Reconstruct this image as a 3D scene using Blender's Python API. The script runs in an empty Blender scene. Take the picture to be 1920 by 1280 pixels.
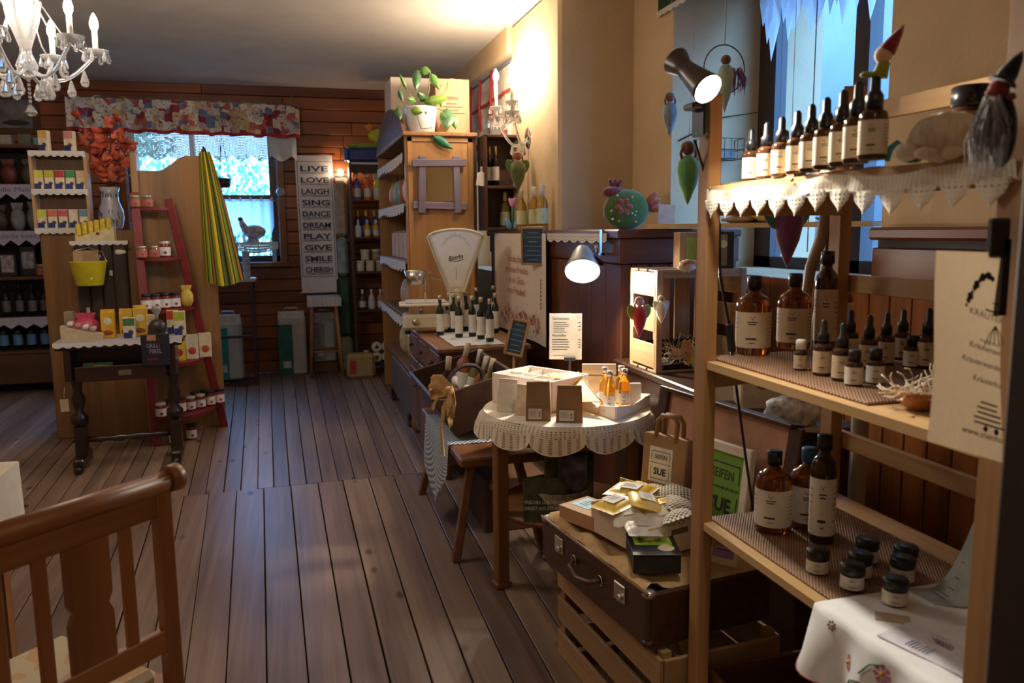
import bpy, bmesh, math, random
from mathutils import Vector as V, Matrix
random.seed(7)
PI = math.pi
sc = bpy.context.scene
COL = sc.collection
# ------------------------------------------------------------------ camera
F, EYE = 1500.0, 1.42
_d1 = V((-418, -204, F))
_vy = F * F / (204 + 418 * .0102)
_dn = V((.0102 * _vy, _vy, F)).normalized()
_d1.normalize()
_Z = -_dn
_X = _d1.cross(_Z)
RM = Matrix((_X, _d1, _Z))            # world = RM @ (right, down, forward)
CAM = V((0, 0, EYE))
cd = bpy.data.cameras.new('camera')
cam = bpy.data.objects.new('camera', cd)
COL.objects.link(cam)
cr, cdn, cf = RM.col[0], RM.col[1], RM.col[2]
mw = Matrix((( cr[0], -cdn[0], -cf[0], CAM[0]), (cr[1], -cdn[1], -cf[1], CAM[1]), (cr[2], -cdn[2], -cf[2], CAM[2]), (0, 0, 0, 1)))
cam.matrix_world = mw
cd.sensor_width = 36
cd.lens = 36 * F / 1920
cd.clip_start = .05
cd.dof.use_dof = True
cd.dof.focus_distance = 3.1
cd.dof.aperture_fstop = 5.0
sc.camera = cam
# ------------------------------------------------------------------ world, exposure
sc.view_settings.view_transform = 'Standard'
sc.view_settings.look = 'None'
sc.view_settings.gamma = 1
sc.view_settings.use_curve_mapping = False
sc.view_settings.exposure = 0.0
w = bpy.data.worlds.new('daylight')
sc.world = w
w.use_nodes = True
bg = w.node_tree.nodes['Background']
bg.inputs[0].default_value = (.19, .46, 1.0, 1)
bg.inputs[1].default_value = 14.0

def ray(px, py):
    return RM @ V((px - 960, py - 640, F))
def Pz(px, py, z):
    d = ray(px, py); return CAM + d * ((z - EYE) / d[2])
def Py(px, py, y):
    d = ray(px, py); return CAM + d * (y / d[1])
def Px(px, py, x):
    d = ray(px, py); return CAM + d * (x / d[0])

# ------------------------------------------------------------------ materials
MATS = {}
def _new(key):
    m = bpy.data.materials.new(key); m.use_nodes = True
    nt = m.node_tree
    return m, nt, nt.nodes['Principled BSDF']
def L(nt, a, b): nt.links.new(a, b)
def rgba(c): return (c[0], c[1], c[2], 1)
def hx(h):
    c = [int(h[i:i + 2], 16) / 255 for i in (0, 2, 4)]
    return tuple(v / 12.92 if v < .04045 else ((v + .055) / 1.055) ** 2.4 for v in c)
def mixc(nt, fac, c1, c2):
    n = nt.nodes.new('ShaderNodeMix'); n.data_type = 'RGBA'
    for sock, v in ((n.inputs[0], fac), (n.inputs[6], c1), (n.inputs[7], c2)):
        if hasattr(v, 'default_value') or hasattr(v, 'is_linked'): L(nt, v, sock)
        elif isinstance(v, (int, float)): sock.default_value = v
        else: sock.default_value = rgba(v)
    return n.outputs[2]
def ramp(nt, src, lo, hi):
    n = nt.nodes.new('ShaderNodeMapRange'); n.clamp = True
    L(nt, src, n.inputs[0]); n.inputs[1].default_value = lo; n.inputs[2].default_value = hi
    return n.outputs[0]
def coords(nt, scale=(1, 1, 1), kind='Object', rnd=True):
    tc = nt.nodes.new('ShaderNodeTexCoord'); mp = nt.nodes.new('ShaderNodeMapping')
    L(nt, tc.outputs[kind], mp.inputs[0]); mp.inputs['Scale'].default_value = scale
    if rnd:
        oi = nt.nodes.new('ShaderNodeObjectInfo'); mu = nt.nodes.new('ShaderNodeMath'); mu.operation = 'MULTIPLY'
        L(nt, oi.outputs['Random'], mu.inputs[0]); mu.inputs[1].default_value = 37.0
        L(nt, mu.outputs[0], mp.inputs['Location'])
    return mp.outputs[0]
def noise(nt, co, scale, detail=3, rough=.55):
    n = nt.nodes.new('ShaderNodeTexNoise'); L(nt, co, n.inputs['Vector'])
    n.inputs['Scale'].default_value = scale; n.inputs['Detail'].default_value = detail; n.inputs['Roughness'].default_value = rough
    return n.outputs[0]
def mathn(nt, op, a, b=0.0):
    n = nt.nodes.new('ShaderNodeMath'); n.operation = op
    for s, v in ((n.inputs[0], a), (n.inputs[1], b)):
        if isinstance(v, (int, float)): s.default_value = v
        else: L(nt, v, s)
    return n.outputs[0]
def bump(nt, bs, h, strength=.2, dist=.002):
    n = nt.nodes.new('ShaderNodeBump'); L(nt, h, n.inputs['Height'])
    n.inputs['Strength'].default_value = strength; n.inputs['Distance'].default_value = dist
    L(nt, n.outputs[0], bs.inputs['Normal'])
def mat(c, rough=.6, metal=0, var=.12, scale=25, bmp=.12, coat=0, key=None, sheen=0):
    if isinstance(c, str): c = hx(c)
    k = key or ('m', tuple(round(v, 3) for v in c), rough, metal, var, scale, bmp, coat, sheen)
    if k in MATS: return MATS[k]
    m, nt, b = _new('paint'); MATS[k] = m
    b.inputs['Roughness'].default_value = rough; b.inputs['Metallic'].default_value = metal
    b.inputs['Coat Weight'].default_value = coat
    if sheen: b.inputs['Sheen Weight'].default_value = sheen
    co = coords(nt); n = noise(nt, co, scale)
    d = tuple(v * (1 - var * 1.6) for v in c); h = tuple(min(1, v * (1 + var)) for v in c)
    L(nt, mixc(nt, ramp(nt, n, .3, .7), d, h), b.inputs['Base Color'])
    if bmp: bump(nt, b, n, bmp)
    return m
def wood(light, dark, axis=2, scale=14, rough=.55, knots=0, bmp=.15, contrast=(.3, .7), coat=0):
    if isinstance(light, str): light = hx(light)
    if isinstance(dark, str): dark = hx(dark)
    k = ('w', light, dark, axis, scale, rough, knots, contrast, coat)
    if k in MATS: return MATS[k]
    m, nt, b = _new('wood'); MATS[k] = m
    s = [1, 1, 1]; s[axis] = .055
    co = coords(nt, s)
    n1 = noise(nt, co, scale, 4, .6)
    s2 = [1, 1, 1]; s2[axis] = .02
    n2 = noise(nt, coords(nt, s2), scale * 6, 2, .5)
    f = mathn(nt, 'ADD', mathn(nt, 'MULTIPLY', n1, .72), mathn(nt, 'MULTIPLY', n2, .28))
    c = mixc(nt, ramp(nt, f, *contrast), dark, light)
    if knots:
        s3 = [1, 1, 1]; s3[axis] = .45
        vo = nt.nodes.new('ShaderNodeTexVoronoi'); L(nt, coords(nt, s3), vo.inputs['Vector']); vo.inputs['Scale'].default_value = knots
        c = mixc(nt, ramp(nt, vo.outputs['Distance'], .13, .05), c, tuple(v * .35 for v in dark))
    oi = nt.nodes.new('ShaderNodeObjectInfo'); 
    hs = nt.nodes.new('ShaderNodeHueSaturation'); L(nt, c, hs.inputs['Color'])
    L(nt, mathn(nt, 'ADD', mathn(nt, 'MULTIPLY', oi.outputs['Random'], .3), .85), hs.inputs['Value'])
    L(nt, hs.outputs[0], b.inputs['Base Color'])
    b.inputs['Roughness'].default_value = rough; b.inputs['Coat Weight'].default_value = coat
    bump(nt, b, f, bmp, .001)
    return m
def gloss(c, rough=.1, trans=0, ior=1.45, alpha=1):
    if isinstance(c, str): c = hx(c)
    k = ('g', c, rough, trans, alpha)
    if k in MATS: return MATS[k]
    m, nt, b = _new('glass' if trans else 'gloss'); MATS[k] = m
    n = noise(nt, coords(nt), 8)
    L(nt, mixc(nt, n, tuple(v * .92 for v in c), c), b.inputs['Base Color'])
    b.inputs['Roughness'].default_value = rough; b.inputs['Transmission Weight'].default_value = trans
    b.inputs['IOR'].default_value = ior; b.inputs['Alpha'].default_value = alpha
    return m
def emit(c, s):
    k = ('e', c, s)
    if k in MATS: return MATS[k]
    m = bpy.data.materials.new('lamp_glow'); m.use_nodes = True; nt = m.node_tree; MATS[k] = m
    nt.nodes.remove(nt.nodes['Principled BSDF'])
    e = nt.nodes.new('ShaderNodeEmission'); e.inputs[0].default_value = rgba(c); e.inputs[1].default_value = s
    L(nt, e.outputs[0], nt.nodes['Material Output'].inputs[0])
    return m
def cloth(c, c2=None, sx=60, sy=60, holes=0, rough=.85, lacy=False, hard=.35, thr=0.0):
    """woven or crocheted cloth on UV coordinates; holes = open share of each mesh cell"""
    if isinstance(c, str): c = hx(c)
    if isinstance(c2, str): c2 = hx(c2)
    k = ('c', c, c2, sx, sy, holes, lacy)
    if k in MATS: return MATS[k]
    m, nt, b = _new('cloth'); MATS[k] = m
    tc = nt.nodes.new('ShaderNodeTexCoord'); sp = nt.nodes.new('ShaderNodeSeparateXYZ'); L(nt, tc.outputs['UV'], sp.inputs[0])
    def wavef(s, n): return mathn(nt, 'SINE', mathn(nt, 'MULTIPLY', s, n * 2 * PI))
    u, v = wavef(sp.outputs[0], sx), wavef(sp.outputs[1], sy)
    b.inputs['Roughness'].default_value = rough; b.inputs['Sheen Weight'].default_value = .2
    nz = noise(nt, tc.outputs['Object'], 30)
    base = mixc(nt, nz, tuple(x * .85 for x in c), c)
    if c2:
        pr = mathn(nt, 'GREATER_THAN', mathn(nt, 'MULTIPLY', u, v), 0.0)
        base = mixc(nt, pr, base, c2)
    L(nt, base, b.inputs['Base Color'])
    pr = mathn(nt, 'ADD', mathn(nt, 'ABSOLUTE', u), mathn(nt, 'ABSOLUTE', v))
    bump(nt, b, pr, .25, .001)
    if holes:
        h = mathn(nt, 'MULTIPLY', mathn(nt, 'GREATER_THAN', u, 1 - 2 * holes), mathn(nt, 'GREATER_THAN', v, 1 - 2 * holes))
        if lacy:
            n2 = noise(nt, tc.outputs['UV'], lacy, 1)
            h = mathn(nt, 'MULTIPLY', h, mathn(nt, 'GREATER_THAN', n2, .45))
        L(nt, mathn(nt, 'SUBTRACT', 1.0, h), b.inputs['Alpha'])
    return m
def stripes(cols, axis=0, scale=1.0, rough=.85):
    k = ('s', tuple(cols), axis, scale)
    if k in MATS: return MATS[k]
    m, nt, b = _new('striped_cloth'); MATS[k] = m
    tc = nt.nodes.new('ShaderNodeTexCoord'); sp = nt.nodes.new('ShaderNodeSeparateXYZ'); L(nt, tc.outputs['UV'], sp.inputs[0])
    f = mathn(nt, 'FRACT', mathn(nt, 'MULTIPLY', sp.outputs[axis], scale))
    cr_ = nt.nodes.new('ShaderNodeValToRGB'); cr_.color_ramp.interpolation = 'CONSTANT'
    el = cr_.color_ramp.elements
    while len(el) < len(cols): el.new(.5)
    for i, (p, c) in enumerate(cols):
        el[i].position = p; el[i].color = rgba(hx(c))
    L(nt, f, cr_.inputs[0]); L(nt, cr_.outputs[0], b.inputs['Base Color'])
    b.inputs['Roughness'].default_value = rough
    return m

# ------------------------------------------------------------------ mesh builder
class M:
    def __init__(s):
        s.v = []; s.f = []; s.uv = {}; s.sm = set()
    def add(s, vs, fs, smooth=False, uvs=None):
        o = len(s.v); s.v += [tuple(p) for p in vs]
        for f in fs:
            if smooth: s.sm.add(len(s.f))
            if uvs: s.uv[len(s.f)] = [uvs[i] for i in f]
            s.f.append(tuple(i + o for i in f))
        return s
    def box(s, c, d, r=None, bev=0):
        x, y, z = d[0] / 2, d[1] / 2, d[2] / 2
        if bev:
            b = min(bev, x * .9, y * .9, z * .9)
            vs = []; idx = {}
            for sx in (-1, 1):
                for sy in (-1, 1):
                    for sz in (-1, 1):
                        for k in range(3):
                            p = [sx * (x - b), sy * (y - b), sz * (z - b)]
                            p[k] = (sx * x, sy * y, sz * z)[k]
                            idx[sx, sy, sz, k] = len(vs); vs.append(V(p))
            fs = []
            for k in range(3):
                a, e = [i for i in range(3) if i != k]
                for sg in (-1, 1):
                    q = []
                    for (ta, te) in ((-1, -1), (1, -1), (1, 1), (-1, 1)):
                        t = [0, 0, 0]; t[k] = sg; t[a] = ta; t[e] = te
                        q.append(idx[t[0], t[1], t[2], k])
                    if (sg > 0) != (k == 1): fs.append(tuple(q))
                    else: fs.append(tuple(q[::-1]))
            for k in range(3):          # edges running along axis k
                a, e = [i for i in range(3) if i != k]
                for ta in (-1, 1):
                    for te in (-1, 1):
                        def g(tk, face):
                            t = [0, 0, 0]; t[k] = tk; t[a] = ta; t[e] = te
                            return idx[t[0], t[1], t[2], face]
                        fs.append((g(-1, a), g(1, a), g(1, e), g(-1, e)))
            for sx in (-1, 1):
                for sy in (-1, 1):
                    for sz in (-1, 1):
                        fs.append((idx[sx, sy, sz, 0], idx[sx, sy, sz, 1], idx[sx, sy, sz, 2]))
        else:
            vs = [V((a, b_, e)) for a in (-x, x) for b_ in (-y, y) for e in (-z, z)]
            fs = [(0, 1, 3, 2), (4, 6, 7, 5), (0, 4, 5, 1), (2, 3, 7, 6), (0, 2, 6, 4), (1, 5, 7, 3)]
        c = V(c)
        if r is not None: vs = [r @ p for p in vs]
        return s.add([p + c for p in vs], fs)
    def bar(s, a, b, w, h, up=(0, 0, 1), bev=0):
        a, b = V(a), V(b); d = b - a; l = d.length; d.normalize()
        u = V(up)
        if abs(d.dot(u)) > .95: u = V((0, 1, 0)) if abs(d.y) < .9 else V((1, 0, 0))
        x = d.cross(u).normalized(); u = x.cross(d)
        r = Matrix((x, d, u)).transposed()
        return s.box((a + b) / 2, (w, l, h), r, bev)
    def lathe(s, prof, n=20, c=(0, 0, 0), r=None, smooth=True, cap=True, ang=2 * PI, a0=0, sy=1, uvw=None):
        vs = []; fs = []; k = len(prof); c = V(c); full = abs(ang - 2 * PI) < 1e-6
        m_ = n if full else n + 1
        us = []
        for i in range(m_):
            t = a0 + ang * i / n
            for j, (rr, zz) in enumerate(prof):
                p = V((rr * math.cos(t), rr * math.sin(t) * sy, zz))
                if r is not None: p = r @ p
                vs.append(p + c); us.append((i / n, j / max(1, k - 1)))
        for i in range(n):
            i2 = (i + 1) % m_
            for j in range(k - 1):
                fs.append((i * k + j, i2 * k + j, i2 * k + j + 1, i * k + j + 1))
        s.add(vs, fs, smooth, us if not full else None)
        if cap and full:
            o = len(s.v) - len(vs)
            if prof[0][0] > 1e-5: s.f.append(tuple(o + i * k for i in range(n))[::-1])
            if prof[-1][0] > 1e-5: s.f.append(tuple(o + i * k + k - 1 for i in range(n)))
        return s
    def cyl(s, a, b, r0, r1=None, n=10, smooth=True):
        a, b = V(a), V(b); d = b - a
        q = d.to_track_quat('Z', 'Y').to_matrix()
        return s.lathe([(r0, 0), (r0 if r1 is None else r1, d.length)], n, a, q, smooth)
    def tube(s, pts, r, n=6, closed=False):
        pts = [V(p) for p in pts]; k = len(pts); vs = []; fs = []
        rr = r if isinstance(r, (list, tuple)) else [r] * k
        up = V((.13, .27, .95)).normalized()
        for i, p in enumerate(pts):
            if closed: t = pts[(i + 1) % k] - pts[i - 1]
            else: t = pts[min(i + 1, k - 1)] - pts[max(i - 1, 0)]
            if t.length < 1e-9: t = V((0, 0, 1))
            t.normalize()
            x = t.cross(up)
            if x.length < 1e-4: x = t.cross(V((1, 0, 0)))
            x.normalize(); y = t.cross(x); up = y if False else up
            for j in range(n):
                a = 2 * PI * j / n
                vs.append(p + (x * math.cos(a) + y * math.sin(a)) * rr[i])
        for i in range(k if closed else k - 1):
            i2 = (i + 1) % k
            for j in range(n):
                j2 = (j + 1) % n
                fs.append((i * n + j, i * n + j2, i2 * n + j2, i2 * n + j))
        if not closed:
            fs.append(tuple(range(n))[::-1]); fs.append(tuple((k - 1) * n + j for j in range(n)))
        return s.add(vs, fs, True)
    def prism(s, poly, t, o=(0, 0, 0), ux=(1, 0, 0), uy=(0, 0, 1)):
        """polygon in the plane (ux, uy) at o, extruded by t along ux x uy (centred)"""
        o, ux, uy = V(o), V(ux).normalized(), V(uy).normalized(); nn = ux.cross(uy)
        n = len(poly)
        vs = [o + ux * a + uy * b + nn * (t / 2) for a, b in poly] + [o + ux * a + uy * b - nn * (t / 2) for a, b in poly]
        fs = [tuple(range(n)), tuple(range(2 * n - 1, n - 1, -1))] + [(i, i + n, (i + 1) % n + n, (i + 1) % n) for i in range(n)]
        return s.add(vs, fs)
    def grid(s, fn, nu, nv, smooth=True, thick=0, u1=1, v1=1):
        vs = []; us = []
        for i in range(nu + 1):
            for j in range(nv + 1):
                vs.append(V(fn(i / nu, j / nv))); us.append((i / nu * u1, j / nv * v1))
        fs = [(i * (nv + 1) + j, (i + 1) * (nv + 1) + j, (i + 1) * (nv + 1) + j + 1, i * (nv + 1) + j + 1) for i in range(nu) for j in range(nv)]
        return s.add(vs, fs, smooth, us)
    def ball(s, c, r, n=12, k=8, rot=None, fn=None):
        if isinstance(r, (int, float)): r = (r, r, r)
        c = V(c); vs = []; fs = []
        for j in range(k + 1):
            p = PI * j / k
            for i in range(n):
                t = 2 * PI * i / n
                q = V((math.sin(p) * math.cos(t), math.sin(p) * math.sin(t), -math.cos(p)))
                if fn: q = q * fn(q)
                q = V((q.x * r[0], q.y * r[1], q.z * r[2]))
                if rot is not None: q = rot @ q
                vs.append(c + q)
        for j in range(k):
            for i in range(n):
                i2 = (i + 1) % n
                fs.append((j * n + i, j * n + i2, (j + 1) * n + i2, (j + 1) * n + i))
        return s.add(vs, fs, True)
    def mesh(s, name, m):
        me = bpy.data.meshes.new(name)
        me.from_pydata(s.v, [], s.f)
        if s.uv:
            ul = me.uv_layers.new(name='UVMap')
            li = 0
            for fi, f in enumerate(s.f):
                u = s.uv.get(fi)
                for q in range(len(f)):
                    if u: ul.data[li + q].uv = u[q]
                li += len(f)
        me.polygons.foreach_set('use_smooth', [i in s.sm for i in range(len(s.f))])
        me.materials.append(m)
        me.validate(); me.update()
        bm = bmesh.new(); bm.from_mesh(me)
        bmesh.ops.remove_doubles(bm, verts=bm.verts, dist=1e-6)
        if not s.uv or len(s.uv) < len(s.f) * .5: bmesh.ops.recalc_face_normals(bm, faces=bm.faces)
        bm.to_mesh(me); bm.free()
        return me
    def obj(s, name, m, parent=None, loc=None, rot=None):
        o = bpy.data.objects.new(name, s.mesh(name, m))
        COL.objects.link(o)
        if parent is not None: o.parent = parent
        if loc is not None: o.location = loc
        if rot is not None: o.rotation_euler = rot
        return o
def tag(o, label=None, cat=None, group=None, kind=None):
    if label: o['label'] = label
    if cat: o['category'] = cat
    if group: o['group'] = group
    if kind: o['kind'] = kind
    return o
def thing(name, label, cat, loc=(0, 0, 0), rz=0, group=None, rot=None):
    o = bpy.data.objects.new(name, None); COL.objects.link(o)
    o.empty_display_size = .05
    o.location = loc; o.rotation_euler = rot if rot is not None else (0, 0, rz)
    return tag(o, label, cat, group)
def one(m, name, material, label, cat, loc=None, rz=0, group=None, rot=None):
    o = m.obj(name, material, None, loc, rot if rot is not None else (0, 0, rz))
    return tag(o, label, cat, group)
def part(m, name, material, parent, label=None, loc=None, rot=None):
    o = m.obj(name, material, parent, loc, rot)
    if label: o['label'] = label
    if name in ('print', 'lettering', 'handwriting', 'sprig_emblem', 'embroidery', 'chalk_writing'): o['kind'] = 'stuff'
    return o
KIDS = {}
def dup(root, loc, rz=0, label=None, group=None, scale=None, rot=None):
    def cp(o, par):
        c = o.copy(); COL.objects.link(c); c.parent = par
        for ch in o.children: cp(ch, c)
        return c
    r = cp(root, None); r.location = loc; r.rotation_euler = rot if rot is not None else (0, 0, rz)
    if scale: r.scale = (scale, scale, scale) if isinstance(scale, (int, float)) else scale
    if label: r['label'] = label
    if group: r['group'] = group
    return r
_TX = {}
def text_geo(t, shear=0, bold=0, res=2):
    """vertices and faces of a word, in units of its font size, left aligned at x=0, baseline y=0"""
    k = (t, shear, bold)
    if k in _TX: return _TX[k]
    cu = bpy.data.curves.new('lettering', 'FONT'); cu.body = t; cu.size = 1; cu.shear = shear; cu.offset = bold
    cu.resolution_u = res; cu.fill_mode = 'FRONT'
    ob = bpy.data.objects.new('lettering', cu); COL.objects.link(ob)
    dg = bpy.context.evaluated_depsgraph_get()
    me = bpy.data.meshes.new_from_object(ob.evaluated_get(dg))
    vs = [(p.co.x, p.co.y) for p in me.vertices]; fs = [tuple(p.vertices) for p in me.polygons]
    bpy.data.objects.remove(ob); bpy.data.curves.remove(cu); bpy.data.meshes.remove(me)
    x0 = min([p[0] for p in vs] or [0]); x1 = max([p[0] for p in vs] or [1])
    _TX[k] = ([(p[0] - x0, p[1]) for p in vs], fs, x1 - x0)
    return _TX[k]
def put_text(m, t, o, ux, uy, h, width=None, align='c', shear=0, bold=0, lift=.0006, wrap=None):
    """write t with letter height h on the plane (ux, uy) at o; stretch to width; wrap=(radius) bends about a vertical axis"""
    vs, fs, wd = text_geo(t, shear, bold)
    s = h / .70; sx = s if width is None else width / wd
    off = {'c': -wd * sx / 2, 'l': 0, 'r': -wd * sx}[align]
    o, ux, uy = V(o), V(ux).normalized(), V(uy).normalized(); nn = ux.cross(uy)
    out = []
    for a, b in vs:
        a = a * sx + off; b = b * s
        out.append(o + ux * a + uy * b + nn * lift)
    return m.add(out, fs)
def frame2d(m, o, ux, uy, w_, h_, t, lift=.0006):
    """thin printed rectangle outline"""
    o, ux, uy = V(o), V(ux).normalized(), V(uy).normalized(); nn = ux.cross(uy) * lift
    for (a0, b0, a1, b1) in ((-w_ / 2, -h_ / 2, w_ / 2, -h_ / 2 + t), (-w_ / 2, h_ / 2 - t, w_ / 2, h_ / 2), (-w_ / 2, -h_ / 2 + t, -w_ / 2 + t, h_ / 2 - t), (w_ / 2 - t, -h_ / 2 + t, w_ / 2, h_ / 2 - t)):
        m.add([o + ux * a + uy * b + nn for a, b in ((a0, b0), (a1, b0), (a1, b1), (a0, b1))], [(0, 1, 2, 3)])
    return m
def rect2d(m, o, ux, uy, w_, h_, lift=.0004):
    o, ux, uy = V(o), V(ux).normalized(), V(uy).normalized(); nn = ux.cross(uy) * lift
    return m.add([o + ux * a + uy * b + nn for a, b in ((-w_ / 2, -h_ / 2), (w_ / 2, -h_ / 2), (w_ / 2, h_ / 2), (-w_ / 2, h_ / 2))], [(0, 1, 2, 3)])
def disc2d(m, o, ux, uy, r, n=16, lift=.0005):
    o, ux, uy = V(o), V(ux).normalized(), V(uy).normalized(); nn = ux.cross(uy) * lift
    return m.add([o + ux * (r * math.cos(2 * PI * i / n)) + uy * (r * math.sin(2 * PI * i / n)) + nn for i in range(n)], [tuple(range(n))])
def fine_lines(m, o, ux, uy, w_, rows, pitch, h_, rnd=.35, lift=.0005, align='l'):
    """rows of print too small to read"""
    for i in range(rows):
        ww = w_ * (1 - rnd * random.random())
        x = 0 if align == 'c' else (-(w_ - ww) / 2 if align == 'l' else (w_ - ww) / 2)
        rect2d(m, V(o) + V(ux).normalized() * x - V(uy).normalized() * pitch * i, ux, uy, ww, h_, lift)
    return m
RX, RY, RZ = (lambda a: Matrix.Rotation(a, 3, 'X')), (lambda a: Matrix.Rotation(a, 3, 'Y')), (lambda a: Matrix.Rotation(a, 3, 'Z'))
INK = mat((.03, .03, .035), .7, var=.05, bmp=0)
# ------------------------------------------------------------------ the room shell
YB, CZ = 8.48, 2.85
XL, YF = -3.2, -1.4
def struct(m, name, material, label, parent=None):
    o = m.obj(name, material, parent)
    if parent is None: tag(o, label, kind='structure')
    return o
FLOORW = [wood('a58b79', '5f4a3f', 1, 9, .40, 5.5, .15, (.3, .7)), wood('9a8070', '57433a', 1, 11, .42, 4.5, .15, (.3, .7)), wood('ad9482', '695448', 1, 8, .38, 6, .15, (.3, .7))]
DARKGAP = mat((.012, .009, .008), .9)
m = M(); m.box(((XL + 2.7) / 2, (YF + YB) / 2, -.06), (2.7 - XL, YB - YF + .6, .08))
floor = struct(m, 'floor', DARKGAP, 'worn wide-plank wooden floor with dark joints')
def planks(y0, y1, yref, x0, pitch, sl, smin, smax, xa, xb, slope):
    i0 = int((xa - x0) / pitch) - 1; i1 = int((xb - x0) / pitch) + 1
    lines = []
    for i in range(i0, i1 + 1):
        x = x0 + i * pitch + random.uniform(-.004, .004)
        lines.append((x, max(smin, min(smax, sl[0] + sl[1] * x))))
    for (xa_, sa), (xb_, sb) in zip(lines[:-1], lines[1:]):
        g = random.choice((.0016, .0024, .0034)); dz = random.uniform(-.0015, .0003)
        def X(xx, s, y): return max(XL + .002, min(2.69, xx + s * (y - yref)))
        ya0 = y0(xa_) if callable(y0) else y0; ya1 = y1(xa_) if callable(y1) else y1
        pts = [(X(xa_, sa, ya0) + g, ya0 + .002), (X(xb_, sb, ya0) - g, ya0 + .002), (X(xb_, sb, ya1) - g, ya1 - .002), (X(xa_, sa, ya1) + g, ya1 - .002)]
        if pts[1][0] - pts[0][0] < .02 and pts[2][0] - pts[3][0] < .02: continue
        c = V((sum(p[0] for p in pts) / 4, sum(p[1] for p in pts) / 4, 0))
        b = .002; vs = [V((p[0], p[1], -.02)) - c for p in pts] + [V((p[0], p[1], dz - .0015)) - c for p in pts]
        vs += [V((p[0] + (b if k in (0, 3) else -b), p[1], dz)) - c for k, p in enumerate(pts)]
        fs = [(0, 3, 2, 1)] + [(k, (k + 1) % 4, (k + 1) % 4 + 4, k + 4) for k in range(4)] + [(k + 4, (k + 1) % 4 + 4, (k + 1) % 4 + 8, k + 8) for k in range(4)] + [(8, 9, 10, 11)]
        mm = M().add(vs, fs)
        o = mm.obj('plank', random.choice(FLOORW), floor); o.location = c
stepy = lambda x: 4.565 + .038 * x
planks(YF, stepy, 2.5, -.0052, .1262, (-.0237, .0733), -.055, .02, XL, 2.7, 0)
planks(stepy, YB, 5.2, -.2592, .0935, (-.017, .054), -.045, .01, XL, 2.7, 0)

# ceiling
CEIL = mat('c9c2ba', .9, var=.06, scale=3, bmp=.3)
struct(M().box(((XL + 2.9) / 2, (YF + YB) / 2, CZ + .05), (2.9 - XL + .2, YB - YF + .6, .1)), 'ceiling', CEIL, 'grey plastered ceiling with faint trowel marks')

# back wall of stained boards with a window opening
WX0, WX1, WZ0, WZ1 = -1.46, -.10, 1.13, 2.46
BW = [wood('a2592a', '5b2a12', 0, 8, .45, 3.2, .15, (.25, .75)), wood('8f4c22', '4c220e', 0, 9, .45, 3.0, .15, (.25, .75)), wood('b06432', '6a3315', 0, 7, .42, 3.6, .15, (.25, .75))]
m = M()
XR = 1.62
for (x0, x1, z0, z1) in ((XL - .1, WX0, 0, CZ), (WX1, XR, 0, CZ), (WX0, WX1, 0, WZ0), (WX0, WX1, WZ1, CZ)):
    m.box(((x0 + x1) / 2, YB + .13, (z0 + z1) / 2), (x1 - x0, .2, z1 - z0))
wall_back = struct(m, 'wall_back', mat((.05, .022, .01), .8), 'far wall clad with horizontal reddish brown boards')
z = 0.0
while z < CZ - .01:
    h = min(.121 + random.uniform(-.006, .006), CZ - z)
    cuts = [(XL, XR)]
    if z + h > WZ0 and z < WZ1: cuts = [(XL, WX0), (WX1, XR)]
    out = []
    for a, b in cuts:
        if b - a > 1.5:
            c = a + (b - a) * random.uniform(.35, .7); out += [(a, c), (c, b)]
        else: out.append((a, b))
    for a, b in out:
        zz0, zz1 = z, z + h
        mm = M().box((0, 0, 0), (b - a - .003, .03, zz1 - zz0 - .006), bev=.004)
        mm.obj('plank', random.choice(BW), wall_back, ((a + b) / 2, YB + .015 + random.uniform(-.002, .002), (zz0 + zz1) / 2))
    z += h

# plastered walls on the right with window niches
def plaster(c, key):
    m_, nt, b = _new('plaster')
    co = coords(nt, (1, 1, 1), 'Object', False)
    n1 = noise(nt, co, 2.2, 5, .6); n2 = noise(nt, co, 45, 3, .6)
    L(nt, mixc(nt, ramp(nt, n1, .3, .7), tuple(v * .86 for v in c), c), b.inputs['Base Color'])
    b.inputs['Roughness'].default_value = .92
    bump(nt, b, mathn(nt, 'ADD', mathn(nt, 'MULTIPLY', n1, 1.5), n2), .35, .004)
    return m_
TAN = plaster(hx('d3b48c'), 'tan')
PXP, PY0, PY1 = 1.58, 4.65, 5.70        # pillar
RXW = 2.06                              # main wall plane
NY0, NY1, WXW = 2.455, 4.13, 2.63        # window niche, window plane
SILL = 1.20
m = M()
m.box(((PXP + 3.0) / 2, (PY0 + PY1) / 2, CZ / 2), (3.0 - PXP, PY1 - PY0, CZ), bev=.02)             # pillar
m.box(((RXW + 3.0) / 2, (NY1 + PY0) / 2, CZ / 2), (3.0 - RXW, PY0 - NY1, CZ))                      # strip between pillar and niche
m.box(((RXW + 2.9) / 2, (YF + NY0) / 2, CZ / 2), (2.9 - RXW, NY0 - YF, CZ))                        # wall near the shelf
m.box(((RXW + 2.9) / 2, (NY0 + NY1) / 2, SILL / 2), (2.9 - RXW, NY1 - NY0, SILL))                  # under the window
m.box(((WXW + 2.8) / 2, (NY0 + NY1) / 2, 2.78), (.3, NY1 - NY0, .14))                              # lintel
m.box((1.55 + .5, 7.85, CZ / 2), (1.0, 1.3, CZ))                                                   # far piece
m.box((2.0, 6.45, .55), (.9, 1.5, 1.1)); m.box((2.0, 6.45, 2.76), (.9, 1.5, .18))
struct(m, 'wall_right', TAN, 'tan plastered right wall with a thick pillar and deep window niches')
struct(M().box((XL - .05, (YF + YB) / 2, CZ / 2), (.1, YB - YF, CZ)), 'wall_left', plaster(hx('c9b08c'), 'l'), 'tan plastered left wall')
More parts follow.
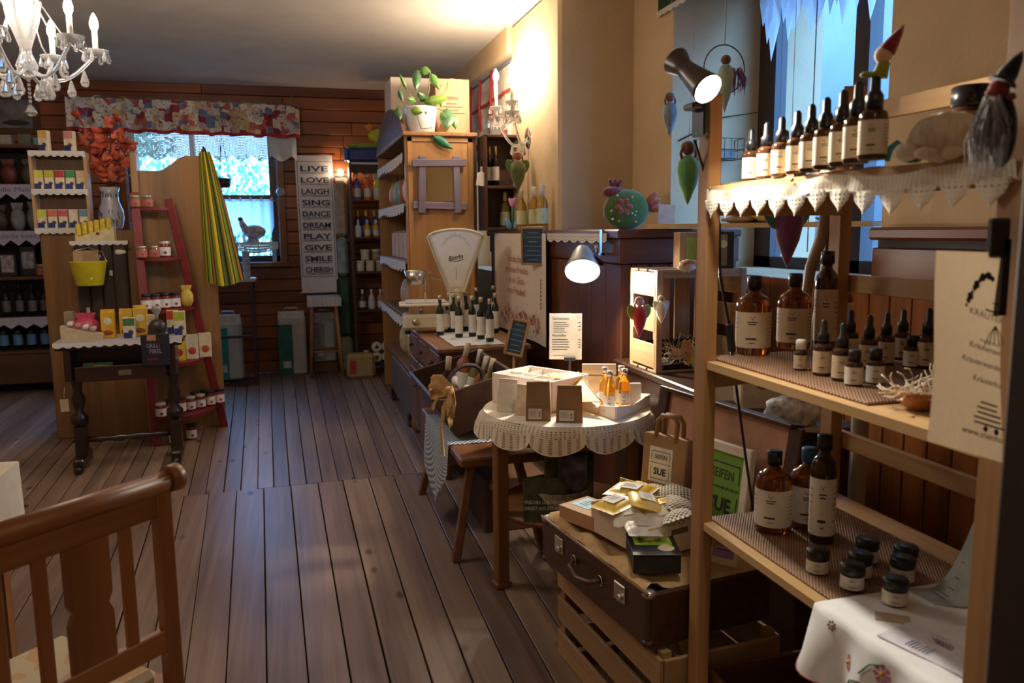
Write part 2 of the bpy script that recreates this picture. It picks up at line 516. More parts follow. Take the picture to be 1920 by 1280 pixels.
struct(M().box(((XL + 2.9) / 2, YF - .05, CZ / 2), (2.9 - XL, .1, CZ)), 'wall_front', plaster(hx('c9b08c'), 'f'), 'tan plastered wall behind the camera')

# wainscot: boxed-in panelling with a cap shelf
WDARK = [wood('6b3a22', '3a1b0e', 2, 11, .4, 0, .12, (.25, .75)), wood('5e311d', '32160b', 2, 12, .4, 0, .12), wood('744226', '42200f', 2, 10, .4, 4, .12)]
WRED = [wood('a8632f', '6d3a18', 2, 9, .38, 3.5, .12), wood('b06c36', '74401c', 2, 9, .38, 0, .12), wood('9c5829', '623314', 2, 9, .38, 4, .12)]
WSX, WSY0, WSY1, WZ = 1.46, 3.41, 5.90, 1.42
m = M(); m.box(((WSX + .02 + 1.8) / 2, (WSY0 + .02 + WSY1) / 2, (WZ - .04) / 2), (1.8 - WSX - .02, WSY1 - WSY0 - .02, WZ - .04))
m.box(((WSX + .02 + RXW) / 2, (WSY0 + .02 + 4.0) / 2, (WZ - .04) / 2), (RXW - WSX - .02, 4.0 - WSY0 - .02, WZ - .04))
wains = struct(m, 'trim_1', mat((.04, .018, .01), .6), 'boxed-in dark brown wainscot with a cap ledge beside the pillar')
wains['category'] = 'panelling'
# cap
m = M(); m.box(((WSX - .03 + PXP) / 2, (PY0 + WSY1) / 2, WZ - .02), (PXP - WSX + .03, WSY1 - PY0, .04), bev=.008)
m.box(((WSX - .03 + RXW) / 2, (WSY0 - .03 + PY0) / 2 , WZ - .02), (RXW - WSX + .03, PY0 - WSY0 + .03, .04), bev=.008)
part(m, 'cap_ledge', wood('6d3d26', '41200f', 1, 9, .35), wains)
# boards on the -X face
y = WSY0
while y < WSY1 - .02:
    wd = min(random.choice((.15, .19, .12)), WSY1 - y)
    part(M().box((0, 0, 0), (.02, wd - .005, WZ - .16), bev=.004), 'board', random.choice(WDARK), wains, loc=(WSX + .01, y + wd / 2, (WZ - .16) / 2))
    y += wd
part(M().box((0, 0, 0), (.028, WSY1 - WSY0, .115), bev=.004), 'rail', wood('5e311d', '32160b', 1, 9, .4), wains, loc=(WSX + .008, (WSY0 + WSY1) / 2, WZ - .10))
# -Y return face: stiles, rail, panels
x = WSX
for wd, mm_ in ((.05, 2), (.09, 0), (.10, 1), (.18, 0), (.16, 1)):
    wd = min(wd, RXW - x)
    part(M().box((0, 0, 0), (wd - .005, .02, WZ - .16), bev=.004), 'board', WDARK[mm_], wains, loc=(x + wd / 2, WSY0 + .01, (WZ - .16) / 2)); x += wd
part(M().box((0, 0, 0), (RXW - WSX, .028, .115), bev=.004), 'rail', wood('64351f', '3a1a0d', 0, 9, .4), wains, loc=((WSX + RXW) / 2, WSY0 + .008, WZ - .10))
# near wainscot on the main wall behind the shelf
m = M(); m.box((RXW - .005, (YF + NY0) / 2, .69), (.01, NY0 - YF, 1.38)); m.box((RXW - .005, (NY0 + WSY0) / 2, .59), (.01, WSY0 - NY0, 1.18))
w2 = struct(m, 'trim_2', mat((.04, .018, .01), .6), 'reddish brown board wainscot on the wall behind the pine shelf')
y = WSY0
while y > .4:
    wd = .105
    part(M().box((0, 0, 0), (.018, wd - .006, 1.17), bev=.003), 'board', random.choice(WRED), w2, loc=(RXW - .02, y - wd / 2, .62)); y -= wd
part(M().box((0, 0, 0), (.028, NY0 - YF, .12), bev=.004), 'rail', wood('96542a', '5a2c12', 1, 8, .38, 3), w2, loc=(RXW - .022, (NY0 + YF) / 2, 1.285))
part(M().box((0, 0, 0), (.06, NY0 - YF, .045), bev=.01), 'cap_ledge', wood('8a4a26', '552912', 1, 8, .38), w2, loc=(RXW - .03, (NY0 + YF) / 2, 1.395))
# dark door jamb close to the camera on the right
jx = .93
struct(M().box((.895, .55, 1.425), (.50, .10, 2.85), bev=.012), 'door_1', wood('33201a', '1a0f0c', 2, 8, .5), 'dark brown door jamb at the right edge of the picture')

# ------------------------------------------------------------------ windows
def pane_mat():
    m_ = bpy.data.materials.new('window_glass'); m_.use_nodes = True; nt = m_.node_tree
    nt.nodes.remove(nt.nodes['Principled BSDF'])
    t = nt.nodes.new('ShaderNodeBsdfTransparent'); g = nt.nodes.new('ShaderNodeBsdfGlossy'); g.inputs['Roughness'].default_value = .02
    t.inputs[0].default_value = (.95, .98, 1, 1)
    lw = nt.nodes.new('ShaderNodeLayerWeight'); fr = nt.nodes.new('ShaderNodeMath'); fr.operation = 'POWER'
    L(nt, lw.outputs['Facing'], fr.inputs[0]); fr.inputs[1].default_value = 4.0
    mx = nt.nodes.new('ShaderNodeMixShader')
    L(nt, fr.outputs[0], mx.inputs[0]); L(nt, t.outputs[0], mx.inputs[1]); L(nt, g.outputs[0], mx.inputs[2])
    L(nt, mx.outputs[0], nt.nodes['Material Output'].inputs[0])
    return m_
PANE = pane_mat()
WFR = wood('3a211a', '1e100c', 2, 9, .4)
# far window (window_1)
m = M()
wy = YB + .11
for (a, b) in (((WX0 + .03, wy, WZ0), (WX0 + .03, wy, WZ1)), ((WX1 - .035, wy, WZ0), (WX1 - .035, wy, WZ1))): m.bar(a, b, .07, .06, (0, 1, 0))
for zz in (WZ0 + .03, WZ1 - .03): m.bar((WX0, wy, zz), (WX1, wy, zz), .06, .06)
m.bar((WX0, wy, 1.775), (WX1, wy, 1.775), .05, .045); m.bar(((WX0 + WX1) / 2 - .1, wy, WZ0), ((WX0 + WX1) / 2 - .1, wy, WZ1), .05, .05, (0, 1, 0))
win1 = struct(m, 'window_1', WFR, 'dark framed window in the far board wall with foliage outside')
xm = (WX0 + WX1) / 2 - .1
for (a, b) in ((WX0 + .06, xm - .02), (xm + .02, WX1 - .06)):
    for (c, d) in ((WZ0 + .06, 1.75), (1.80, WZ1 - .06)):
        part(M().box((0, 0, 0), (b - a, .004, d - c)), 'pane', PANE, win1, loc=((a + b) / 2, wy, (c + d) / 2))
CAS = wood('9a5c30', '5f3016', 2, 8, .4)
m = M(); m.box((WX1 + .045, YB - .012, (WZ0 + WZ1) / 2), (.07, .024, WZ1 - WZ0 + .1), bev=.005); m.box((WX0 - .045, YB - .012, (WZ0 + WZ1) / 2), (.07, .024, WZ1 - WZ0 + .1), bev=.005)
m.box(((WX0 + WX1) / 2, YB - .03, WZ0 - .025), (WX1 - WX0 + .2, .08, .05), bev=.006)
part(m, 'window_frame', CAS, win1)
# right window (window_2)
m = M(); wx = WXW
YM = 3.25
for yy, t in ((NY1 - .08, .16), (NY0 + .03, .06), (YM + .03, .10)): m.bar((wx, yy, SILL), (wx, yy, 2.71), t, .07, (1, 0, 0))
for zz in (SILL + .03, 2.68): m.bar((wx, NY0, zz), (wx, NY1, zz), .07, .06)
win2 = struct(m, 'window_2', WFR, 'dark brown framed window in the deep plaster niche behind the shelf')
for (a, b) in ((NY0 + .06, YM - .02), (YM + .08, NY1 - .16)):
    part(M().box((0, 0, 0), (.004, b - a, 1.42)), 'pane', PANE, win2, loc=(wx, (a + b) / 2, 1.945))
# further right window beyond the pillar (window_3)
m = M()
for yy in (5.73, 7.18): m.bar((1.82, yy, 1.1), (1.82, yy, 2.67), .07, .06, (1, 0, 0))
for zz in (1.12, 2.65): m.bar((1.82, 5.7, zz), (1.82, 7.2, zz), .06, .06)
win3 = struct(m, 'window_3', WFR, 'narrow strip of a bright window beyond the pillar')
part(M().box((0, 0, 0), (.004, 1.5, 1.5)), 'pane', PANE, win3, loc=(1.82, 6.4, 1.88))

# ------------------------------------------------------------------ outside
GRASS = mat((.09, .10, .09), .9, var=.4, scale=3)
struct(M().box((0, 8, -.45), (60, 50, .1)), 'ground', GRASS, 'grassy ground outside the house')
struct(M().box((4.6, 4.9, 1.6), (.3, 4.1, 4.2)), 'wall_neighbour', plaster((.22, .24, .26), 'n'), 'pale plaster wall of the next house outside the right window')
LEAFO = mat((.30, .62, .34), .55, var=.5, scale=2)
def bush(x, y, r, h, n, label):
    t = thing('garden_shrub', label, 'shrub', (x, y, -.4), group='shrubs outside the far window')
    mm = M()
    for i in range(n):
        a = random.uniform(0, 2 * PI); zz = random.random(); rr = r * math.sqrt(random.random()) * (1 - .5 * max(0, zz - .6))
        c = V((rr * math.cos(a), rr * math.sin(a), .15 + zz * h)); s = random.uniform(.03, .065)
        u = V((random.uniform(-1, 1), random.uniform(-1, 1), random.uniform(-1, 1))).normalized(); q = u.orthogonal().normalized()
        mm.add([c - u * s, c + q * s * .45, c + u * s, c - q * s * .45], [(0, 1, 2, 3)])
    part(mm, 'foliage', LEAFO, t)
    mm = M()
    for k in range(5):
        mm.cyl((0, 0, 0), (random.uniform(-.5, .5) * r, random.uniform(-.5, .5) * r, h * .8), .03, .01, 5)
    part(mm, 'stem', wood('5a4632', '33271b'), t)
bush(-1.75, 10.6, .6, 2.9, 2600, 'leafy green shrub left outside the far window')
bush(-.45, 10.9, .62, 2.6, 2600, 'leafy green shrub seen behind the hanging pot in the far window')
bush(.85, 11.0, .6, 2.9, 2400, 'leafy green shrub right outside the far window')
# ------------------------------------------------------------------ lamps
WARM = (1.0, .80, .56)
BULB = emit((1.0, .86, .68), 470)
BULB2 = emit((1.0, .84, .62), 1150)
CRY = gloss((.95, .96, 1.0), .02, .85, 1.5)
SILVER = mat((.75, .72, .68), .2, 1, var=.05, bmp=0)
IVORY = mat('d8c9b4', .5)
def pendant_mesh(l, r):
    return M().lathe([(0, 0), (r * .35, -.15 * l), (r * .5, -.3 * l), (r, -.72 * l), (r * .7, -.92 * l), (0, -l)], 7, smooth=False).mesh('crystal_drop', CRY)
PD1, PD2 = pendant_mesh(.045, .011), pendant_mesh(.075, .018)
def drop(parent, me, p):
    o = bpy.data.objects.new('crystal_drop', me); COL.objects.link(o); o.parent = parent; o.location = p; return o
def candle_arm(t, c, a, r, zpan, zc, bulb=True, seg=10):
    """one curved glass arm from the hub to its drip pan with a candle and bulb"""
    d = V((math.cos(a), math.sin(a), 0)); c = V(c)
    pts = [c + d * (r * u) + V((0, 0, -.055 * math.sin(u * PI * 1.15) + (zpan) * u * u)) for u in [i / seg for i in range(seg + 1)]]
    arm = part(M().tube(pts, .008, 7), 'arm', CRY, t)
    e = pts[-1]
    pan = part(M().lathe([(.006, -.012), (.03, -.006), (.05, .012), (.052, .016), (.03, .004), (.006, 0)], 14, e), 'drip_pan', CRY, t)
    part(M().cyl(e + V((0, 0, .002)), e + V((0, 0, .095)), .0115, .0105, 10), 'candle_sleeve', IVORY, t)
    part(M().lathe([(.009, 0), (.016, .015), (.0175, .03), (.012, .052), (.004, .068), (0, .072)], 10, e + V((0, 0, .095))), 'bulb', BULB, t)
    for k in range(6):
        q = 2 * PI * k / 6 + a
        drop(t, PD1, e + V((.047 * math.cos(q), .047 * math.sin(q), .01)))
    return pts
cc = Pz(50, 102, 2.14)
cc = V((-.98, 3.72, 2.14))
ch = thing('chandelier', 'crystal chandelier with lit candle bulbs hanging from the ceiling', 'chandelier', cc)
part(M().lathe([(.015, -.10), (.03, -.085), (.042, -.05), (.03, -.02), (.022, 0), (.022, .02), (.055, .12), (.07, .19), (.072, .20), (.05, .18), (.02, .05)], 16), 'center_column', CRY, ch)
part(M().cyl((0, 0, .02), (0, 0, .26), .02, .024, 12), 'stem_sleeve', IVORY, ch)
part(M().tube([(0, 0, .25), (0, 0, CZ - cc.z)], .004, 6), 'chain', SILVER, ch)
part(M().lathe([(.06, CZ - cc.z), (.055, CZ - cc.z - .03), (.01, CZ - cc.z - .045)], 14), 'ceiling_rose', IVORY, ch)
for k in range(6):
    a = 2 * PI * k / 6 + .38
    pts = candle_arm(ch, (0, 0, -.05), a, .255, .05, 0)
    for u in (3, 6, 8):
        drop(ch, PD2, pts[u] - V((0, 0, .008)))
    part(M().tube([(.07 * math.cos(a), .07 * math.sin(a), .19), (.15 * math.cos(a), .15 * math.sin(a), .06), (.235 * math.cos(a), .235 * math.sin(a), .012)], .0035, 5), 'bead_chain', CRY, ch)
m = M()
for k in range(6): m.ball((0, 0, -.105 - .016 * k), .007, 8, 6)
part(m, 'bead_string', CRY, ch)
drop(ch, pendant_mesh(.05, .024), (0, 0, -.195))
# a second, dimmer one further back in the room, behind the viewer
ch2 = dup(ch, (.15, -.75, 2.14), .3, 'crystal chandelier hanging behind the viewer, outside the picture')
DIMB = emit((1.0, .84, .62), 160)
for c_ in ch2.children:
    if c_.name.startswith('bulb'):
        c_.data = c_.data.copy(); c_.data.materials[0] = DIMB
# ---- wall sconce on the pillar
sp = Px(990, 258, PXP)
scn = thing('wall_sconce', 'crystal wall sconce with two lit candles on the plaster pillar', 'sconce', sp)
part(M().lathe([(0, 0), (.03, .012), (.06, .006), (.075, 0), (.075, -.004), (0, -.004)], 18, (0, 0, 0), RY(-PI / 2)), 'back_plate', SILVER, scn)
for dy, rr in ((.11, .19), (-.15, .15)):
    d = V((-rr, dy, 0))
    pts = [d * u + V((0, 0, -.07 * math.sin(u * PI * 1.1) + .11 * u * u)) for u in [i / 10 for i in range(11)]]
    part(M().tube(pts, .009, 7), 'arm', CRY, scn)
    e = pts[-1]
    part(M().lathe([(.006, -.012), (.03, -.006), (.05, .012), (.052, .016), (.03, .004), (.006, 0)], 14, e), 'drip_pan', CRY, scn)
    part(M().lathe([(.02, .05), (.045, .075), (.047, .08), (.02, .058)], 14, e), 'drip_cup', CRY, scn)
    part(M().cyl(e, e + V((0, 0, .25)), .0115, .0105, 10), 'candle_sleeve', IVORY, scn)
    part(M().lathe([(.009, 0), (.017, .015), (.019, .03), (.013, .055), (.004, .072), (0, .076)], 10, e + V((0, 0, .25))), 'bulb', BULB2, scn)
    for k in range(6):
        q = 2 * PI * k / 6
        drop(scn, PD2, e + V((.047 * math.cos(q), .047 * math.sin(q), .01)))
        if k % 2: drop(scn, PD1, e + V((.043 * math.cos(q), .043 * math.sin(q), .075)))
    drop(scn, PD2, pts[5]); drop(scn, PD2, pts[3])
# ---- clip lamps: housing, glowing reflector disc, clamp
HOUS = mat((.42, .43, .43), .35, .3); HOUSD = mat((.10, .075, .07), .35, .2); BLACK = mat((.012, .012, .014), .4)
def clip_lamp(label, c, aim, r, hm, strength, ln=.13):
    """c = centre of the glowing face, aim = direction of the beam"""
    q = V(aim).normalized().to_track_quat('Z', 'Y').to_matrix()
    t = thing('clip_lamp', label, 'lamp', c)
    part(M().lathe([(.02, -ln), (.03, -ln * .98), (r * .62, -ln * .72), (r * .72, -ln * .5), (r * 1.03, -.004), (r * 1.05, .006), (r * 1.0, .006), (r * .98, -.01)], 22, (0, 0, 0), q), 'shade', hm, t)
    part(M().lathe([(r * .97, 0), (r * .6, .004), (0, .006)], 22, (0, 0, 0), q), 'bulb_face', emit((1.0, .90, .74), strength), t)
    return t, q
tc_ = Py(1092, 507, 3.33)
tl, q = clip_lamp('grey clip lamp glowing in front of the dark wainscot above the round table', tc_, (-.16, -.42, -.46), .076, HOUS, 280)
part(M().cyl(q @ V((0, 0, -.125)), V((1.42, 3.55, WZ - .16)) - tc_, .012, .012, 8), 'swivel_arm', BLACK, tl)
m = M(); o_ = V((1.42, 3.55, WZ - .16)) - tc_
m.box(o_ + V((.015, .0, .045)), (.055, .03, .012)); m.box(o_ + V((.0, .0, .10)), (.012, .03, .12)); m.cyl(o_ + V((-.03, 0, .05)), o_ + V((-.03, -.0, .09)), .008, .008, 8)
part(m, 'clamp', SILVER, tl)
sc_ = Py(1325, 165, 1.55)
sl, q = clip_lamp('small dark clip lamp shining from the top of the pine shelf post', sc_, (.16, -.56, -.44), .031, HOUSD, 1050, .12)
part(M().cyl(q @ V((0, 0, -.06)) + V((0, 0, 0)), V((.915, 1.665, 1.70)) - sc_, .008, .008, 8), 'swivel_arm', BLACK, sl)
m = M(); o_ = V((.905, 1.672, 1.66)) - sc_
m.box(o_, (.016, .06, .07), bev=.004); m.box(o_ + V((-.018, 0, .03)), (.03, .05, .014), bev=.004)
part(m, 'clamp', BLACK, sl)
pts = [V((.90, 1.69, 1.62)), Py(1349, 420, 1.70), Py(1350, 520, 1.70), Py(1368, 610, 1.70)]
pts2 = [Py(1371, 655, 1.70), Py(1385, 760, 1.71), Py(1400, 870, 1.74), Py(1412, 955, 1.76)]
part(M().tube([p - sc_ for p in pts], .0035, 6), 'cable', BLACK, sl)
part(M().bar(Py(1367, 606, 1.70) - sc_, Py(1373, 660, 1.70) - sc_, .018, .016, (0, 1, 0), .004), 'switch', BLACK, sl)
part(M().tube([p - sc_ for p in pts2], .0035, 6), 'cable', BLACK, sl)
# ------------------------------------------------------------------ pine shelf unit on the right
PINE = wood('b98c5e', '87603a', 2, 10, .5, 6, .1); PINEY = wood('d6b282', 'a98350', 1, 10, .5, 6, .1); PINEX = wood('cda877', '9c7848', 0, 10, .5, 6, .1)
SX0, SX1, SY0, SY1 = .931, 1.385, .885, 1.665
SZ = (1.515, 1.11, .715)
SK = .22                                  # the unit stands slightly askew
su = thing('pine_shelf', 'raw pine shelf unit full of amber bottles', 'shelf', (SX0, SY0, 0))
O = V((SX0, SY0, 0))
def sk(x, y, z): return V((x, y + SK * (x - SX0), z)) - O
for (x, y) in ((SX0 + .011, SY1 + .025), (SX0 + .011, SY0 - .025), (SX1 - .011, SY1 + .025), (SX1 - .011, SY0 - .025)):
    part(M().box((0, 0, 0), (.034, .048, 1.72), bev=.003), 'post', PINE, su, loc=sk(x, y, .86))
for z in SZ:
    for k in range(3):                       # each shelf is three boards with a hairline joint
        wdt = (SX1 - SX0) / 3; xa = SX0 + wdt * k + .001; xb = SX0 + wdt * (k + 1) - .001
        pts = [sk(xa, SY0, z), sk(xb, SY0, z), sk(xb, SY1, z), sk(xa, SY1, z)]
        c_ = sum(pts, V()) / 4; pts = [p_ - c_ for p_ in pts]
        mm = M().add([p_ - V((0, 0, .018)) for p_ in pts] + pts, [(3, 2, 1, 0), (4, 5, 6, 7)] + [(i, (i + 1) % 4, (i + 1) % 4 + 4, i + 4) for i in range(4)])
        part(mm, 'shelf_board', PINEY, su, loc=c_)
for yy in (SY1 + .006, SY0 - .006):
    for z in SZ:
        part(M().bar(sk(SX0 + .03, yy, z - .045), sk(SX1 - .03, yy, z - .045), .012, .042, bev=.002), 'side_rail', PINEX, su)
for z in (1.70, 1.275, .86, .45):
    part(M().box((0, 0, 0), (.016, SY1 - SY0 + .09, .045), bev=.002), 'back_rail', PINEY, su, loc=sk(SX1 + .016, (SY0 + SY1) / 2, z))
# woven mats
def weave():
    m_, nt, b = _new('woven_cane')
    co = coords(nt, (1, 1, 1), 'Object', False); sp = nt.nodes.new('ShaderNodeSeparateXYZ'); L(nt, co, sp.inputs[0])
    u = mathn(nt, 'SINE', mathn(nt, 'MULTIPLY', sp.outputs[0], 900)); v = mathn(nt, 'SINE', mathn(nt, 'MULTIPLY', sp.outputs[1], 620))
    p = mathn(nt, 'MULTIPLY', u, v); n = noise(nt, co, 60)
    L(nt, mixc(nt, ramp(nt, mathn(nt, 'ADD', p, n), -.4, 1.5), hx('5b3d2b'), hx('a37a58')), b.inputs['Base Color'])
    b.inputs['Roughness'].default_value = .6; bump(nt, b, p, .6, .002)
    return m_
WEAVE = weave()
one(M().box((0, 0, .003), (.36, .56, .006), bev=.002), 'woven_mat', WEAVE, 'brown woven mat under the bottles on the middle shelf', 'mat', (1.14, 1.435, SZ[1]), -.0)
one(M().box((0, 0, .003), (.34, .58, .006), bev=.002), 'woven_mat', WEAVE, 'brown woven mat under the bottles on the lowest stocked shelf', 'mat', (1.13, 1.40, SZ[2]))
one(M().box((0, 0, .003), (.26, .52, .006), bev=.002), 'woven_mat', WEAVE, 'brown woven mat under the dropper bottle row on the top shelf', 'mat', (1.09, 1.42, SZ[0]))
# ---- bottles
AMBER = gloss((.30, .085, .018), .06, .7); AMBERD = gloss((.075, .03, .012), .08, .35); CAPB = mat((.012, .012, .016), .35, bmp=0, var=.05); CAPW = mat((.75, .74, .72), .4, bmp=0)
KRAFT = mat('d2c0a6', .7, var=.05); PAPER = mat('e6e2da', .7, var=.04)
def label_band(r, z0, z1, ang=5.6):
    return M().lathe([(r, z0), (r, z1)], 26, cap=False, ang=ang, a0=-PI / 2 - ang / 2)
def label_print(r, z0, z1, rows=7, rose=True):
    """tiny illegible rows and a sprig mark wrapped on a round label"""
    mm = M(); h = z1 - z0
    def q(a, z, wa, hh):
        vs = []
        for k in range(4):
            t = -PI / 2 + a - wa / 2 + wa * k / 3
            vs += [(r * math.cos(t), r * math.sin(t), z - hh / 2), (r * math.cos(t), r * math.sin(t), z + hh / 2)]
        mm.add(vs, [(2 * k, 2 * k + 2, 2 * k + 3, 2 * k + 1) for k in range(3)])
    rd = random.Random(int(r * 1e5))
    for i, a in enumerate((-.12, -.04, .05, .12, .0)): q(a, z1 - h * (.13 + .035 * (i % 3)), .05, h * .025)
    for i in range(2): q(0, z1 - h * (.27 + .06 * i), .55 - .1 * i, h * .025)
    q(-.05, z0 + h * .26, .6, h * .05)
    for i in range(rows):
        q(1.15 + rd.uniform(-.1, .1), z1 - h * (.15 + .1 * i), .7 - .3 * rd.random(), h * .012)
        if i < 3: q(-1.1, z1 - h * (.2 + .12 * i), .5, h * .012)
    q(0, z0 + h * .14, .3, h * .018)
    return mm
def bottle_kind(name, r, h, body, neck, cap, lz, glassm, lm, capm, label, cat='bottle', shoulder=None):
    """body=(height of straight wall), neck=(radius, top z), cap=list profile"""
    t = thing(name, label, cat)
    nr, nz = neck
    sh = nz - body
    prof = [(r * .9, 0), (r, .003), (r, body * .98)]
    for u in (.2, .4, .6, .8): prof.append((nr + (r - nr) * math.cos(u * PI / 2) ** .9, body + sh * .62 * math.sin(u * PI / 2)))
    prof += [(nr, body + sh * .75), (nr, nz)]
    part(M().lathe(prof, 22), 'glass_body', glassm, t)
    lb = part(label_band(r + .0006, lz[0], lz[1]), 'paper_label', lm, t)
    part(label_print(r + .0009, *lz), 'print', INK, lb)
    part(M().lathe(cap, 18), 'cap', capm, t)
    return t
def cyl_cap(r, z0, z1): return [(r, z0), (r, z1 - .002), (r - .002, z1), (0, z1)]
def dropper_cap(r, z0, z1, rb): return [(r, z0), (r, z0 + (z1 - z0) * .34), (r * .8, z0 + (z1 - z0) * .42), (rb, z0 + (z1 - z0) * .5), (rb * .92, z1 - .006), (rb * .5, z1 - .001), (0, z1)]
B500 = bottle_kind('amber_bottle', .0415, .188, .114, (.0135, .162), cyl_cap(.0170, .158, .190), (.018, .104), AMBER, KRAFT, CAPB, 'large round amber bottle with kraft label, leftmost on the middle shelf')
z1 = SZ[1] + .006; z2 = SZ[2] + .006; z0 = SZ[0] + .006
LOOK = math.radians(-36)                       # labels face the viewer
def place(root, p, label, first=False, group=None, rz=LOOK, **k):
    if first:
        root.location = p; root.rotation_euler = (0, 0, rz); root['label'] = label
        if group: root['group'] = group
        return root
    return dup(root, p, rz, label, group, **k)
place(B500, Pz(1411, 662, z1), B500['label'], True)
place(B500, Pz(1487, 652, z1), 'large round amber bottle with kraft label, second from the left on the middle shelf', rz=LOOK - .1)
place(B500, Pz(1566, 636, z1), 'large amber bottle half hidden behind the tall bottle on the middle shelf')
BT = bottle_kind('tall_bottle', .0275, .245, .165, (.0125, .215), cyl_cap(.0165, .213, .245), (.02, .15), AMBERD, KRAFT, CAPB, 'tall slim dark bottle behind the droppers on the middle shelf')
place(BT, Pz(1545, 652, z1), BT['label'], True)
DR = bottle_kind('dropper_bottle', .0185, .115, .058, (.009, .072), dropper_cap(.0115, .068, .117, .0068), (.007, .052), AMBERD, KRAFT, CAPB, 'amber dropper bottle with kraft label, frontmost dropper beside the white capped vial')
place(DR, Pz(1541, 703, z1), DR['label'], True)
for i, (px, py, lb, s) in enumerate(((1577, 713, 'amber dropper bottle right of the frontmost dropper on the middle shelf', 1.0), (1592, 675, 'amber dropper bottle mostly hidden behind the second dropper', 1.0), (1627, 690, 'dropper bottle behind the two small black capped vials', 1.0), (1659, 683, 'dropper bottle with pale label in the back row beside the straw bowl', 1.0), (1690, 674, 'rearmost thin dropper bottle against the wainscot on the middle shelf', 1.0), (1737, 690, 'dropper bottle with white label next to the hanging paper banner', 1.12))):
    place(DR, Pz(px, py, z1), lb, rz=LOOK - .1 * (i % 3), scale=s)
VI = bottle_kind('small_vial', .0135, .066, .036, (.008, .047), cyl_cap(.0105, .045, .066), (.004, .033), AMBERD, KRAFT, CAPW, 'small amber vial with a white screw cap on the middle shelf')
place(VI, Pz(1500, 693, z1), VI['label'], True)
VB = bottle_kind('small_vial', .0165, .07, .040, (.009, .052), cyl_cap(.0115, .048, .07), (.004, .037), AMBERD, PAPER, CAPB, 'small vial with black cap and white label, left of the pair in front')
place(VB, Pz(1600, 722, z1), VB['label'], True)
place(VB, Pz(1640, 719, z1), 'small vial with black cap and white label, right of the pair in front')
place(VB, Pz(1708, 688, z1), 'small vial with black cap behind the straw bowl')
# bottom stocked shelf
W500 = dup(B500, Pz(1448, 992, z2), LOOK - .1, 'large round amber bottle with white label alone on the lower shelf')
for ch_ in W500.children:
    if ch_.name.startswith('paper_label'):
        ch_.data = ch_.data.copy(); ch_.data.materials[0] = PAPER
WLAB = [c for c in W500.children if c.name.startswith('paper_label')][0].data
o = dup(B500, Pz(1512, 985, z2), LOOK, 'large amber bottle with blue lid behind the tall bottle on the lower shelf')
for c in o.children:
    if c.name.startswith('paper_label'): c.data = WLAB
    if c.name.startswith('cap'): c.data = c.data.copy(); c.data.materials[0] = mat((.03, .12, .3), .4)
o = dup(BT, Pz(1539, 1013, z2), LOOK, 'tall slim dark bottle with white label on the lower shelf')
for c in o.children:
    if c.name.startswith('paper_label'): c.data = c.data.copy(); c.data.materials[0] = PAPER
JR = thing('salve_jar', 'small salve jar with black lid standing alone by the tall bottle', 'jar')
part(M().lathe([(.0195, 0), (.0215, .003), (.0215, .030), (.019, .033)], 20), 'glass_body', AMBERD, JR)
lb = part(label_band(.0222, .004, .029), 'paper_label', mat('d9d3c6', .7), JR); part(label_print(.0225, .004, .029, 3), 'print', INK, lb)
part(M().lathe([(.0225, .031), (.0235, .033), (.0235, .047), (.0215, .05), (0, .05)], 20), 'lid', CAPB, JR)
JR.location = Pz(1532, 1072, z2); JR.rotation_euler = (0, 0, LOOK)
for px, py, lb in ((1625, 1052, 'black lidded salve jar furthest back of the cluster'), (1612, 1080, 'black lidded salve jar in the middle of the cluster on the cloth'), (1597, 1102, 'black lidded salve jar at the front left corner of the cluster'), (1697, 1066, 'black lidded salve jar at the back right of the cluster'), (1691, 1088, 'black lidded salve jar just behind the frontmost jar'), (1677, 1131, 'frontmost black lidded salve jar on the embroidered cloth')):
    dup(JR, Pz(px, py, z2 + .003), LOOK, lb)
# top shelf dropper row, receding to the left
DT = dup(DR, (0, 0, 0), 0, 'x')
ords = ['farthest left', 'second from the left', 'third from the left', 'fourth from the left', 'fifth from the left', 'sixth from the left', 'seventh from the left', 'eighth from the left', 'nearest and widest']
for i, px in enumerate((1408, 1436, 1464, 1493, 1519, 1546, 1577, 1604, 1634)):
    yy = 1.60 - (1.60 - 1.06) * ((i / 8) ** .92)
    p = Py(px, 312, yy); p.z = z0
    lb = 'dropper bottle in the top shelf row, ' + ords[i]
    if i == 0: DT.location = p; DT.rotation_euler = (0, 0, LOOK); DT['label'] = lb; DT['group'] = 'dropper bottles in a row on the top shelf'
    else: dup(DT, p, LOOK - .02 * i, lb, scale=1.0 + .015 * i)
for px, yy, lb in ((1472, 1.62, 'dropper bottle peeking out behind the third one on the top shelf'), (1557, 1.44, 'dropper bottle peeking out behind the sixth one on the top shelf')):
    p = Py(px, 312, yy); p.z = z0; dup(DT, p, LOOK, lb)
# amber jar at the back right of the top shelf
p = Py(1817, 185, 1.02); p.z = 1.60
LID = mat((.02, .018, .02), .2, .3)
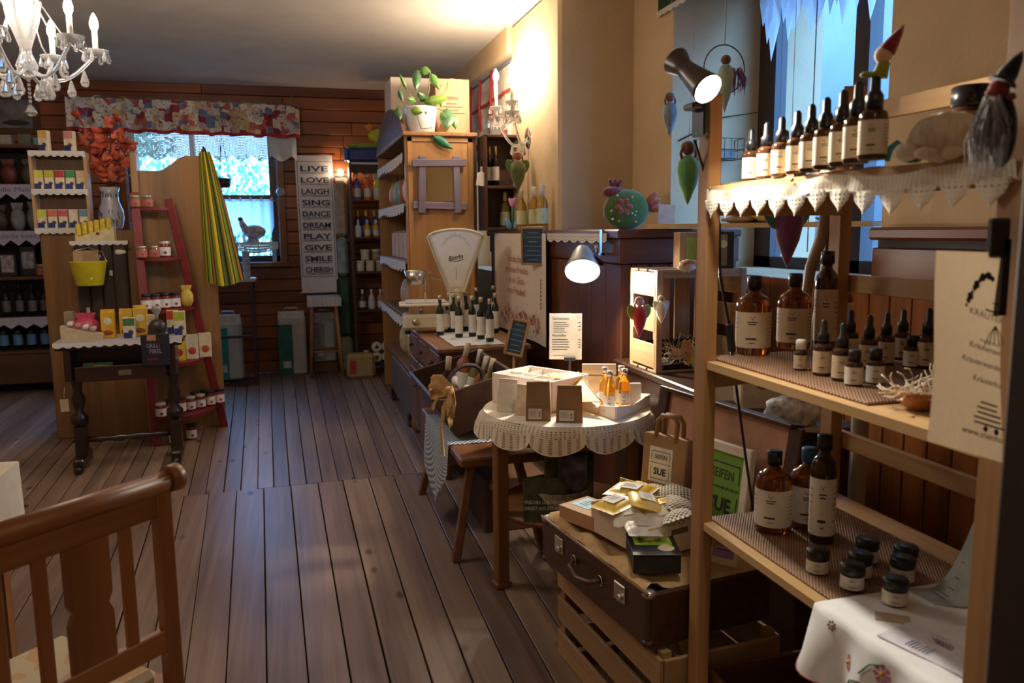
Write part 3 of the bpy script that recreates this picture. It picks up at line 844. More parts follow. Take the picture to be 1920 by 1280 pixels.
# ---- felt animal figures and folk
def wool(c, c2=None, scale=35):
    if isinstance(c, str): c = hx(c)
    k = ('wool', c, c2)
    if k in MATS: return MATS[k]
    m_, nt, b = _new('felted_wool'); MATS[k] = m_
    n = noise(nt, coords(nt, (1, 1, .35)), scale, 5, .7)
    c2 = hx(c2) if isinstance(c2, str) else (c2 or tuple(v * .6 for v in c))
    L(nt, mixc(nt, ramp(nt, n, .3, .7), c2, c), b.inputs['Base Color'])
    b.inputs['Roughness'].default_value = 1; b.inputs['Sheen Weight'].default_value = .6; bump(nt, b, n, .7, .004)
    return m_
def tuft(n, c, r, l, down=True, spread=.5, rad=.0012):
    """loose wool strands hanging from c"""
    mm = M(); c = V(c)
    for i in range(n):
        a = random.uniform(0, 2 * PI); rr = r * math.sqrt(random.random()); s = c + V((rr * math.cos(a), rr * math.sin(a), random.uniform(-.1, .1) * l))
        e = s + V((math.cos(a) * l * spread * random.random(), math.sin(a) * l * spread * random.random(), -l * random.uniform(.6, 1.1)))
        mid = (s + e) / 2 + V((math.cos(a), math.sin(a), 0)) * l * .12
        mm.tube([s, mid, e], [rad, rad, rad * .3], 4)
    return mm
def fairy(label, p, h, body, head, hair, wing=None, string=None, w=.3, rz=0, tip=True):
    t = thing('felt_fairy', label, 'felt figure', p, rz)
    r = h * w * .5
    part(M().lathe([(0, -h * .5), (r * .25, -h * .4), (r * .75, -h * .18), (r, .04 * h), (r * .85, h * .18), (r * .4, h * .27), (0, h * .29)], 12), 'body', wool(*body) if isinstance(body, tuple) else wool(body), t)
    part(M().ball((0, 0, h * .37), h * .1, 10, 8), 'head', wool(head), t)
    part(M().ball((0, h * .02, h * .42), (h * .11, h * .11, h * .08), 9, 6).tube([(-h * .1, 0, h * .4), (-h * .13, 0, h * .3), (-h * .1, 0, h * .2)], h * .025, 5).tube([(h * .1, 0, h * .4), (h * .13, 0, h * .3), (h * .1, 0, h * .2)], h * .025, 5), 'hair', wool(hair), t)
    if wing:
        for s in (-1, 1):
            part(M().ball((s * h * .17, h * .03, h * .12), (h * .13, h * .025, h * .2), 10, 7, RY(s * .5)), 'wing', wool(wing), t)
    if string:
        part(M().tube([(0, 0, h * .45), V(string) - V(p)], .0008, 4), 'string', mat('b9a995', .8), t)
    return t
# resting white woolly animal with thick fleece on the top shelf
p = Py(1775, 290, .985); p.z = SZ[0]
sh_ = thing('woolly_animal', 'white woolly animal figure lying at the right end of the top shelf', 'figurine', p, -.5)
FL = wool('ece2d0', 'b3a592', 60)
part(M().ball((0, 0, .033), (.052, .03, .036), 22, 14, fn=lambda q: 1 + .05 * math.sin(17 * q.x + 5 * q.z) * math.sin(13 * q.z + 9 * q.y)), 'fleece', FL, sh_)
part(M().ball((-.055, -.004, .014), (.018, .013, .014), 12, 8), 'head', FL, sh_)
for q in (-.035, .0, .03): part(M().ball((q, -.026, .009), (.016, .009, .009), 10, 6), 'leg', wool('f0e0c6'), sh_)
part(M().ball((-.058, -.016, .024), (.004, .003, .008), 6, 5), 'ear', FL, sh_)
j2 = thing('cream_jar', 'amber jar with black lid standing behind the woolly animal', 'jar', Py(1822, 216, 1.16), 0)
j2.location.z = SZ[0]
part(M().lathe([(.03, 0), (.032, .004), (.032, .105), (.028, .11)], 20), 'glass_body', AMBERD, j2)
part(label_band(.0326, .03, .098), 'paper_label', mat('8a7460', .6), j2)
part(M().lathe([(.032, .108), (.034, .11), (.034, .14), (.03, .143), (0, .143)], 20), 'lid', LID, j2)
# teal loop snake
p = Py(1690, 305, 1.04); p.z = SZ[0]
sn = thing('teal_figurine', 'small teal loop figurine between the droppers and the woolly animal', 'figurine', p, -.6)
part(M().tube([(-.02, 0, .004), (-.017, 0, .022), (-.008, 0, .03), (.002, 0, .022), (.005, 0, .006), (.013, 0, .004), (.02, 0, .005)], [.004, .005, .006, .006, .006, .005, .003], 8), 'body', mat((.03, .30, .36), .4), sn)
part(M().ball((-.026, 0, .012), (.009, .005, .004), 8, 6), 'head', mat((.08, .05, .035), .5), sn)
part(M().ball((.02, .006, .012), (.012, .006, .012), 8, 6), 'shell', mat((.3, .18, .08), .5), sn)
# pixie with a red pointed cap perched on the widest bottle
b9 = Py(1636, 312, 1.06)
px_ = thing('felt_pixie', 'felt pixie with a red pointed cap on top of the widest dropper bottle', 'felt figure', (b9.x, b9.y - .005, z0 + .122), -.5)
part(M().cyl((0, 0, 0), (.006, 0, .022), .012, .009, 10), 'collar', wool('a3a31e'), px_)
part(M().ball((.004, 0, .031), .013, 10, 8), 'head', wool('e0b88c'), px_)
part(M().lathe([(.013, 0), (.011, .012), (.006, .03), (.0, .046)], 10, (.008, 0, .036), RY(.55)), 'pointed_cap', wool('8e1f26'), px_)
part(M().ball((-.016, 0, .004), (.012, .006, .005), 8, 6), 'leaf_hand', wool('8a9a20'), px_)
# bearded gnome hanging on the near post
gp = Py(1868, 235, .80)
gn = thing('felt_gnome', 'felt gnome with black hat and long grey beard hung on the near post', 'felt figure', gp, -.6)
part(M().ball((.012, .01, -.01), (.022, .02, .06), 12, 10), 'body', wool('26202f'), gn)
part(M().ball((0, 0, .058), .017, 12, 9), 'head', wool('b5402f'), gn)
part(M().ball((-.012, -.008, .052), (.010, .008, .006), 8, 6).ball((.018, -.004, .045), (.008, .007, .007), 8, 6), 'cheek', wool('c9705a'), gn)
part(M().lathe([(.024, 0), (.022, .004), (.016, .008), (.015, .02), (.008, .045), (0, .058)], 12, (.004, 0, .068), RY(.5)), 'hat', wool('141511'), gn)
part(tuft(120, (-.012, -.012, .035), .014, .115, spread=.16, rad=.0013), 'beard', wool('c8c5c9', '8d8a90'), gn)
part(tuft(16, (-.004, -.022, .01), .010, .05, spread=.3, rad=.002), 'brown_lock', wool('6d5238'), gn)
gn.scale = (.72, .72, .72)
# little plaque in the window
pl = thing('wooden_plaque', 'small plain wooden plaque standing in front of the window frame', 'plaque', Py(1602, 195, 1.62) , -.4)
pl.location.z = SZ[0]
part(M().box((0, 0, .20), (.048, .006, .05)), 'board', wood('a88260', '7c5a3e', 0), pl)
part(M().cyl((0, 0, 0), (0, 0, .18), .003, .003, 6).cyl((0, 0, 0), (0, 0, .008), .02, .02, 12), 'stick', wood('a88260', '7c5a3e'), pl)
# knitted lace edging under the top shelf
KN = cloth('efe6d6', None, 90, 9, .28); KN2 = wool('f2eadc', 'cbbda6', 90); KN3 = cloth('f2eadc', None, 5, 5, .22)
le = thing('lace_edging', 'white knitted lace edging with points under the top shelf', 'lace trim', (SX0 - .008, SY1, SZ[0] - .018))
Ls = SY1 - SY0 + .03
def sag(u): return .006 * abs(math.sin(u * PI * 2.0)) 
part(M().grid(lambda u, v: (-.003 - .006 * math.sin(u * 43) * v, -u * Ls, .012 - sag(u) - v * .026 - .003 * math.sin(u * 20)), 90, 4), 'knitted_band', KN, le)
m = M(); m.tube([(-.004, -i / 60 * Ls, .010 - sag(i / 60) - .026 - .003 * math.sin(i / 3)) for i in range(61)], .0028, 6)
part(m, 'cord', KN2, le)
for k in range(13):
    u = (k + .5) / 13; b0 = -.016 - sag(u) - .003 * math.sin(u * 20)
    mm = M().grid(lambda a_, b_: (-.004 - .003 * math.sin(a_ * PI) - .0015 * math.sin(a_ * 40) * (1 - b_), (a_ - .5) * (.054 * (1 - b_) ** .75 + .010 * math.sin(b_ * PI) ** 2 + .004), .004 - .034 * b_ - .005 * b_ * math.sin(a_ * PI)), 12, 8)
    part(mm, 'point', KN3, le, loc=(-.002, -u * Ls, b0))
for u in (.02, .40): part(M().ball((0, 0, 0), .004, 8, 6), 'brass_pin', mat((.5, .35, .1), .3, 1), le, loc=(-.003, -u * Ls, .012))
# paper banner at the near end
def thin_paper(c, back=.40):
    m_ = bpy.data.materials.new('thin_paper'); m_.use_nodes = True; nt = m_.node_tree; nt.nodes.remove(nt.nodes['Principled BSDF'])
    tl = nt.nodes.new('ShaderNodeBsdfTranslucent'); df = nt.nodes.new('ShaderNodeBsdfDiffuse'); mx = nt.nodes.new('ShaderNodeMixShader'); nz = nt.nodes.new('ShaderNodeTexNoise'); nz.inputs['Scale'].default_value = 18
    cc = mixc(nt, nz.outputs[0], tuple(v * .85 for v in c), c); L(nt, cc, tl.inputs[0]); L(nt, cc, df.inputs[0])
    mx.inputs[0].default_value = 1 - back; L(nt, tl.outputs[0], mx.inputs[1]); L(nt, df.outputs[0], mx.inputs[2]); L(nt, mx.outputs[0], nt.nodes['Material Output'].inputs[0])
    return m_
bp = thing('paper_banner', 'beige paper banner with herb shop lettering hanging on the near post', 'banner', Py(1800, 640, .845))
bo = bp.location
def bpt(px, py): return Py(px, py, .845) - bo
c00, c10, c11, c01 = bpt(1738, 826), bpt(1876, 866), bpt(1884, 474), bpt(1760, 470)
def bsurf(u, v):
    a = c00.lerp(c10, u); b = c01.lerp(c11, u); p = a.lerp(b, v); return p + V((0, -.004 * math.sin(v * 5 + u * 2), 0))
sheet = part(M().grid(bsurf, 8, 16), 'sheet', thin_paper(hx('c8b092')), bp)
def btxt(mm, t, u, v, h, width=None, align='r', **k):
    o_ = bsurf(u, v) + V((0, -.003, 0)); ux = (c10 - c00).normalized(); put_text(mm, t, o_, ux, (c01 - c00), h, width, align, **k)
m = M()
btxt(m, 'KRÄUTER', .99, .665, .0085, .058); rect2d(m, bsurf(.84, .72) + V((0, -.003, 0)), c10 - c00, c01 - c00, .026, .0025); rect2d(m, bsurf(.90, .755) + V((0, -.003, 0)), c10 - c00, c01 - c00, .018, .0018)
for i, (t, v, h, wd) in enumerate((('traditionell', .555, .0045, .036), ('Kräutertee', .515, .0075, .053), ('Kräuterwande', .440, .0075, .066), ('Kräuterku', .360, .0075, .048), ('www.steinhu', .095, .0085, .072))): btxt(m, t, .96, v, h, wd, bold=.01)
for i in range(5): rect2d(m, bsurf(.78 - .03 * (i % 2), .27 - .026 * i) + V((0, -.003, 0)), c10 - c00, c01 - c00, .03 + .006 * i, .0025)
part(m, 'lettering', mat((.09, .065, .05), .8, bmp=0), sheet)
m = M()
for i in range(14):
    a = i / 13; u = .45 + .35 * a; v = .74 + .15 * math.sin(a * 2.0)
    disc2d(m, bsurf(u, v) + V((0, -.003, 0)), c10 - c00, c01 - c00, .0025 + .0015 * (i % 3), 7)
for a in (-.9, -.45, 0, .45, .9):
    o_ = bsurf(.88, .655) + V((0, -.004, 0)); m.tube([o_, o_ + V((math.sin(a) * .012, 0, -.012)), o_ + V((math.sin(a) * .02, 0, -.026))], .0006, 4)
part(m, 'sprig_emblem', mat((.12, .09, .07), .8, bmp=0), sheet)
part(disc2d(M(), bsurf(.72, .145) + V((0, -.003, 0)), c10 - c00, c01 - c00, .0042), 'round_icon', mat('a8434a', .7, bmp=0), sheet)
part(disc2d(M(), bsurf(.88, .142) + V((0, -.003, 0)), c10 - c00, c01 - c00, .0042), 'round_icon', mat('3a4a7a', .7, bmp=0), sheet)
part(M().box(bpt(1872, 445), (.03, .012, .05), bev=.003).box(bpt(1878, 520), (.012, .012, .10)), 'clip', mat((.02, .012, .01), .5), bp)
# straw bowl
p = Pz(1722, 768, z1 - .006)
bw = thing('wooden_bowl', 'small wooden bowl filled with white straw on the middle shelf', 'bowl', p)
part(M().lathe([(.014, 0), (.026, .008), (.036, .022), (.040, .034), (.037, .034), (.02, .012), (0, .008)], 20), 'shell', wood('b0703c', '7a4722', 0, 20, .35), bw)
def straw(c, r, n, l, rad=.0007, up=.5, sd=1):
    mm = M(); rd = random.Random(sd); c = V(c)
    for i in range(n):
        a = rd.uniform(0, 2 * PI); rr = r * math.sqrt(rd.random()); p0 = c + V((rr * math.cos(a), rr * math.sin(a), rd.uniform(0, .3) * l))
        pts = [p0]; d = V((rd.uniform(-1, 1), rd.uniform(-1, 1), rd.uniform(-.2, 1) * up)).normalized()
        for k in range(5):
            d = (d + V((rd.uniform(-.7, .7), rd.uniform(-.7, .7), rd.uniform(-.7, .6)))).normalized(); q_ = pts[-1] + d * l / 4
            if q_.z < c.z: q_.z = c.z + .002
            pts.append(q_)
        mm.tube(pts, rad, 4)
    return mm
st = part(straw((0, 0, .024), .03, 60, .045, .0011), 'straw', mat('e9dcc6', .8), bw); st['kind'] = 'stuff'
# ---- embroidered cloth and leaflets on the lower shelf
cl = thing('embroidered_cloth', 'white cloth with stitched pink flowers draped over the lower shelf edge', 'cloth', (SX0, 1.02, SZ[2] + .0045))
def clf(u, v):
    x = -.02 + .30 * u; y = .20 - .36 * v
    if u < .35:
        k = (u / .35); return (-.012 - .026 * (1 + math.sin(v * 19)) * (1 - k), y, -.10 * (1 - k) * (1 + .5 * math.sin(v * 3.4)) + .004)
    return (-.012 + .30 * (u - .35) / .65, y, .004 + .0015 * math.sin(u * 30) * math.sin(v * 21))
part(M().grid(clf, 26, 30), 'linen', mat('eef0f5', .85, var=.03), cl)
part(M().tube([V(clf(0, i / 40)) for i in range(41)], .0018, 5), 'pink_hem', mat('b8707a', .8), cl)
def flower(u, v, col, r=.012, cen='d8a030'):
    o_ = V(clf(u, v)) ; e1 = (V(clf(u + .02, v)) - o_).normalized(); e2 = (V(clf(u, v + .02)) - o_).normalized()
    mm = M()
    for k in range(7):
        a = 2 * PI * k / 7; d = e1 * math.cos(a) + e2 * math.sin(a); s = d.cross(e1.cross(e2)).normalized() * r * .28
        nn = e1.cross(e2).normalized() * -.0015
        if nn.x > 0 or nn.z < 0: nn = -nn
        mm.add([o_ + nn + d * r * .3, o_ + nn + d * r * .75 + s, o_ + nn + d * r, o_ + nn + d * r * .75 - s], [(0, 1, 2, 3)])
    fl_ = part(mm, 'stitched_flower', mat(col, .8), cl)
    part(M().ball(o_ + nn, r * .25, 7, 5), 'stitched_center', mat(cen, .8), fl_)
flower(.20, .30, 'd2659a', .016); flower(.26, .52, 'd070a8', .018); flower(.30, .16, '7c3b5c', .01); flower(.12, .42, 'c87aa0', .012)
m = M()
for (u, v) in ((.12, .34), (.15, .47), (.22, .42)): m.tube([V(clf(u, v)) + V((-.002, 0, .001)), V(clf(u + .05, v + .04)) + V((-.002, 0, .002)), V(clf(u + .07, v + .10)) + V((-.002, 0, .002))], .0015, 4)
part(m, 'stitched_stem', mat('4f7a4a', .8), cl)
lf = thing('leaflet', 'curled grey paper leaflet with handwritten notes leaning at the near post', 'leaflet', Pz(1755, 1120, z2))
part(M().grid(lambda u, v: (.10 * u - .03, -.055 * u + .08 * v - .03, .004 + .11 * max(0, u - .35) ** 2 * 3), 12, 6), 'sheet', mat('a9b0b2', .75), lf)
m = M()
for k in range(5): m.tube([(.0 + .012 * k, -.02 + .002 * k, .0055 + .11 * max(0, .3 + .12 * k - .35) ** 2 * 3 + .001), (.004 + .012 * k, .012, .0065 + .11 * max(0, .3 + .12 * k - .35) ** 2 * 3)], .0008, 4)
part(m, 'handwriting', INK, lf)
one(M().box((0, 0, .0015), (.032, .055, .003)), 'paper_tag', mat('b8a694', .8), 'beige paper tag lying on the embroidered cloth', 'tag', Pz(1672, 1160, z2 + .001), .9)
lf = thing('leaflet', 'white printed leaflet lying on the shelf edge in front of the jars', 'leaflet', Pz(1752, 1215, z2 + .004), .25)
part(M().box((0, 0, .001), (.09, .15, .002)), 'sheet', mat('d8d6e4', .7), lf)
m = M(); fine_lines(m, (-.02, .03, .0025), (1, 0, 0), (0, 1, 0), .03, 7, .006, .0016); 
for k in range(7): m.tube([(.012, -.02 + .004 * k, .003), (.028, -.015 + .006 * k, .003)], .0006, 4)
part(m, 'print', mat('4a4a6a', .8), lf)
# ---- under the shelf: storage box, wire hen basket, rolling pin
bx_ = thing('wooden_tray_box', 'low open wooden box standing on the floor under the shelf', 'box', (1.14, 1.45, 0))
TB = wood('7a4a26', '4a2a14', 0, 9); 
for (c, d) in (((0, -.25, .16), (.34, .014, .32)), ((0, .25, .16), (.34, .014, .32)), ((-.165, 0, .16), (.014, .5, .32)), ((.165, 0, .16), (.014, .5, .32)), ((0, 0, .01), (.33, .49, .02))):
    part(M().box((0, 0, 0), d, bev=.003), 'side_board', TB, bx_, loc=c)
part(M().box((0, -.12, .315), (.32, .24, .012), bev=.003), 'cover_board', TB, bx_)
hb = thing('wire_hen_basket', 'white wire hen shaped egg basket under the lower shelf', 'basket', (1.06, 1.31, .3215), .2)
for ch in bx_.children: pass
WIRE = mat('c9c2ba', .5, .3)
m = M()
for k in range(14):
    a = 2 * PI * k / 14; m.tube([(.085 * math.cos(a) * s, .085 * math.sin(a) * s, z) for s, z in ((.45, -.0), (.8, .02), (1.0, .05), (.98, .08), (.72, .10))], .0012, 4)
for s, z in ((.45, 0), (.8, .02), (1, .05), (.98, .08)): m.tube([(.085 * s * math.cos(2 * PI * i / 20), .085 * s * math.sin(2 * PI * i / 20), z) for i in range(20)], .0014, 4, True)
part(m, 'wire_body', WIRE, hb)
m = M()
for k in range(9):
    a = 2 * PI * k / 9; m.tube([(.03 + .04 * math.cos(a) * s, .04 * math.sin(a) * s, z) for s, z in ((1, .10), (.7, .13), (.35, .17), (.08, .20))], .0012, 4)
for s, z in ((1, .10), (.85, .115), (.7, .13), (.5, .15), (.35, .17), (.2, .186)): m.tube([(.03 + .04 * s * math.cos(2 * PI * i / 14), .04 * s * math.sin(2 * PI * i / 14), z) for i in range(14)], .001, 4, True)
part(m, 'wire_neck', WIRE, hb)
m = M(); m.tube([(-.05 + .034 * math.cos(2 * PI * i / 18), .035 * math.sin(2 * PI * i / 18), .10) for i in range(18)], .002, 5, True)
m.tube([(-.08, 0, .06), (-.11, 0, .10), (-.10, 0, .125)], .0015, 4)
part(m, 'rim_ring', WIRE, hb)
# ------------------------------------------------------------------ round table and what stands on it
OAK = wood('8f5f33', '5d3819', 2, 10, .45, 0, .12); OAKX = wood('946337', '603b1b', 0, 9, .45)
TC = V((1.06, 3.03, 0)); TR, TZ = .335, .70
rt = thing('round_table', 'small round wooden table with three legs and a lower shelf', 'table', TC)
part(M().lathe([(0, TZ - .024), (TR - .012, TZ - .024), (TR, TZ - .012), (TR - .003, TZ), (0, TZ)], 48), 'table_top', OAKX, rt)
part(M().lathe([(.27, TZ - .10), (.29, TZ - .10), (.29, TZ - .024), (.27, TZ - .024), (.27, TZ - .10)], 40, cap=False), 'apron', OAKX, rt)
for a in (192, 72, 312):
    r_ = math.radians(a); mm = M().box((0, 0, (TZ - .03) / 2), (.05, .05, TZ - .03), bev=.004); mm.box((0, 0, .012), (.066, .066, .024), bev=.006)
    part(mm, 'leg', OAK, rt, loc=(.305 * math.cos(r_), .305 * math.sin(r_), 0), rot=(0, 0, r_))
part(M().lathe([(0, .285), (.285, .285), (.29, .295), (.287, .305), (0, .305)], 40), 'lower_shelf', OAKX, rt)
# crochet cloth
CRO = cloth('efe4d2', None, 130, 6, .33, lacy=14); CRO2 = cloth('efe4d2', None, 66, 9, .32)
dc = thing('crochet_tablecloth', 'cream crochet cloth with scalloped hem on the round table', 'tablecloth', TC + V((0, 0, TZ + .001)))
part(M().lathe([(0, .001), (TR * .5, .0012), (TR + .004, .001)], 60, cap=False), 'centre', mat('e8dcc8', .9, var=.1, scale=120, bmp=.5), dc)
NS = 11
def hem(u, v):
    a = u * 2 * PI; sc_ = abs(math.sin(u * NS * PI)); L_ = .055 + .05 * sc_ ** .6
    fold = .012 * math.sin(u * NS * 2 * PI + .6) * v + .006 * math.sin(u * 31) * v
    r_ = TR + .004 + .010 * min(1, v * 4) + .012 * v + fold
    return (r_ * math.cos(a), r_ * math.sin(a), .001 - L_ * v)
part(M().grid(lambda u, v: hem(u, v * .45), 176, 5), 'filet_band', CRO, dc)
part(M().grid(lambda u, v: hem(u, .45 + v * .55), 176, 6), 'scalloped_hem', CRO2, dc)
part(M().tube([V(hem(i / 352, 1)) for i in range(352)], .0022, 4, True), 'hem_cord', mat('efe4d2', .9), dc)
TT = TZ + .003
# white organiser box
WHT = mat('e4d8cb', .6, var=.05, scale=10); WHT2 = mat('efe8e0', .55, var=.03)
FLp, FRp = V((.795, 3.22, TT)), V((.965, 2.94, TT))
ux = (FRp - FLp).normalized(); rz_o = math.atan2(ux.y, ux.x)
ob = thing('organiser_box', 'white wooden organiser box with compartments on the round table', 'box', FLp, rz_o)
wd, dp, hh = (FRp - FLp).length, .235, .125
for nme, c, d in (('front_wall', (wd / 2, .005, hh / 2), (wd, .008, hh)), ('back_wall', (wd / 2, dp, hh / 2), (wd, .008, hh)), ('side_wall', (.004, dp / 2, hh / 2), (.008, dp, hh)), ('side_wall', (wd - .004, dp / 2, hh / 2), (.008, dp, hh)), ('bottom', (wd / 2, dp / 2, .004), (wd, dp, .008))):
    part(M().box((0, 0, 0), d, bev=.0015), nme, WHT, ob, loc=c)
for i, x in enumerate((.25, .5, .75)): part(M().box((0, 0, 0), (.005, dp - .01, hh * .9)), 'divider', WHT, ob, loc=(wd * x, dp / 2, hh * .47))
for i, y in enumerate((.33, .62)): part(M().box((0, 0, 0), (wd - .02, .005, hh * .88)), 'divider', WHT, ob, loc=(wd / 2, dp * y, hh * .46))
pk = ['ded2c2', 'e9e1d4', 'd8cab6', 'b89468']
for i in range(4): part(M().box((0, 0, 0), (wd * .2, .006, hh * .5)), 'card_insert', mat(pk[i], .8), ob, loc=(wd * (.13 + .25 * i), dp * .45, hh * .70), rot=(-.12, 0, 0))
part(M().box((wd * .72, -.001, hh * .66), (.055, .004, .022)), 'handle_slot', mat((.12, .10, .09), .8), ob)
# bags
def paper_bag(label, p, rz, w_, d_, h_, m_, lab=None, txt=None):
    t = thing('paper_bag', label, 'bag', p, rz)
    hb_ = h_ * .82
    vs = [(-w_ / 2, -d_ / 2, 0), (w_ / 2, -d_ / 2, 0), (w_ / 2, d_ / 2, 0), (-w_ / 2, d_ / 2, 0), (-w_ / 2 * .97, -d_ / 2 * .8, hb_ * .5), (w_ / 2 * .97, -d_ / 2 * .8, hb_ * .5), (w_ / 2 * .97, d_ / 2, hb_ * .5), (-w_ / 2 * .97, d_ / 2, hb_ * .5), (-w_ / 2 * .9, d_ * .10, h_), (w_ / 2 * .9, d_ * .10, h_), (w_ / 2 * .9, d_ * .17, h_), (-w_ / 2 * .9, d_ * .17, h_)]
    fs = [(3, 2, 1, 0)] + [(4 * k + i, 4 * k + (i + 1) % 4, 4 * k + (i + 1) % 4 + 4, 4 * k + i + 4) for k in (0, 1) for i in range(4)] + [(8, 9, 10, 11)]
    part(M().add(vs, fs), 'bag_body', m_, t)
    part(M().box((0, d_ * .08, h_ - .010), (w_ * .92, .005, .022)), 'folded_top', m_, t)
    if lab:
        lw, lh, lx = lab
        sl = V((0, d_ * .1, hb_ * .5)).normalized(); o_ = V((lx, -d_ / 2 * .955, h_ * .05 + lh / 2)) - V((0, .002, 0))
        lb_ = part(rect2d(M(), o_, (1, 0, 0), sl, lw, lh, .001), 'sticker', PAPER, t)
        mm = M(); fine_lines(mm, o_ + sl * lh * .30 - V((lw * .12, 0, 0)), (1, 0, 0), sl, lw * .6, 6, lh * .1, lh * .025, lift=.0016)
        put_text(mm, txt or 'SUE', o_ + V((lw * .40, 0, 0)) + sl * (-lh * .3), sl, V((-1, 0, 0)), lw * .14, lh * .5, 'l', lift=.0018, bold=.02)
        part(mm, 'print', INK, lb_)
    return t
BRN = mat('a07f5c', .8, var=.12, scale=8, bmp=.3); BRN2 = mat('9a7650', .8, var=.12, scale=8, bmp=.3)
WB = mat('ddd0c2', .55, var=.06, scale=14)
paper_bag('white paper pouch leaning on the organiser box, left one', (.815, 3.03, TT), rz_o + .25, .09, .035, .13, WB, (.02, .045, .02))
paper_bag('plain white pouch between the other pouch and the brown bag', (.858, 2.945, TT), rz_o + .3, .07, .03, .12, mat('d9c6b2', .6))
paper_bag('small brown paper bag with sticker, left of the two in front', (.887, 2.862, TT), -.30, .095, .055, .145, BRN, (.05, .040, -.012))
paper_bag('small brown paper bag with sticker, right of the two in front', (.992, 2.80, TT), -.38, .10, .055, .135, BRN2, (.055, .040, -.01))
# orange folder leaning
q1, q2, q3, q4 = Pz(1030, 701, TT + .127), Pz(1084, 699, TT + .127), Pz(1128, 754, TT + .055), Pz(1046, 757, TT + .035)
t = thing('orange_folder', 'orange yellow ribbed sheet leaning from organiser box to tray', 'folder', q4)
def fold_(u, v, dz=0): return q4.lerp(q3, u).lerp(q1.lerp(q2, u), v) - q4 + V((0, 0, .004 - .006 * math.sin(v * PI) + .0012 * math.sin(u * 90) + dz))
part(M().grid(fold_, 40, 12).grid(lambda u, v: fold_(u, v, -.003), 10, 6), 'sheet', mat('dda24c', .6, var=.06, scale=40), t)
part(M().tube([fold_(0, k / 8) for k in range(9)], .0022, 5).tube([fold_(1, k / 8) for k in range(9)], .0022, 5), 'edge_binding', mat('c88a38', .6), t)
# tray with scalloped sides
A, Bq, Cq = V((1.11, 3.0, TT)), V((1.165, 2.76, TT)), V((1.385, 2.94, TT))
e1, e2 = Bq - A, Cq - Bq
tr = thing('wooden_tray', 'white scalloped wooden tray holding oil bottles on the round table', 'tray', A)
def tray_side(o_, d, nm):
    l = d.length; n_ = 16
    pts = [(0, 0), (l, 0)] + [(l * (1 - i / n_), .030 + .020 * (abs(2 * (1 - i / n_) - 1)) ** .7) for i in range(n_ + 1)]
    part(M().prism(pts, .008, o_, d, (0, 0, 1)), nm, WHT2, tr)
tray_side(V((0, 0, 0)), e1, 'side_wall'); tray_side(e1, e2, 'end_wall'); tray_side(e2, e1, 'side_wall'); tray_side(V((0, 0, 0)), e2, 'end_wall')
part(M().add([V((0, 0, .001)), e1 + V((0, 0, .001)), e1 + e2 + V((0, 0, .001)), e2 + V((0, 0, .001)), V((0, 0, .007)), e1 + V((0, 0, .007)), e1 + e2 + V((0, 0, .007)), e2 + V((0, 0, .007))], [(3, 2, 1, 0), (4, 5, 6, 7), (0, 1, 5, 4), (1, 2, 6, 5), (2, 3, 7, 6), (3, 0, 4, 7)]), 'base', WHT2, tr)
OIL = gloss((.95, .55, .10), .05, .8); ALU = mat((.7, .68, .64), .3, 1, bmp=0)
ob_ = thing('oil_bottle', 'x', 'bottle')
part(M().lathe([(.021, 0), (.0235, .004), (.0235, .094), (.02, .108), (.011, .12), (.011, .142)], 18), 'glass_body', OIL, ob_)
part(M().lathe([(.0135, .134), (.0135, .156), (0, .157)], 14), 'cap', ALU, ob_)
lb_ = part(label_band(.0241, .02, .058, 3.4), 'paper_label', PAPER, ob_); part(label_print(.0245, .02, .058, 3), 'print', INK, lb_)
names = ('golden oil bottle at the front left in the tray', 'golden oil bottle at the front right in the tray', 'golden oil bottle at the back left in the tray', 'golden oil bottle at the back right in the tray')
for i, (x, y) in enumerate(((1.195, 2.90), (1.268, 2.925), (1.21, 2.985), (1.285, 2.995))):
    if i == 0: ob_.location = (x, y, TT + .008); ob_['label'] = names[0]; ob_.rotation_euler = (0, 0, -.4)
    else: dup(ob_, (x, y, TT + .008), -.4, names[i])
for i, (x, y, a, lb) in enumerate(((1.235, 3.035, .3, 'white sample pouch standing behind the oil bottles, left'), (1.33, 2.955, -.2, 'white sample pouch standing behind the oil bottles, right'))):
    one(M().box((0, 0, .045), (.05, .012, .09), bev=.004), 'sample_pouch', WHT2, lb, 'pouch', (x, y, TT + .008), a)
for i, (x, y, lb) in enumerate(((1.135, 2.87, 'small wrapped sweet at the left end in the tray'), (1.155, 2.84, 'small wrapped sweet at the near corner in the tray'))):
    one(M().ball((0, 0, .012), (.02, .014, .012), 8, 6, fn=lambda q: 1 + .15 * math.sin(9 * q.x)), 'wrapped_sweet', mat('e8c9a0', .5), lb, 'sweet', (x, y, TT + .008), i)
bd = thing('wooden_board', 'weathered wooden board of two planks standing behind the oil bottles', 'board', (1.27, 3.20, TT), -.35)
part(M().box((0, 0, .045), (.15, .014, .088), bev=.003), 'plank', wood('b59a78', '806648', 0, 9), bd, rot=(-.15, 0, 0)); part(M().box((0, 0, .115), (.15, .014, .048), bev=.003), 'plank', wood('b59a78', '806648', 0, 9), bd, rot=(-.15, 0, 0))
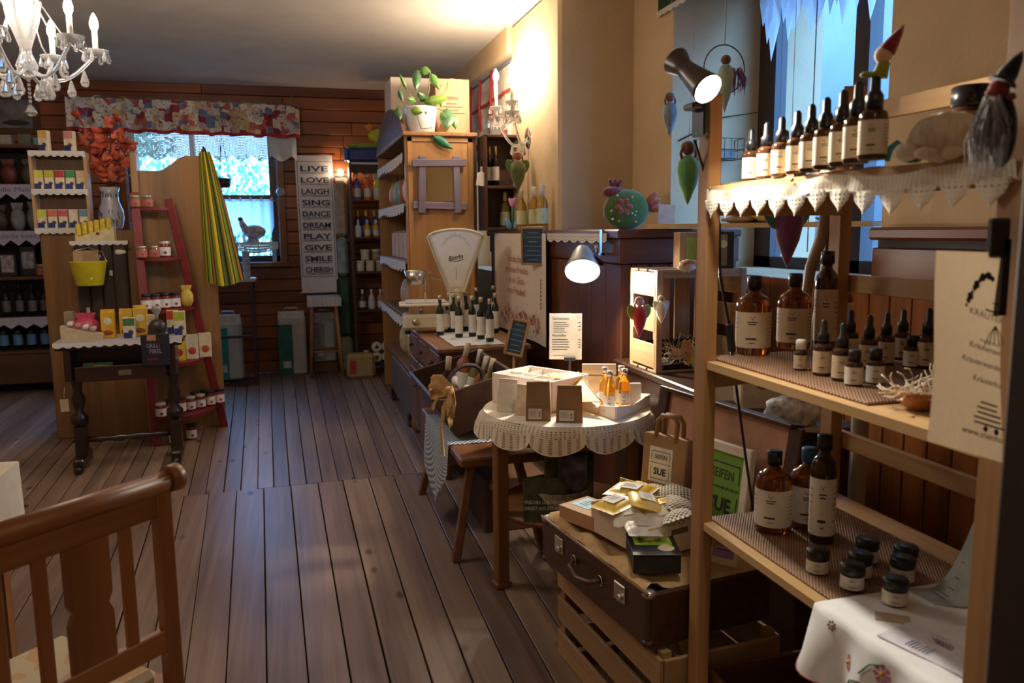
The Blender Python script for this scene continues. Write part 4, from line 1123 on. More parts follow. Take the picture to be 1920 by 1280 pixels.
# price list on a stand
pr = thing('price_list', 'white printed price list standing behind the organiser box', 'sign', (1.16, 3.33, TT - .003), -.42)
sh = part(M().box((0, 0, .25), (.145, .002, .205)), 'sheet', PAPER, pr, rot=(-.06, 0, 0))
m = M(); f_ = (0, -.0012, 0)
put_text(m, 'Geschenksets', (-.06, -.0012, .325), (1, 0, 0), (0, 0, 1), .011, .075, 'l', bold=.01); put_text(m, 'Haarseifen', (-.06, -.0012, .25), (1, 0, 0), (0, 0, 1), .011, .062, 'l', bold=.01)
fine_lines(m, (-.02, -.0012, .312), (1, 0, 0), (0, 0, 1), .07, 6, .0085, .002); fine_lines(m, (-.02, -.0012, .236), (1, 0, 0), (0, 0, 1), .08, 5, .011, .003, .2)
fine_lines(m, (.062, -.0012, .312), (1, 0, 0), (0, 0, 1), .012, 3, .016, .003, .1); fine_lines(m, (.062, -.0012, .236), (1, 0, 0), (0, 0, 1), .012, 4, .011, .003, .1); frame2d(m, (.058, -.0012, .338), (1, 0, 0), (0, 0, 1), .015, .012, .001)
fine_lines(m, (-.025, -.0012, .165), (1, 0, 0), (0, 0, 1), .06, 1, .01, .002)
part(m, 'print', INK, sh)
part(M().box((.02, .004, .075), (.01, .008, .15)).box((.02, .0, .006), (.09, .07, .012), bev=.004).box((.02, .0, .15), (.05, .014, .012)), 'stand', BLACK, pr)
# ---- chalkboards
SLATE = mat('24405a', .7, var=.15, scale=12); CHALK = mat('b9c9d8', .9)
CFR = wood('b8926a', '8a6642', 2, 12)
def chalkboard(label, p, w_, h_, rot, rows):
    t = thing('chalkboard', label, 'chalkboard', p, rot=rot)
    for x in (-w_ / 2, w_ / 2): part(M().box((0, 0, 0), (.014, .014, h_ + .014), bev=.002), 'frame_strip', CFR, t, loc=(x, 0, h_ / 2))
    for z in (0, h_): part(M().box((0, 0, 0), (w_ - .014, .014, .014), bev=.002), 'frame_strip', CFR, t, loc=(0, 0, z))
    sl_ = part(M().box((0, .002, h_ / 2), (w_, .006, h_)), 'slate', SLATE, t)
    m = M()
    for i, (fx, n_) in enumerate(rows):
        z = h_ * (.86 - .74 * i / max(1, len(rows) - 1)); 
        m.tube([(-w_ * fx / 2 + w_ * fx * k / 16, -.0015, z + .35 * h_ / 22 * math.sin(k * 2.3 + i)) for k in range(17)], .0009, 4)
    part(m, 'chalk_writing', CHALK, sl_)
    return t
# ---- bench with check cloth
BEN = wood('8a5a34', '5a361c', 1, 9, .5)
BZ = .47
bn = thing('wooden_bench', 'low wooden bench with splayed legs in front of the dresser', 'bench', (.83, 3.72, 0))
part(M().box((0, 0, BZ - .02), (.36, 1.04, .04), bev=.008), 'seat', BEN, bn)
for sx in (-1, 1):
    for sy in (-1, 1):
        part(M().bar((sx * .10, sy * .37, BZ - .035), (sx * .20, sy * .47, 0), .036, .036, (1, 0, 0), .004), 'leg', wood('84552f', '53311a', 2, 9), bn)
cc_ = thing('check_cloth', 'blue and white check cloth hanging over the bench side', 'cloth', (.83, 3.72, BZ + .001))
CHK = cloth('c9d2da', '3c4a5c', 26, 22)
def chk(u, v):
    y = .33 - .62 * v
    if u > .42: return (-.185 + .33 * (u - .42) / .58, y, .002 + .001 * math.sin(u * 30 + v * 20))
    k = (.42 - u) / .42; drop_ = .12 + .32 * max(0, 1 - abs(v - .42) / .5)
    return (-.187 - .012 * math.sin(v * 13) * k - .01 * k, y - .05 * k * (v - .5), .002 - drop_ * k)
part(M().grid(chk, 24, 26), 'fabric', CHK, cc_)
# ---- wine trough
TD = wood('4a2d1c', '261409', 1, 9, .45)
tg = thing('wine_trough', 'dark wooden trough tilted on the bench, full of wine bottles', 'trough', (.84, 3.83, BZ), rot=(0, -.27, 0))
TLn, TW, TH = .70, .36, .19
def slab(pts, t_, nm, mat_=TD):
    part(M().prism(pts[0], t_, *pts[1:]), nm, mat_, tg)
part(M().box((0, 0, .075), (TW * .75, TLn * .96, .016), bev=.003), 'bottom', TD, tg)
for sx in (-1, 1): part(M().box((0, 0, 0), (.018, TLn, TH + .03), bev=.004), 'side_board', TD, tg, loc=(sx * TW * .45, 0, .075 + TH / 2), rot=(0, sx * .28, 0))
for sy in (-1, 1): part(M().prism([(-TW * .38, .07), (TW * .38, .07), (TW * .54, .08 + TH), (-TW * .54, .08 + TH)], .018, (0, sy * TLn / 2, 0), (1, 0, 0), (0, 0, 1)), 'end_board', TD, tg)
part(M().tube([(.0 + .085 * math.cos(2 * PI * i / 28), -.20 + .02 * math.cos(2 * PI * i / 28), .27 + .062 * math.sin(2 * PI * i / 28)) for i in range(28)], .010, 7, True), 'hoop_handle', wood('3a2115', '1d0f08', 0), tg)
WROSE, WRED, WCL = gloss((.75, .28, .16), .06, .6), gloss((.05, .01, .012), .06, .2), gloss((.55, .5, .22), .06, .7)
FOIL = mat('c8b8a0', .5, var=.08); FOILW = mat('d8d0c6', .5)
def wine(label, neck, d, gm, fm, lm=PAPER, h=.29, r=.036, cat='wine bottle'):
    d = V(d).normalized(); p = V(neck) - d * h
    q = d.to_track_quat('Z', 'Y').to_euler()
    t = thing('wine_bottle', label, cat, p, rot=q)
    part(M().lathe([(r * .9, 0), (r, .004), (r, h * .58), (r * .8, h * .66), (r * .42, h * .74), (r * .37, h * .78), (r * .37, h * .97)], 18), 'glass_body', gm, t)
    part(M().lathe([(r * .42, h * .76), (r * .42, h * .995), (r * .36, h), (0, h)], 14), 'capsule', fm, t)
    part(M().lathe([(r + .0006, h * .14), (r + .0006, h * .48)], 20, cap=False), 'paper_label', lm, t)
    return t
dz = (.30, .22, .92)
for px, py, x, gm, fm, lb in ((842, 668, .755, WRED, FOIL, 'red wine bottle at the left end of the trough'), (878, 642, .855, WROSE, FOILW, 'rose wine bottle with tall pale capsule in the trough'), (902, 655, .95, WCL, FOILW, 'white wine bottle beside the rose bottle in the trough'), (913, 668, .93, WROSE, FOILW, 'rose wine bottle third from the front in the trough'), (925, 672, .94, WCL, FOIL, 'white wine bottle close to the chalkboard peg in the trough')):
    wine(lb, Px(px, py, x), (.22, -.05, .95) if x > .8 else (.1, .0, .95), gm, fm)
for px, py, x, lb in ((852, 706, .74, 'pale capped wine bottle lying low in the trough, left one'), (874, 722, .77, 'pale capped wine bottle lying low in the trough, right one')):
    wine(lb, Px(px, py, x), (.05, .35, .85), WROSE, FOILW, mat('d8c8b8', .7), .20)
BUR = mat('b08a5a', .95, var=.2, scale=90, bmp=.5)
bo_ = thing('burlap_bow', 'burlap ribbon bow tied on the trough rim', 'bow', Px(846, 736, .632))
def ribbon(pts, w_, nm, ax=(0, 1, 0)):
    pts = [V(p) for p in pts]; n_ = len(pts) - 1
    def fn(u, v):
        k = u * n_; i = min(int(k), n_ - 1); f_ = k - i; p = pts[i].lerp(pts[i + 1], f_)
        return p + V(ax) * w_ * (v - .5) + V((.004 * math.sin(v * 12 + u * 5), 0, 0))
    part(M().grid(fn, n_ * 4, 5), nm, BUR, bo_)
ribbon([(0, 0, 0), (-.03, .05, .03), (-.05, .11, .02), (-.04, .12, -.02), (-.01, .05, -.01), (0, 0, 0)], .05, 'loop', (.3, 0, .95))
ribbon([(0, 0, 0), (-.02, -.06, .01), (-.03, -.11, -.04), (-.02, -.10, -.08), (0, -.04, -.04), (0, 0, 0)], .05, 'loop', (.3, 0, .95))
ribbon([(-.005, .0, -.005), (-.02, .04, -.06), (-.025, .06, -.13), (-.02, .05, -.22)], .05, 'tail')
ribbon([(-.005, .0, -.005), (-.03, .09, -.03), (-.04, .14, -.08)], .045, 'tail')
part(M().ball((-.008, 0, 0), (.018, .024, .022), 10, 8), 'knot', BUR, bo_)
bo_.scale = (1.3, 1.3, 1.3)
cbd_ = chalkboard('small framed chalkboard tilted on a peg above the wine trough', Px(962, 664, 1.06), .085, .175, (-.12, .22, -.35), ((.5, 0), (.8, 0), (.6, 0), (.85, 0), (.5, 0), (.7, 0)))
cp_ = Px(962, 664, 1.06)
part(M().cyl((0, .008, .02), (.05, .02, -(cp_.z - BZ - .10)), .007, .007, 8), 'peg', CFR, cbd_)
# ---- under the table
gp_ = thing('brochure_basket', 'basket of garden brochures on the lower table shelf', 'basket', (.985, 2.93, .306), .1)
part(M().lathe([(.10, 0), (.125, .01), (.14, .11), (.135, .11), (.12, .015), (0, .008)], 20), 'basket_body', mat('8d7d68', .8, var=.3, scale=60, bmp=.6), gp_)
br = thing('garden_brochure', 'glossy brochure with vegetables standing at the front of the basket', 'brochure', Pz(1010, 958, .31), -.3)
br.location = (.90, 2.815, .307)
part(M().box((0, 0, .085), (.17, .006, .17)), 'cover', mat('3c4232', .3, var=.7, scale=18), br, rot=(-.18, 0, 0))
m = M(); put_text(m, 'FRISCHES GARTENGEM', (-.08, -.0175 + .012, .075), (1, 0, 0), (0, .18, 1), .013, .155, 'l', bold=.01, lift=.002); put_text(m, 'DIREKT AUS DER REGIO', (-.08, -.0175 + .009, .052), (1, 0, 0), (0, .18, 1), .013, .16, 'l', bold=.01, lift=.002)
part(m, 'lettering', mat('d8d4c8', .6, bmp=0), br)
for i, (x, y, rz, c, lb) in enumerate(((1.05, 2.93, -.1, '6a6470', 'grey magazine standing upright in the brochure basket'), (1.10, 2.97, .2, '4c5a3a', 'green seed brochure at the back of the basket'), (1.0, 2.98, .35, '827c50', 'yellowish leaflet in the middle of the brochure basket'))):
    one(M().box((0, 0, .11), (.12, .006, .2)), 'brochure', mat(c, .35, var=.5, scale=20), lb, 'brochure', (x, y, .316), rz)
bxk = thing('cardboard_box', 'brown cardboard box standing on the floor behind the table leg', 'box', (.98, 3.72, 0))
part(M().box((0, 0, .13), (.30, .36, .26), bev=.004), 'carton', mat('6d4a30', .85, var=.1, scale=6), bxk); part(M().box((-.1, -.182, .225), (.05, .002, .03)), 'label', mat('9a8a78', .8), bxk)
# ------------------------------------------------------------------ suitcase on a slatted crate
LEA = mat('4a2e20', .38, var=.2, scale=45, bmp=.25); LEAD = mat('33201a', .4, var=.15, scale=40)
cr_ = thing('slatted_crate', 'pale slatted wooden crate under the open suitcase', 'crate', (.865, 1.74, 0), .08)
SL = wood('b39068', '83623f', 1, 9, .6, 5)
CL, CW_, CH_ = .66, .36, .345
for z in (.055, .175, .29):
    for x in (0, CW_): part(M().box((0, 0, 0), (.012, CL, .082), bev=.002), 'slat', SL, cr_, loc=(x, CL / 2, z))
    for y in (0, CL): part(M().box((0, 0, 0), (CW_ - .014, .012, .082), bev=.002), 'slat', wood('b39068', '83623f', 0, 9, .6, 5), cr_, loc=(CW_ / 2, y, z))
for x in (.02, CW_ - .02):
    for y in (.02, CL - .02): part(M().box((0, 0, 0), (.026, .026, CH_)), 'corner_post', SL, cr_, loc=(x, y, CH_ / 2))
a_ = V((.745, 2.37, .355)); b_ = V((.83, 1.755, .355)); sd = b_ - a_; rzs = math.atan2(sd.y, sd.x)   # local x runs to the near end
sc_t = thing('suitcase', 'open old brown leather suitcase with chrome locks and pink lining', 'suitcase', a_, rzs)
SLn, SW, SH = sd.length, .40, .15
for nm, c, d in (('front_side', (SLn / 2, .008, SH / 2), (SLn, .016, SH)), ('back_side', (SLn / 2, SW - .008, SH / 2), (SLn, .016, SH)), ('end_side', (.008, SW / 2, SH / 2), (.016, SW - .03, SH)), ('end_side', (SLn - .008, SW / 2, SH / 2), (.016, SW - .03, SH)), ('bottom', (SLn / 2, SW / 2, .006), (SLn - .03, SW - .03, .012))):
    part(M().box((0, 0, 0), d, bev=.007), nm, LEA, sc_t, loc=c)
for x in (.0, SLn):
    for z in (.012, SH - .006):
        part(M().ball((0, 0, 0), (.020, .020, .016), 12, 8), 'corner_cap', LEAD if z < .1 else mat((.5, .45, .38), .3, .8), sc_t, loc=(x + (.014 if x == 0 else -.014), .014, z)).scale = (1, 1, .8)
part(M().tube([(0, 0, SH), (SLn, 0, SH)], .005, 6), 'rim_piping', mat('7a5a3a', .5), sc_t)
CHR = mat((.7, .66, .6), .25, 1, bmp=0)
for x in (.13, SLn - .13):
    lk = part(M().box((x, -.003, SH * .68), (.055, .006, .05), bev=.002), 'lock_plate', CHR, sc_t); part(M().cyl((x + .01, -.006, SH * .62), (x + .01, -.016, SH * .62), .009, .009, 12), 'lock_button', CHR, lk)
part(M().tube([(SLn / 2 - .075, -.004, SH * .62), (SLn / 2 - .06, -.03, SH * .56), (SLn / 2, -.04, SH * .50), (SLn / 2 + .06, -.03, SH * .56), (SLn / 2 + .075, -.004, SH * .62)], .008, 8), 'handle', mat('5d3a2c', .35), sc_t)
for x in (-.078, .078): part(M().tube([(SLn / 2 + x + .014 * math.cos(2 * PI * i / 12), -.006, SH * .62 + .014 * math.sin(2 * PI * i / 12)) for i in range(12)], .002, 5, True), 'handle_ring', CHR, sc_t)
LIN = mat('c79a80', .85, var=.12, scale=10)
ld = part(M().box((0, 0, .20), (SLn, .012, .40), bev=.004), 'lid', LIN, sc_t, loc=(SLn / 2, SW + .02, SH - .01), rot=(-.16, 0, 0))
part(M().bar((-SLn / 2, -.015, .395), (SLn / 2, -.015, .395), .05, .014, bev=.003), 'lid_rim', LEA, ld)
for x in (-1, 1): part(M().bar((x * SLn / 2, -.015, 0), (x * SLn / 2, -.015, .395), .05, .014, bev=.003), 'lid_rim', LEA, ld)
# beige blanket in the suitcase
bl = thing('beige_blanket', 'beige blanket lining the open suitcase', 'blanket', a_, rzs)
part(M().grid(lambda u, v: (.02 + (SLn - .04) * u, .004 + (SW - .03) * v, SH - .005 + .012 * math.sin(u * 9 + v * 3) * math.sin(v * PI) + .024 * math.exp(-((v - .07) / .06) ** 2) + .014 * math.sin(u * 19) * math.exp(-((v - .1) / .1) ** 2)), 40, 20), 'fabric', mat('c6a578', .95, var=.1, scale=60, bmp=.3), bl)
def S(x, y, z=SH + .02): return Matrix.Rotation(rzs, 3, 'Z') @ V((x, y, z)) + a_
# kraft box with blue sticker
kb = thing('kraft_box', 'flat kraft box with blue sticker at the far end of the suitcase', 'box', S(.14, .10, SH + .017), rzs + .28)
KR = mat('c69a6c', .75, var=.05, scale=12)
part(M().box((0, 0, .022), (.15, .125, .042), bev=.002), 'carton', KR, kb); part(M().box((0, 0, .044), (.152, .127, .004), bev=.001), 'lid', KR, kb)
s_ = part(M().box((-.02, .01, .0465), (.075, .075, .001)), 'sticker', mat('5aa6c8', .6), kb); part(fine_lines(M(), (-.02, .03, .0472), (1, 0, 0), (0, 1, 0), .04, 4, .012, .003), 'print', INK, s_)
part(M().cyl((.045, .03, .0462), (.045, .03, .047), .016, .016, 16), 'round_seal', mat((.08, .06, .05), .6), kb)
# white packet crate
wc = thing('white_crate', 'small white wooden crate piled with wrapped soap packets', 'crate', S(.33, .19, SH + .018), rzs + .12)
PW = mat('e2d2bb', .65, var=.05, scale=10)
for nm, c, d in (('front_wall', (0, -.11, .04), (.26, .008, .08)), ('back_wall', (0, .11, .04), (.26, .008, .08)), ('end_wall', (-.13, 0, .045), (.008, .22, .09)), ('end_wall', (.13, 0, .045), (.008, .22, .09)), ('bottom', (0, 0, .004), (.26, .22, .008))): part(M().box((0, 0, 0), d, bev=.0015), nm, PW, wc, loc=c)
part(M().box((.1345, 0, .062), (.002, .06, .016)), 'handle_slot', mat((.15, .11, .08), .8), wc)
def packet_mesh(w_, d_, t_, m_):
    def fn(q): return 1
    mm = M()
    def top(sg): return lambda u, v: (w_ * (u - .5), d_ * (v - .5), sg * t_ / 2 * (math.sin(u * PI) * math.sin(v * PI)) ** .45 + .001 * math.sin(u * 40))
    mm.grid(top(1), 10, 8); mm.grid(top(-1), 10, 8)
    return mm.mesh('wrapper', m_)
YEL = mat('e6bc12', .4, var=.1); DIA = cloth('e9e0d0', '6d6254', 9, 7); SILV = mat('d8d0c4', .35, var=.15, scale=30)
PKM = {'yellow': packet_mesh(.135, .11, .034, YEL), 'diamond': packet_mesh(.115, .095, .038, DIA), 'silver': packet_mesh(.115, .095, .030, SILV)}
def packet(kind, label, p, rot):
    t = thing('soap_packet', label, 'soap packet', p, rot=rot); t['group'] = 'wrapped soap packets in the white crate'
    o = bpy.data.objects.new('wrapper', PKM[kind]); COL.objects.link(o); o.parent = t
    if kind == 'yellow':
        s_ = part(M().box((0, -.005, .0172), (.06, .045, .0012)), 'sticker', PAPER, t); part(fine_lines(M(), (0, .006, .0180), (1, 0, 0), (0, 1, 0), .045, 4, .006, .0015), 'print', INK, s_)
    elif kind == 'silver':
        s_ = part(M().box((0, 0, .0155), (.05, .035, .0012)), 'sticker', mat('c9bfb2', .6), t)
    return t
pz = SH + .018
pos = [('yellow', .27, .17, .125, 'yellow soap packet highest of the pile, with a pale sticker'), ('yellow', .30, .10, .105, 'yellow soap packet with slanting sticker in the middle of the pile'), ('yellow', .21, .20, .105, 'yellow soap packet at the left edge of the pile'), ('yellow', .36, .165, .118, 'yellow soap packet half under the silver packet'), ('yellow', .33, .22, .10, 'yellow soap packet tucked among the patterned ones'),
       ('diamond', .27, .26, .11, 'diamond patterned soap packet at the back of the crate'), ('diamond', .34, .27, .12, 'diamond patterned soap packet right of the rear one'), ('diamond', .41, .25, .11, 'diamond patterned soap packet at the right crate corner'), ('diamond', .45, .20, .10, 'diamond patterned soap packet hanging over the right crate wall'),
       ('silver', .43, .10, .08, 'silvery soap packet at the near front of the crate'), ('silver', .37, .10, .095, 'silvery soap packet lying on top near the crate front'), ('silver', .42, .17, .10, 'silvery soap packet on top in the middle of the pile'), ('yellow', .14, .25, .075, 'yellow soap packet lying in the shallow tray, front'), ('yellow', .20, .29, .085, 'yellow soap packet lying in the shallow tray, back')]
for i, (k, x, y, z, lb) in enumerate(pos): packet(k, lb, S(x, y, pz + z), (random.uniform(-.35, .35), random.uniform(-.3, .3), rzs + random.uniform(-.6, .6)))
sb = thing('shallow_tray', 'shallow white tray with yellow packets beside the kraft box', 'tray', S(.16, .26, SH + .018), rzs + .3)
for c, d in (((0, -.07, .025), (.17, .008, .05)), ((0, .07, .025), (.17, .008, .05)), ((-.085, 0, .025), (.008, .14, .05)), ((.085, 0, .025), (.008, .14, .05)), ((0, 0, .003), (.17, .14, .006))): part(M().box((0, 0, 0), d, bev=.0015), 'tray_side', PW, sb, loc=c)
for i in range(4): one(M().box((0, 0, .045), (.075, .004, .09)), 'seed_sachet', mat('cba92e', .5), ('flat yellow sachet standing in the shallow tray, ' + ['leftmost', 'second', 'third', 'rightmost'][i]), 'sachet', S(.10 + .04 * i, .265, SH + .024), rzs + .35)
one(M().box((0, 0, .045), (.06, .004, .08)), 'seed_sachet', mat('bcd39a', .5), 'pale green sachet standing before the yellow sachets', 'sachet', S(.18, .235, SH + .024), rzs + .4)
# black gift box with green sticker
bb = thing('gift_box', 'black flat gift box with green sticker at the near end of the suitcase', 'box', S(.49, .10, SH + .018), rzs + 1.15)
BK = mat((.018, .017, .018), .45, var=.1)
part(M().box((0, 0, .026), (.125, .155, .050), bev=.002), 'carton', BK, bb); part(M().box((0, 0, .052), (.128, .158, .004), bev=.001), 'lid', BK, bb)
s_ = part(M().box((0, .015, .0545), (.10, .055, .001)), 'sticker', mat('a8c840', .6), bb)
m = M(); frame2d(m, (-.012, .015, .055), (1, 0, 0), (0, 1, 0), .045, .042, .001); put_text(m, 'SUE', (-.026, .0, .055), (0, 1, 0), (-1, 0, 0), .012, .028, 'l', bold=.02); put_text(m, 'SEIFEN', (-.004, .0, .055), (0, 1, 0), (-1, 0, 0), .007, .028, 'l'); fine_lines(m, (.03, .028, .055), (1, 0, 0), (0, 1, 0), .03, 4, .008, .002)
part(m, 'print', INK, s_)
part(M().cyl((.03, -.035, .054), (.03, -.035, .0552), .022, .022, 18), 'round_seal', mat('d8c8b0', .6), bb)
# SEIFEN SUE paper carrier
def seifen(m, o, ux, uy, w_, h_, lift=.0015):
    o, ux, uy = V(o), V(ux).normalized(), V(uy).normalized()
    t_ = w_ * .018
    nn = ux.cross(uy) * lift
    for (a0, b0, a1, b1) in ((-.42, .38, .42, .38), (-.42, .38, -.42, .14), (.42, .38, .42, .14), (-.42, -.40, .42, -.40), (-.42, -.40, -.42, -.04), (.42, -.40, .42, -.04)):
        p, q_ = o + ux * a0 * w_ + uy * b0 * h_ + nn, o + ux * a1 * w_ + uy * b1 * h_ + nn
        s_ = (uy if b0 == b1 else ux) * t_ / 2
        m.add([p - s_, q_ - s_, q_ + s_, p + s_], [(0, 1, 2, 3)])
    put_text(m, 'SEIFEN', o + uy * h_ * .17, ux, uy, h_ * .13, w_ * .56, lift=lift)
    m.tube([o + ux * w_ * (-.48 + .96 * k / 40) + uy * h_ * (.045 + .018 * math.sin(k * 1.9) + .008 * math.sin(k * 3.1)) + nn for k in range(41)], w_ * .006, 3)
    put_text(m, 'SUE', o - uy * h_ * .28, ux, uy, h_ * .19, w_ * .56, bold=.03, lift=lift)
    return m
cb = thing('paper_carrier_bag', 'brown paper carrier bag with handles and SEIFEN SUE sticker', 'bag', S(.17, .352, SH + .02), rot=(-.10, .0, -1.12))
cb.scale = (.86, .9, .9)
part(M().box((0, 0, .135), (.20, .05, .27), bev=.004), 'bag_body', BRN, cb)
for y in (-.022, .022): part(M().tube([(-.045, y, .255), (-.045, y * .8, .32), (-.03, y * .6, .34), (.03, y * .6, .34), (.045, y * .8, .32), (.045, y, .255)], .009, 6), 'handle', BRN2, cb)
s_ = part(M().box((-.012, -.026, .165), (.105, .0015, .125)), 'sticker', PAPER, cb); part(seifen(M(), (-.012, -.0275, .165), (1, 0, 0), (0, 0, 1), .10, .125, .0005), 'print', INK, s_)
# framed green sign
fg = thing('framed_sign', 'white framed green SEIFEN SUE sign leaning on the suitcase lid', 'picture frame', S(.41, .368, SH + .014), rot=(-.13, .0, -1.3))
fg.scale = (.9, 1, .95)
for x in (-.105, .105): part(M().box((0, 0, 0), (.03, .024, .30), bev=.003), 'frame_strip', WHT2, fg, loc=(x, 0, .15))
for z in (.015, .285): part(M().box((0, 0, 0), (.18, .024, .03), bev=.003), 'frame_strip', WHT2, fg, loc=(0, 0, z))
s_ = part(M().box((0, .004, .15), (.18, .006, .24)), 'green_print', mat('7fb04e', .6, var=.05), fg)
part(seifen(M(), (0, .0005, .15), (1, 0, 0), (0, 0, 1), .17, .225, .0008), 'lettering', INK, s_)
# purple card in the corner
pc = thing('purple_card', 'beige card with purple label behind the black gift box', 'card', S(.565, .27, SH + .012), rot=(-.35, 0, -.9))
part(M().box((0, 0, .06), (.085, .003, .12)), 'card', mat('c9b69a', .7), pc); s_ = part(M().box((.002, -.002, .06), (.06, .001, .085)), 'label', mat('9a74b4', .7), pc)
part(fine_lines(M(), (.002, -.0028, .09), (1, 0, 0), (0, 0, 1), .04, 5, .013, .004), 'print', mat('5b3a78', .7), s_)
# ------------------------------------------------------------------ corner behind the shelf: cabinet, crates, niche board
CZ_ = .83
lcab = thing('low_cabinet', 'low dark brown cabinet under the crates beside the wainscot', 'cabinet', (1.52, 2.675, 0)); LCW = wood('4e2d1b', '2b160c', 1, 8, .4)
part(M().box((0, 0, CZ_ / 2 - .015), (.20, 1.40, CZ_ - .03), bev=.006), 'carcass', LCW, lcab); part(M().box((0, 0, CZ_ - .015), (.22, 1.42, .03), bev=.006), 'top', LCW, lcab)
part(M().box((.315, .465, CZ_ / 2), (.41, .48, CZ_), bev=.006), 'side_wing', LCW, lcab)
CRW = wood('d2b088', 'a07c54', 2, 10, .6, 6); CRWX = wood('d2b088', 'a07c54', 0, 10, .6, 6)
cx0, cx1, cy0, cy1, cz0, cz1 = 1.425, 1.83, 2.96, 3.24, CZ_, 1.255
bc = thing('fruit_crate', 'upright pine fruit crate with a straw nest inside', 'crate', (cx0, cy0, cz0))
o_ = V((cx0, cy0, cz0)); W_, D_, H_ = cx1 - cx0, cy1 - cy0, cz1 - cz0
for x in (.012, W_ - .012):
    part(M().box((0, 0, 0), (.026, .03, H_), bev=.002), 'corner_post', CRW, bc, loc=(x, .015, H_ / 2)); part(M().box((0, 0, 0), (.026, .03, H_), bev=.002), 'corner_post', CRW, bc, loc=(x, D_ - .03, H_ / 2))
    for z in (.07, .22, .365): part(M().box((0, 0, 0), (.008, D_ - .03, .10), bev=.002), 'side_slat', wood('c8a47a', '93704a', 1, 10, .6, 5), bc, loc=(x + (-.010 if x < .1 else .010), D_ / 2, z))
for k in range(4): part(M().box((0, 0, 0), (.075, .008, H_ - .03), bev=.002), 'back_slat', CRW, bc, loc=(.05 + .10 * k, D_ - .01, H_ / 2))
for y in (.05, .14, .23): part(M().box((0, 0, 0), (W_, .075, .008), bev=.002), 'top_slat', CRWX, bc, loc=(W_ / 2, y, H_ - .004)); part(M().box((0, 0, 0), (W_, .075, .010), bev=.002), 'bottom_slat', CRWX, bc, loc=(W_ / 2, y, .005))
part(M().box((0, 0, 0), (W_ - .05, .012, .03), bev=.002), 'front_rail', CRWX, bc, loc=(W_ / 2, .008, H_ - .02))
gb = thing('gift_nest', 'black gift tray with straw, orange ribbon and green SUE tag in the crate', 'gift', (1.60, 3.06, CZ_ + .011))
part(M().box((0, 0, .012), (.27, .17, .024), bev=.003), 'tray', BLACK, gb); part(M().box((0, .075, .06), (.27, .008, .12)), 'tray_lid', BLACK, gb, rot=(-.2, 0, 0))
s_ = part(straw((0, -.01, .025), .085, 110, .09, .0012, .7, 5), 'straw', mat('e0c79c', .8), gb); s_['kind'] = 'stuff'
ORG = mat('e8903a', .45, var=.1)
part(M().box((.02, -.01, .05), (.12, .08, .045), bev=.008), 'soap_block', mat('c88a60', .6), gb)
for s in (-1, 1): part(M().grid(lambda u, v: (.03 + s * (.075 * math.sin(u * PI) + .004), -.055 + .02 * math.cos(u * 2 * PI) + .0 * v, .075 + .025 * math.sin(u * 2 * PI) + .035 * (v - .5)), 16, 3), 'ribbon_loop', ORG, gb)
part(M().grid(lambda u, v: (.0 - .03 * u + .035 * (v - .5), -.085 - .012 * u, .075 - .055 * u), 8, 3), 'ribbon_tail', ORG, gb)
s_ = part(M().prism([(-.04, 0), (.04, 0), (.05, .03), (.035, .085), (-.035, .085), (-.05, .03)], .002, (.03, -.098, .004), (1, 0, 0), (0, 0, 1)), 'tag', mat('c3d36a', .6), gb)
m = M(); put_text(m, 'SUE', (.03, -.099, .022), (1, 0, 0), (0, 0, 1), .017, .048, bold=.03, lift=.0005); rect2d(m, (.03, -.099, .014), (1, 0, 0), (0, 0, 1), .06, .002); rect2d(m, (.03, -.099, .05), (1, 0, 0), (0, 0, 1), .06, .002)
part(m, 'lettering', INK, s_)
# boxes on the crate
kx = thing('soap_carton', 'kraft carton with green label standing on the fruit crate', 'box', (1.60, 3.06, cz1), .1)
part(M().box((0, 0, .075), (.09, .05, .15), bev=.002), 'carton', KR, kx); part(M().box((.01, -.0255, .08), (.05, .001, .10)), 'label', mat('b6d26a', .6), kx)
kx = thing('soap_carton', 'black carton with lilac label standing on the fruit crate', 'box', (1.735, 3.03, cz1), -.55)
part(M().box((0, 0, .075), (.13, .075, .15), bev=.002), 'carton', BK, kx); part(M().box((-.01, -.0385, .075), (.095, .001, .13)), 'grey_face', mat('8c8680', .7), kx)
s_ = part(M().box((-.022, -.0395, .075), (.055, .001, .10)), 'label', mat('b27ac0', .6), kx); part(fine_lines(M(), (-.022, -.0405, .105), (1, 0, 0), (0, 0, 1), .04, 4, .02, .003), 'print', mat('6d3a80', .6), s_)
part(M().cyl((.022, -.039, .10), (.022, -.0405, .10), .016, .016, 14), 'round_seal', mat('e0dcd0', .6), kx)
t = thing('wool_tuft', 'salmon and white felt tuft on the front edge of the fruit crate', 'felt figure', (1.56, 2.975, cz1 + .0))
part(M().ball((0, -.005, .012), (.04, .02, .028), 14, 10, fn=lambda q: 1 + .12 * math.sin(11 * q.x + 7 * q.z)), 'wool', wool('f0e6d4', 'd8c8b0'), t); part(M().tube([(-.03, -.02, .02), (0, -.026, .034), (.03, -.02, .03)], .008, 6), 'orange_band', wool('e08a4a'), t)
# fairies on the crate
fairy('red felt fairy with green wings dangling at the left crate post', Py(1199, 595, 2.90), .165, ('d8333a', 'b01c26'), 'f0c8b0', 'e8a0a0', 'b7cc54', V((1.432, 2.972, 1.20)), .36)
fairy('white felt angel with golden head hanging beside the red fairy', Py(1240, 580, 2.93), .115, 'f2ead8', 'e0b050', 'e8e0d4', 'f4efe6', Py(1240, 512, 2.955), .45)
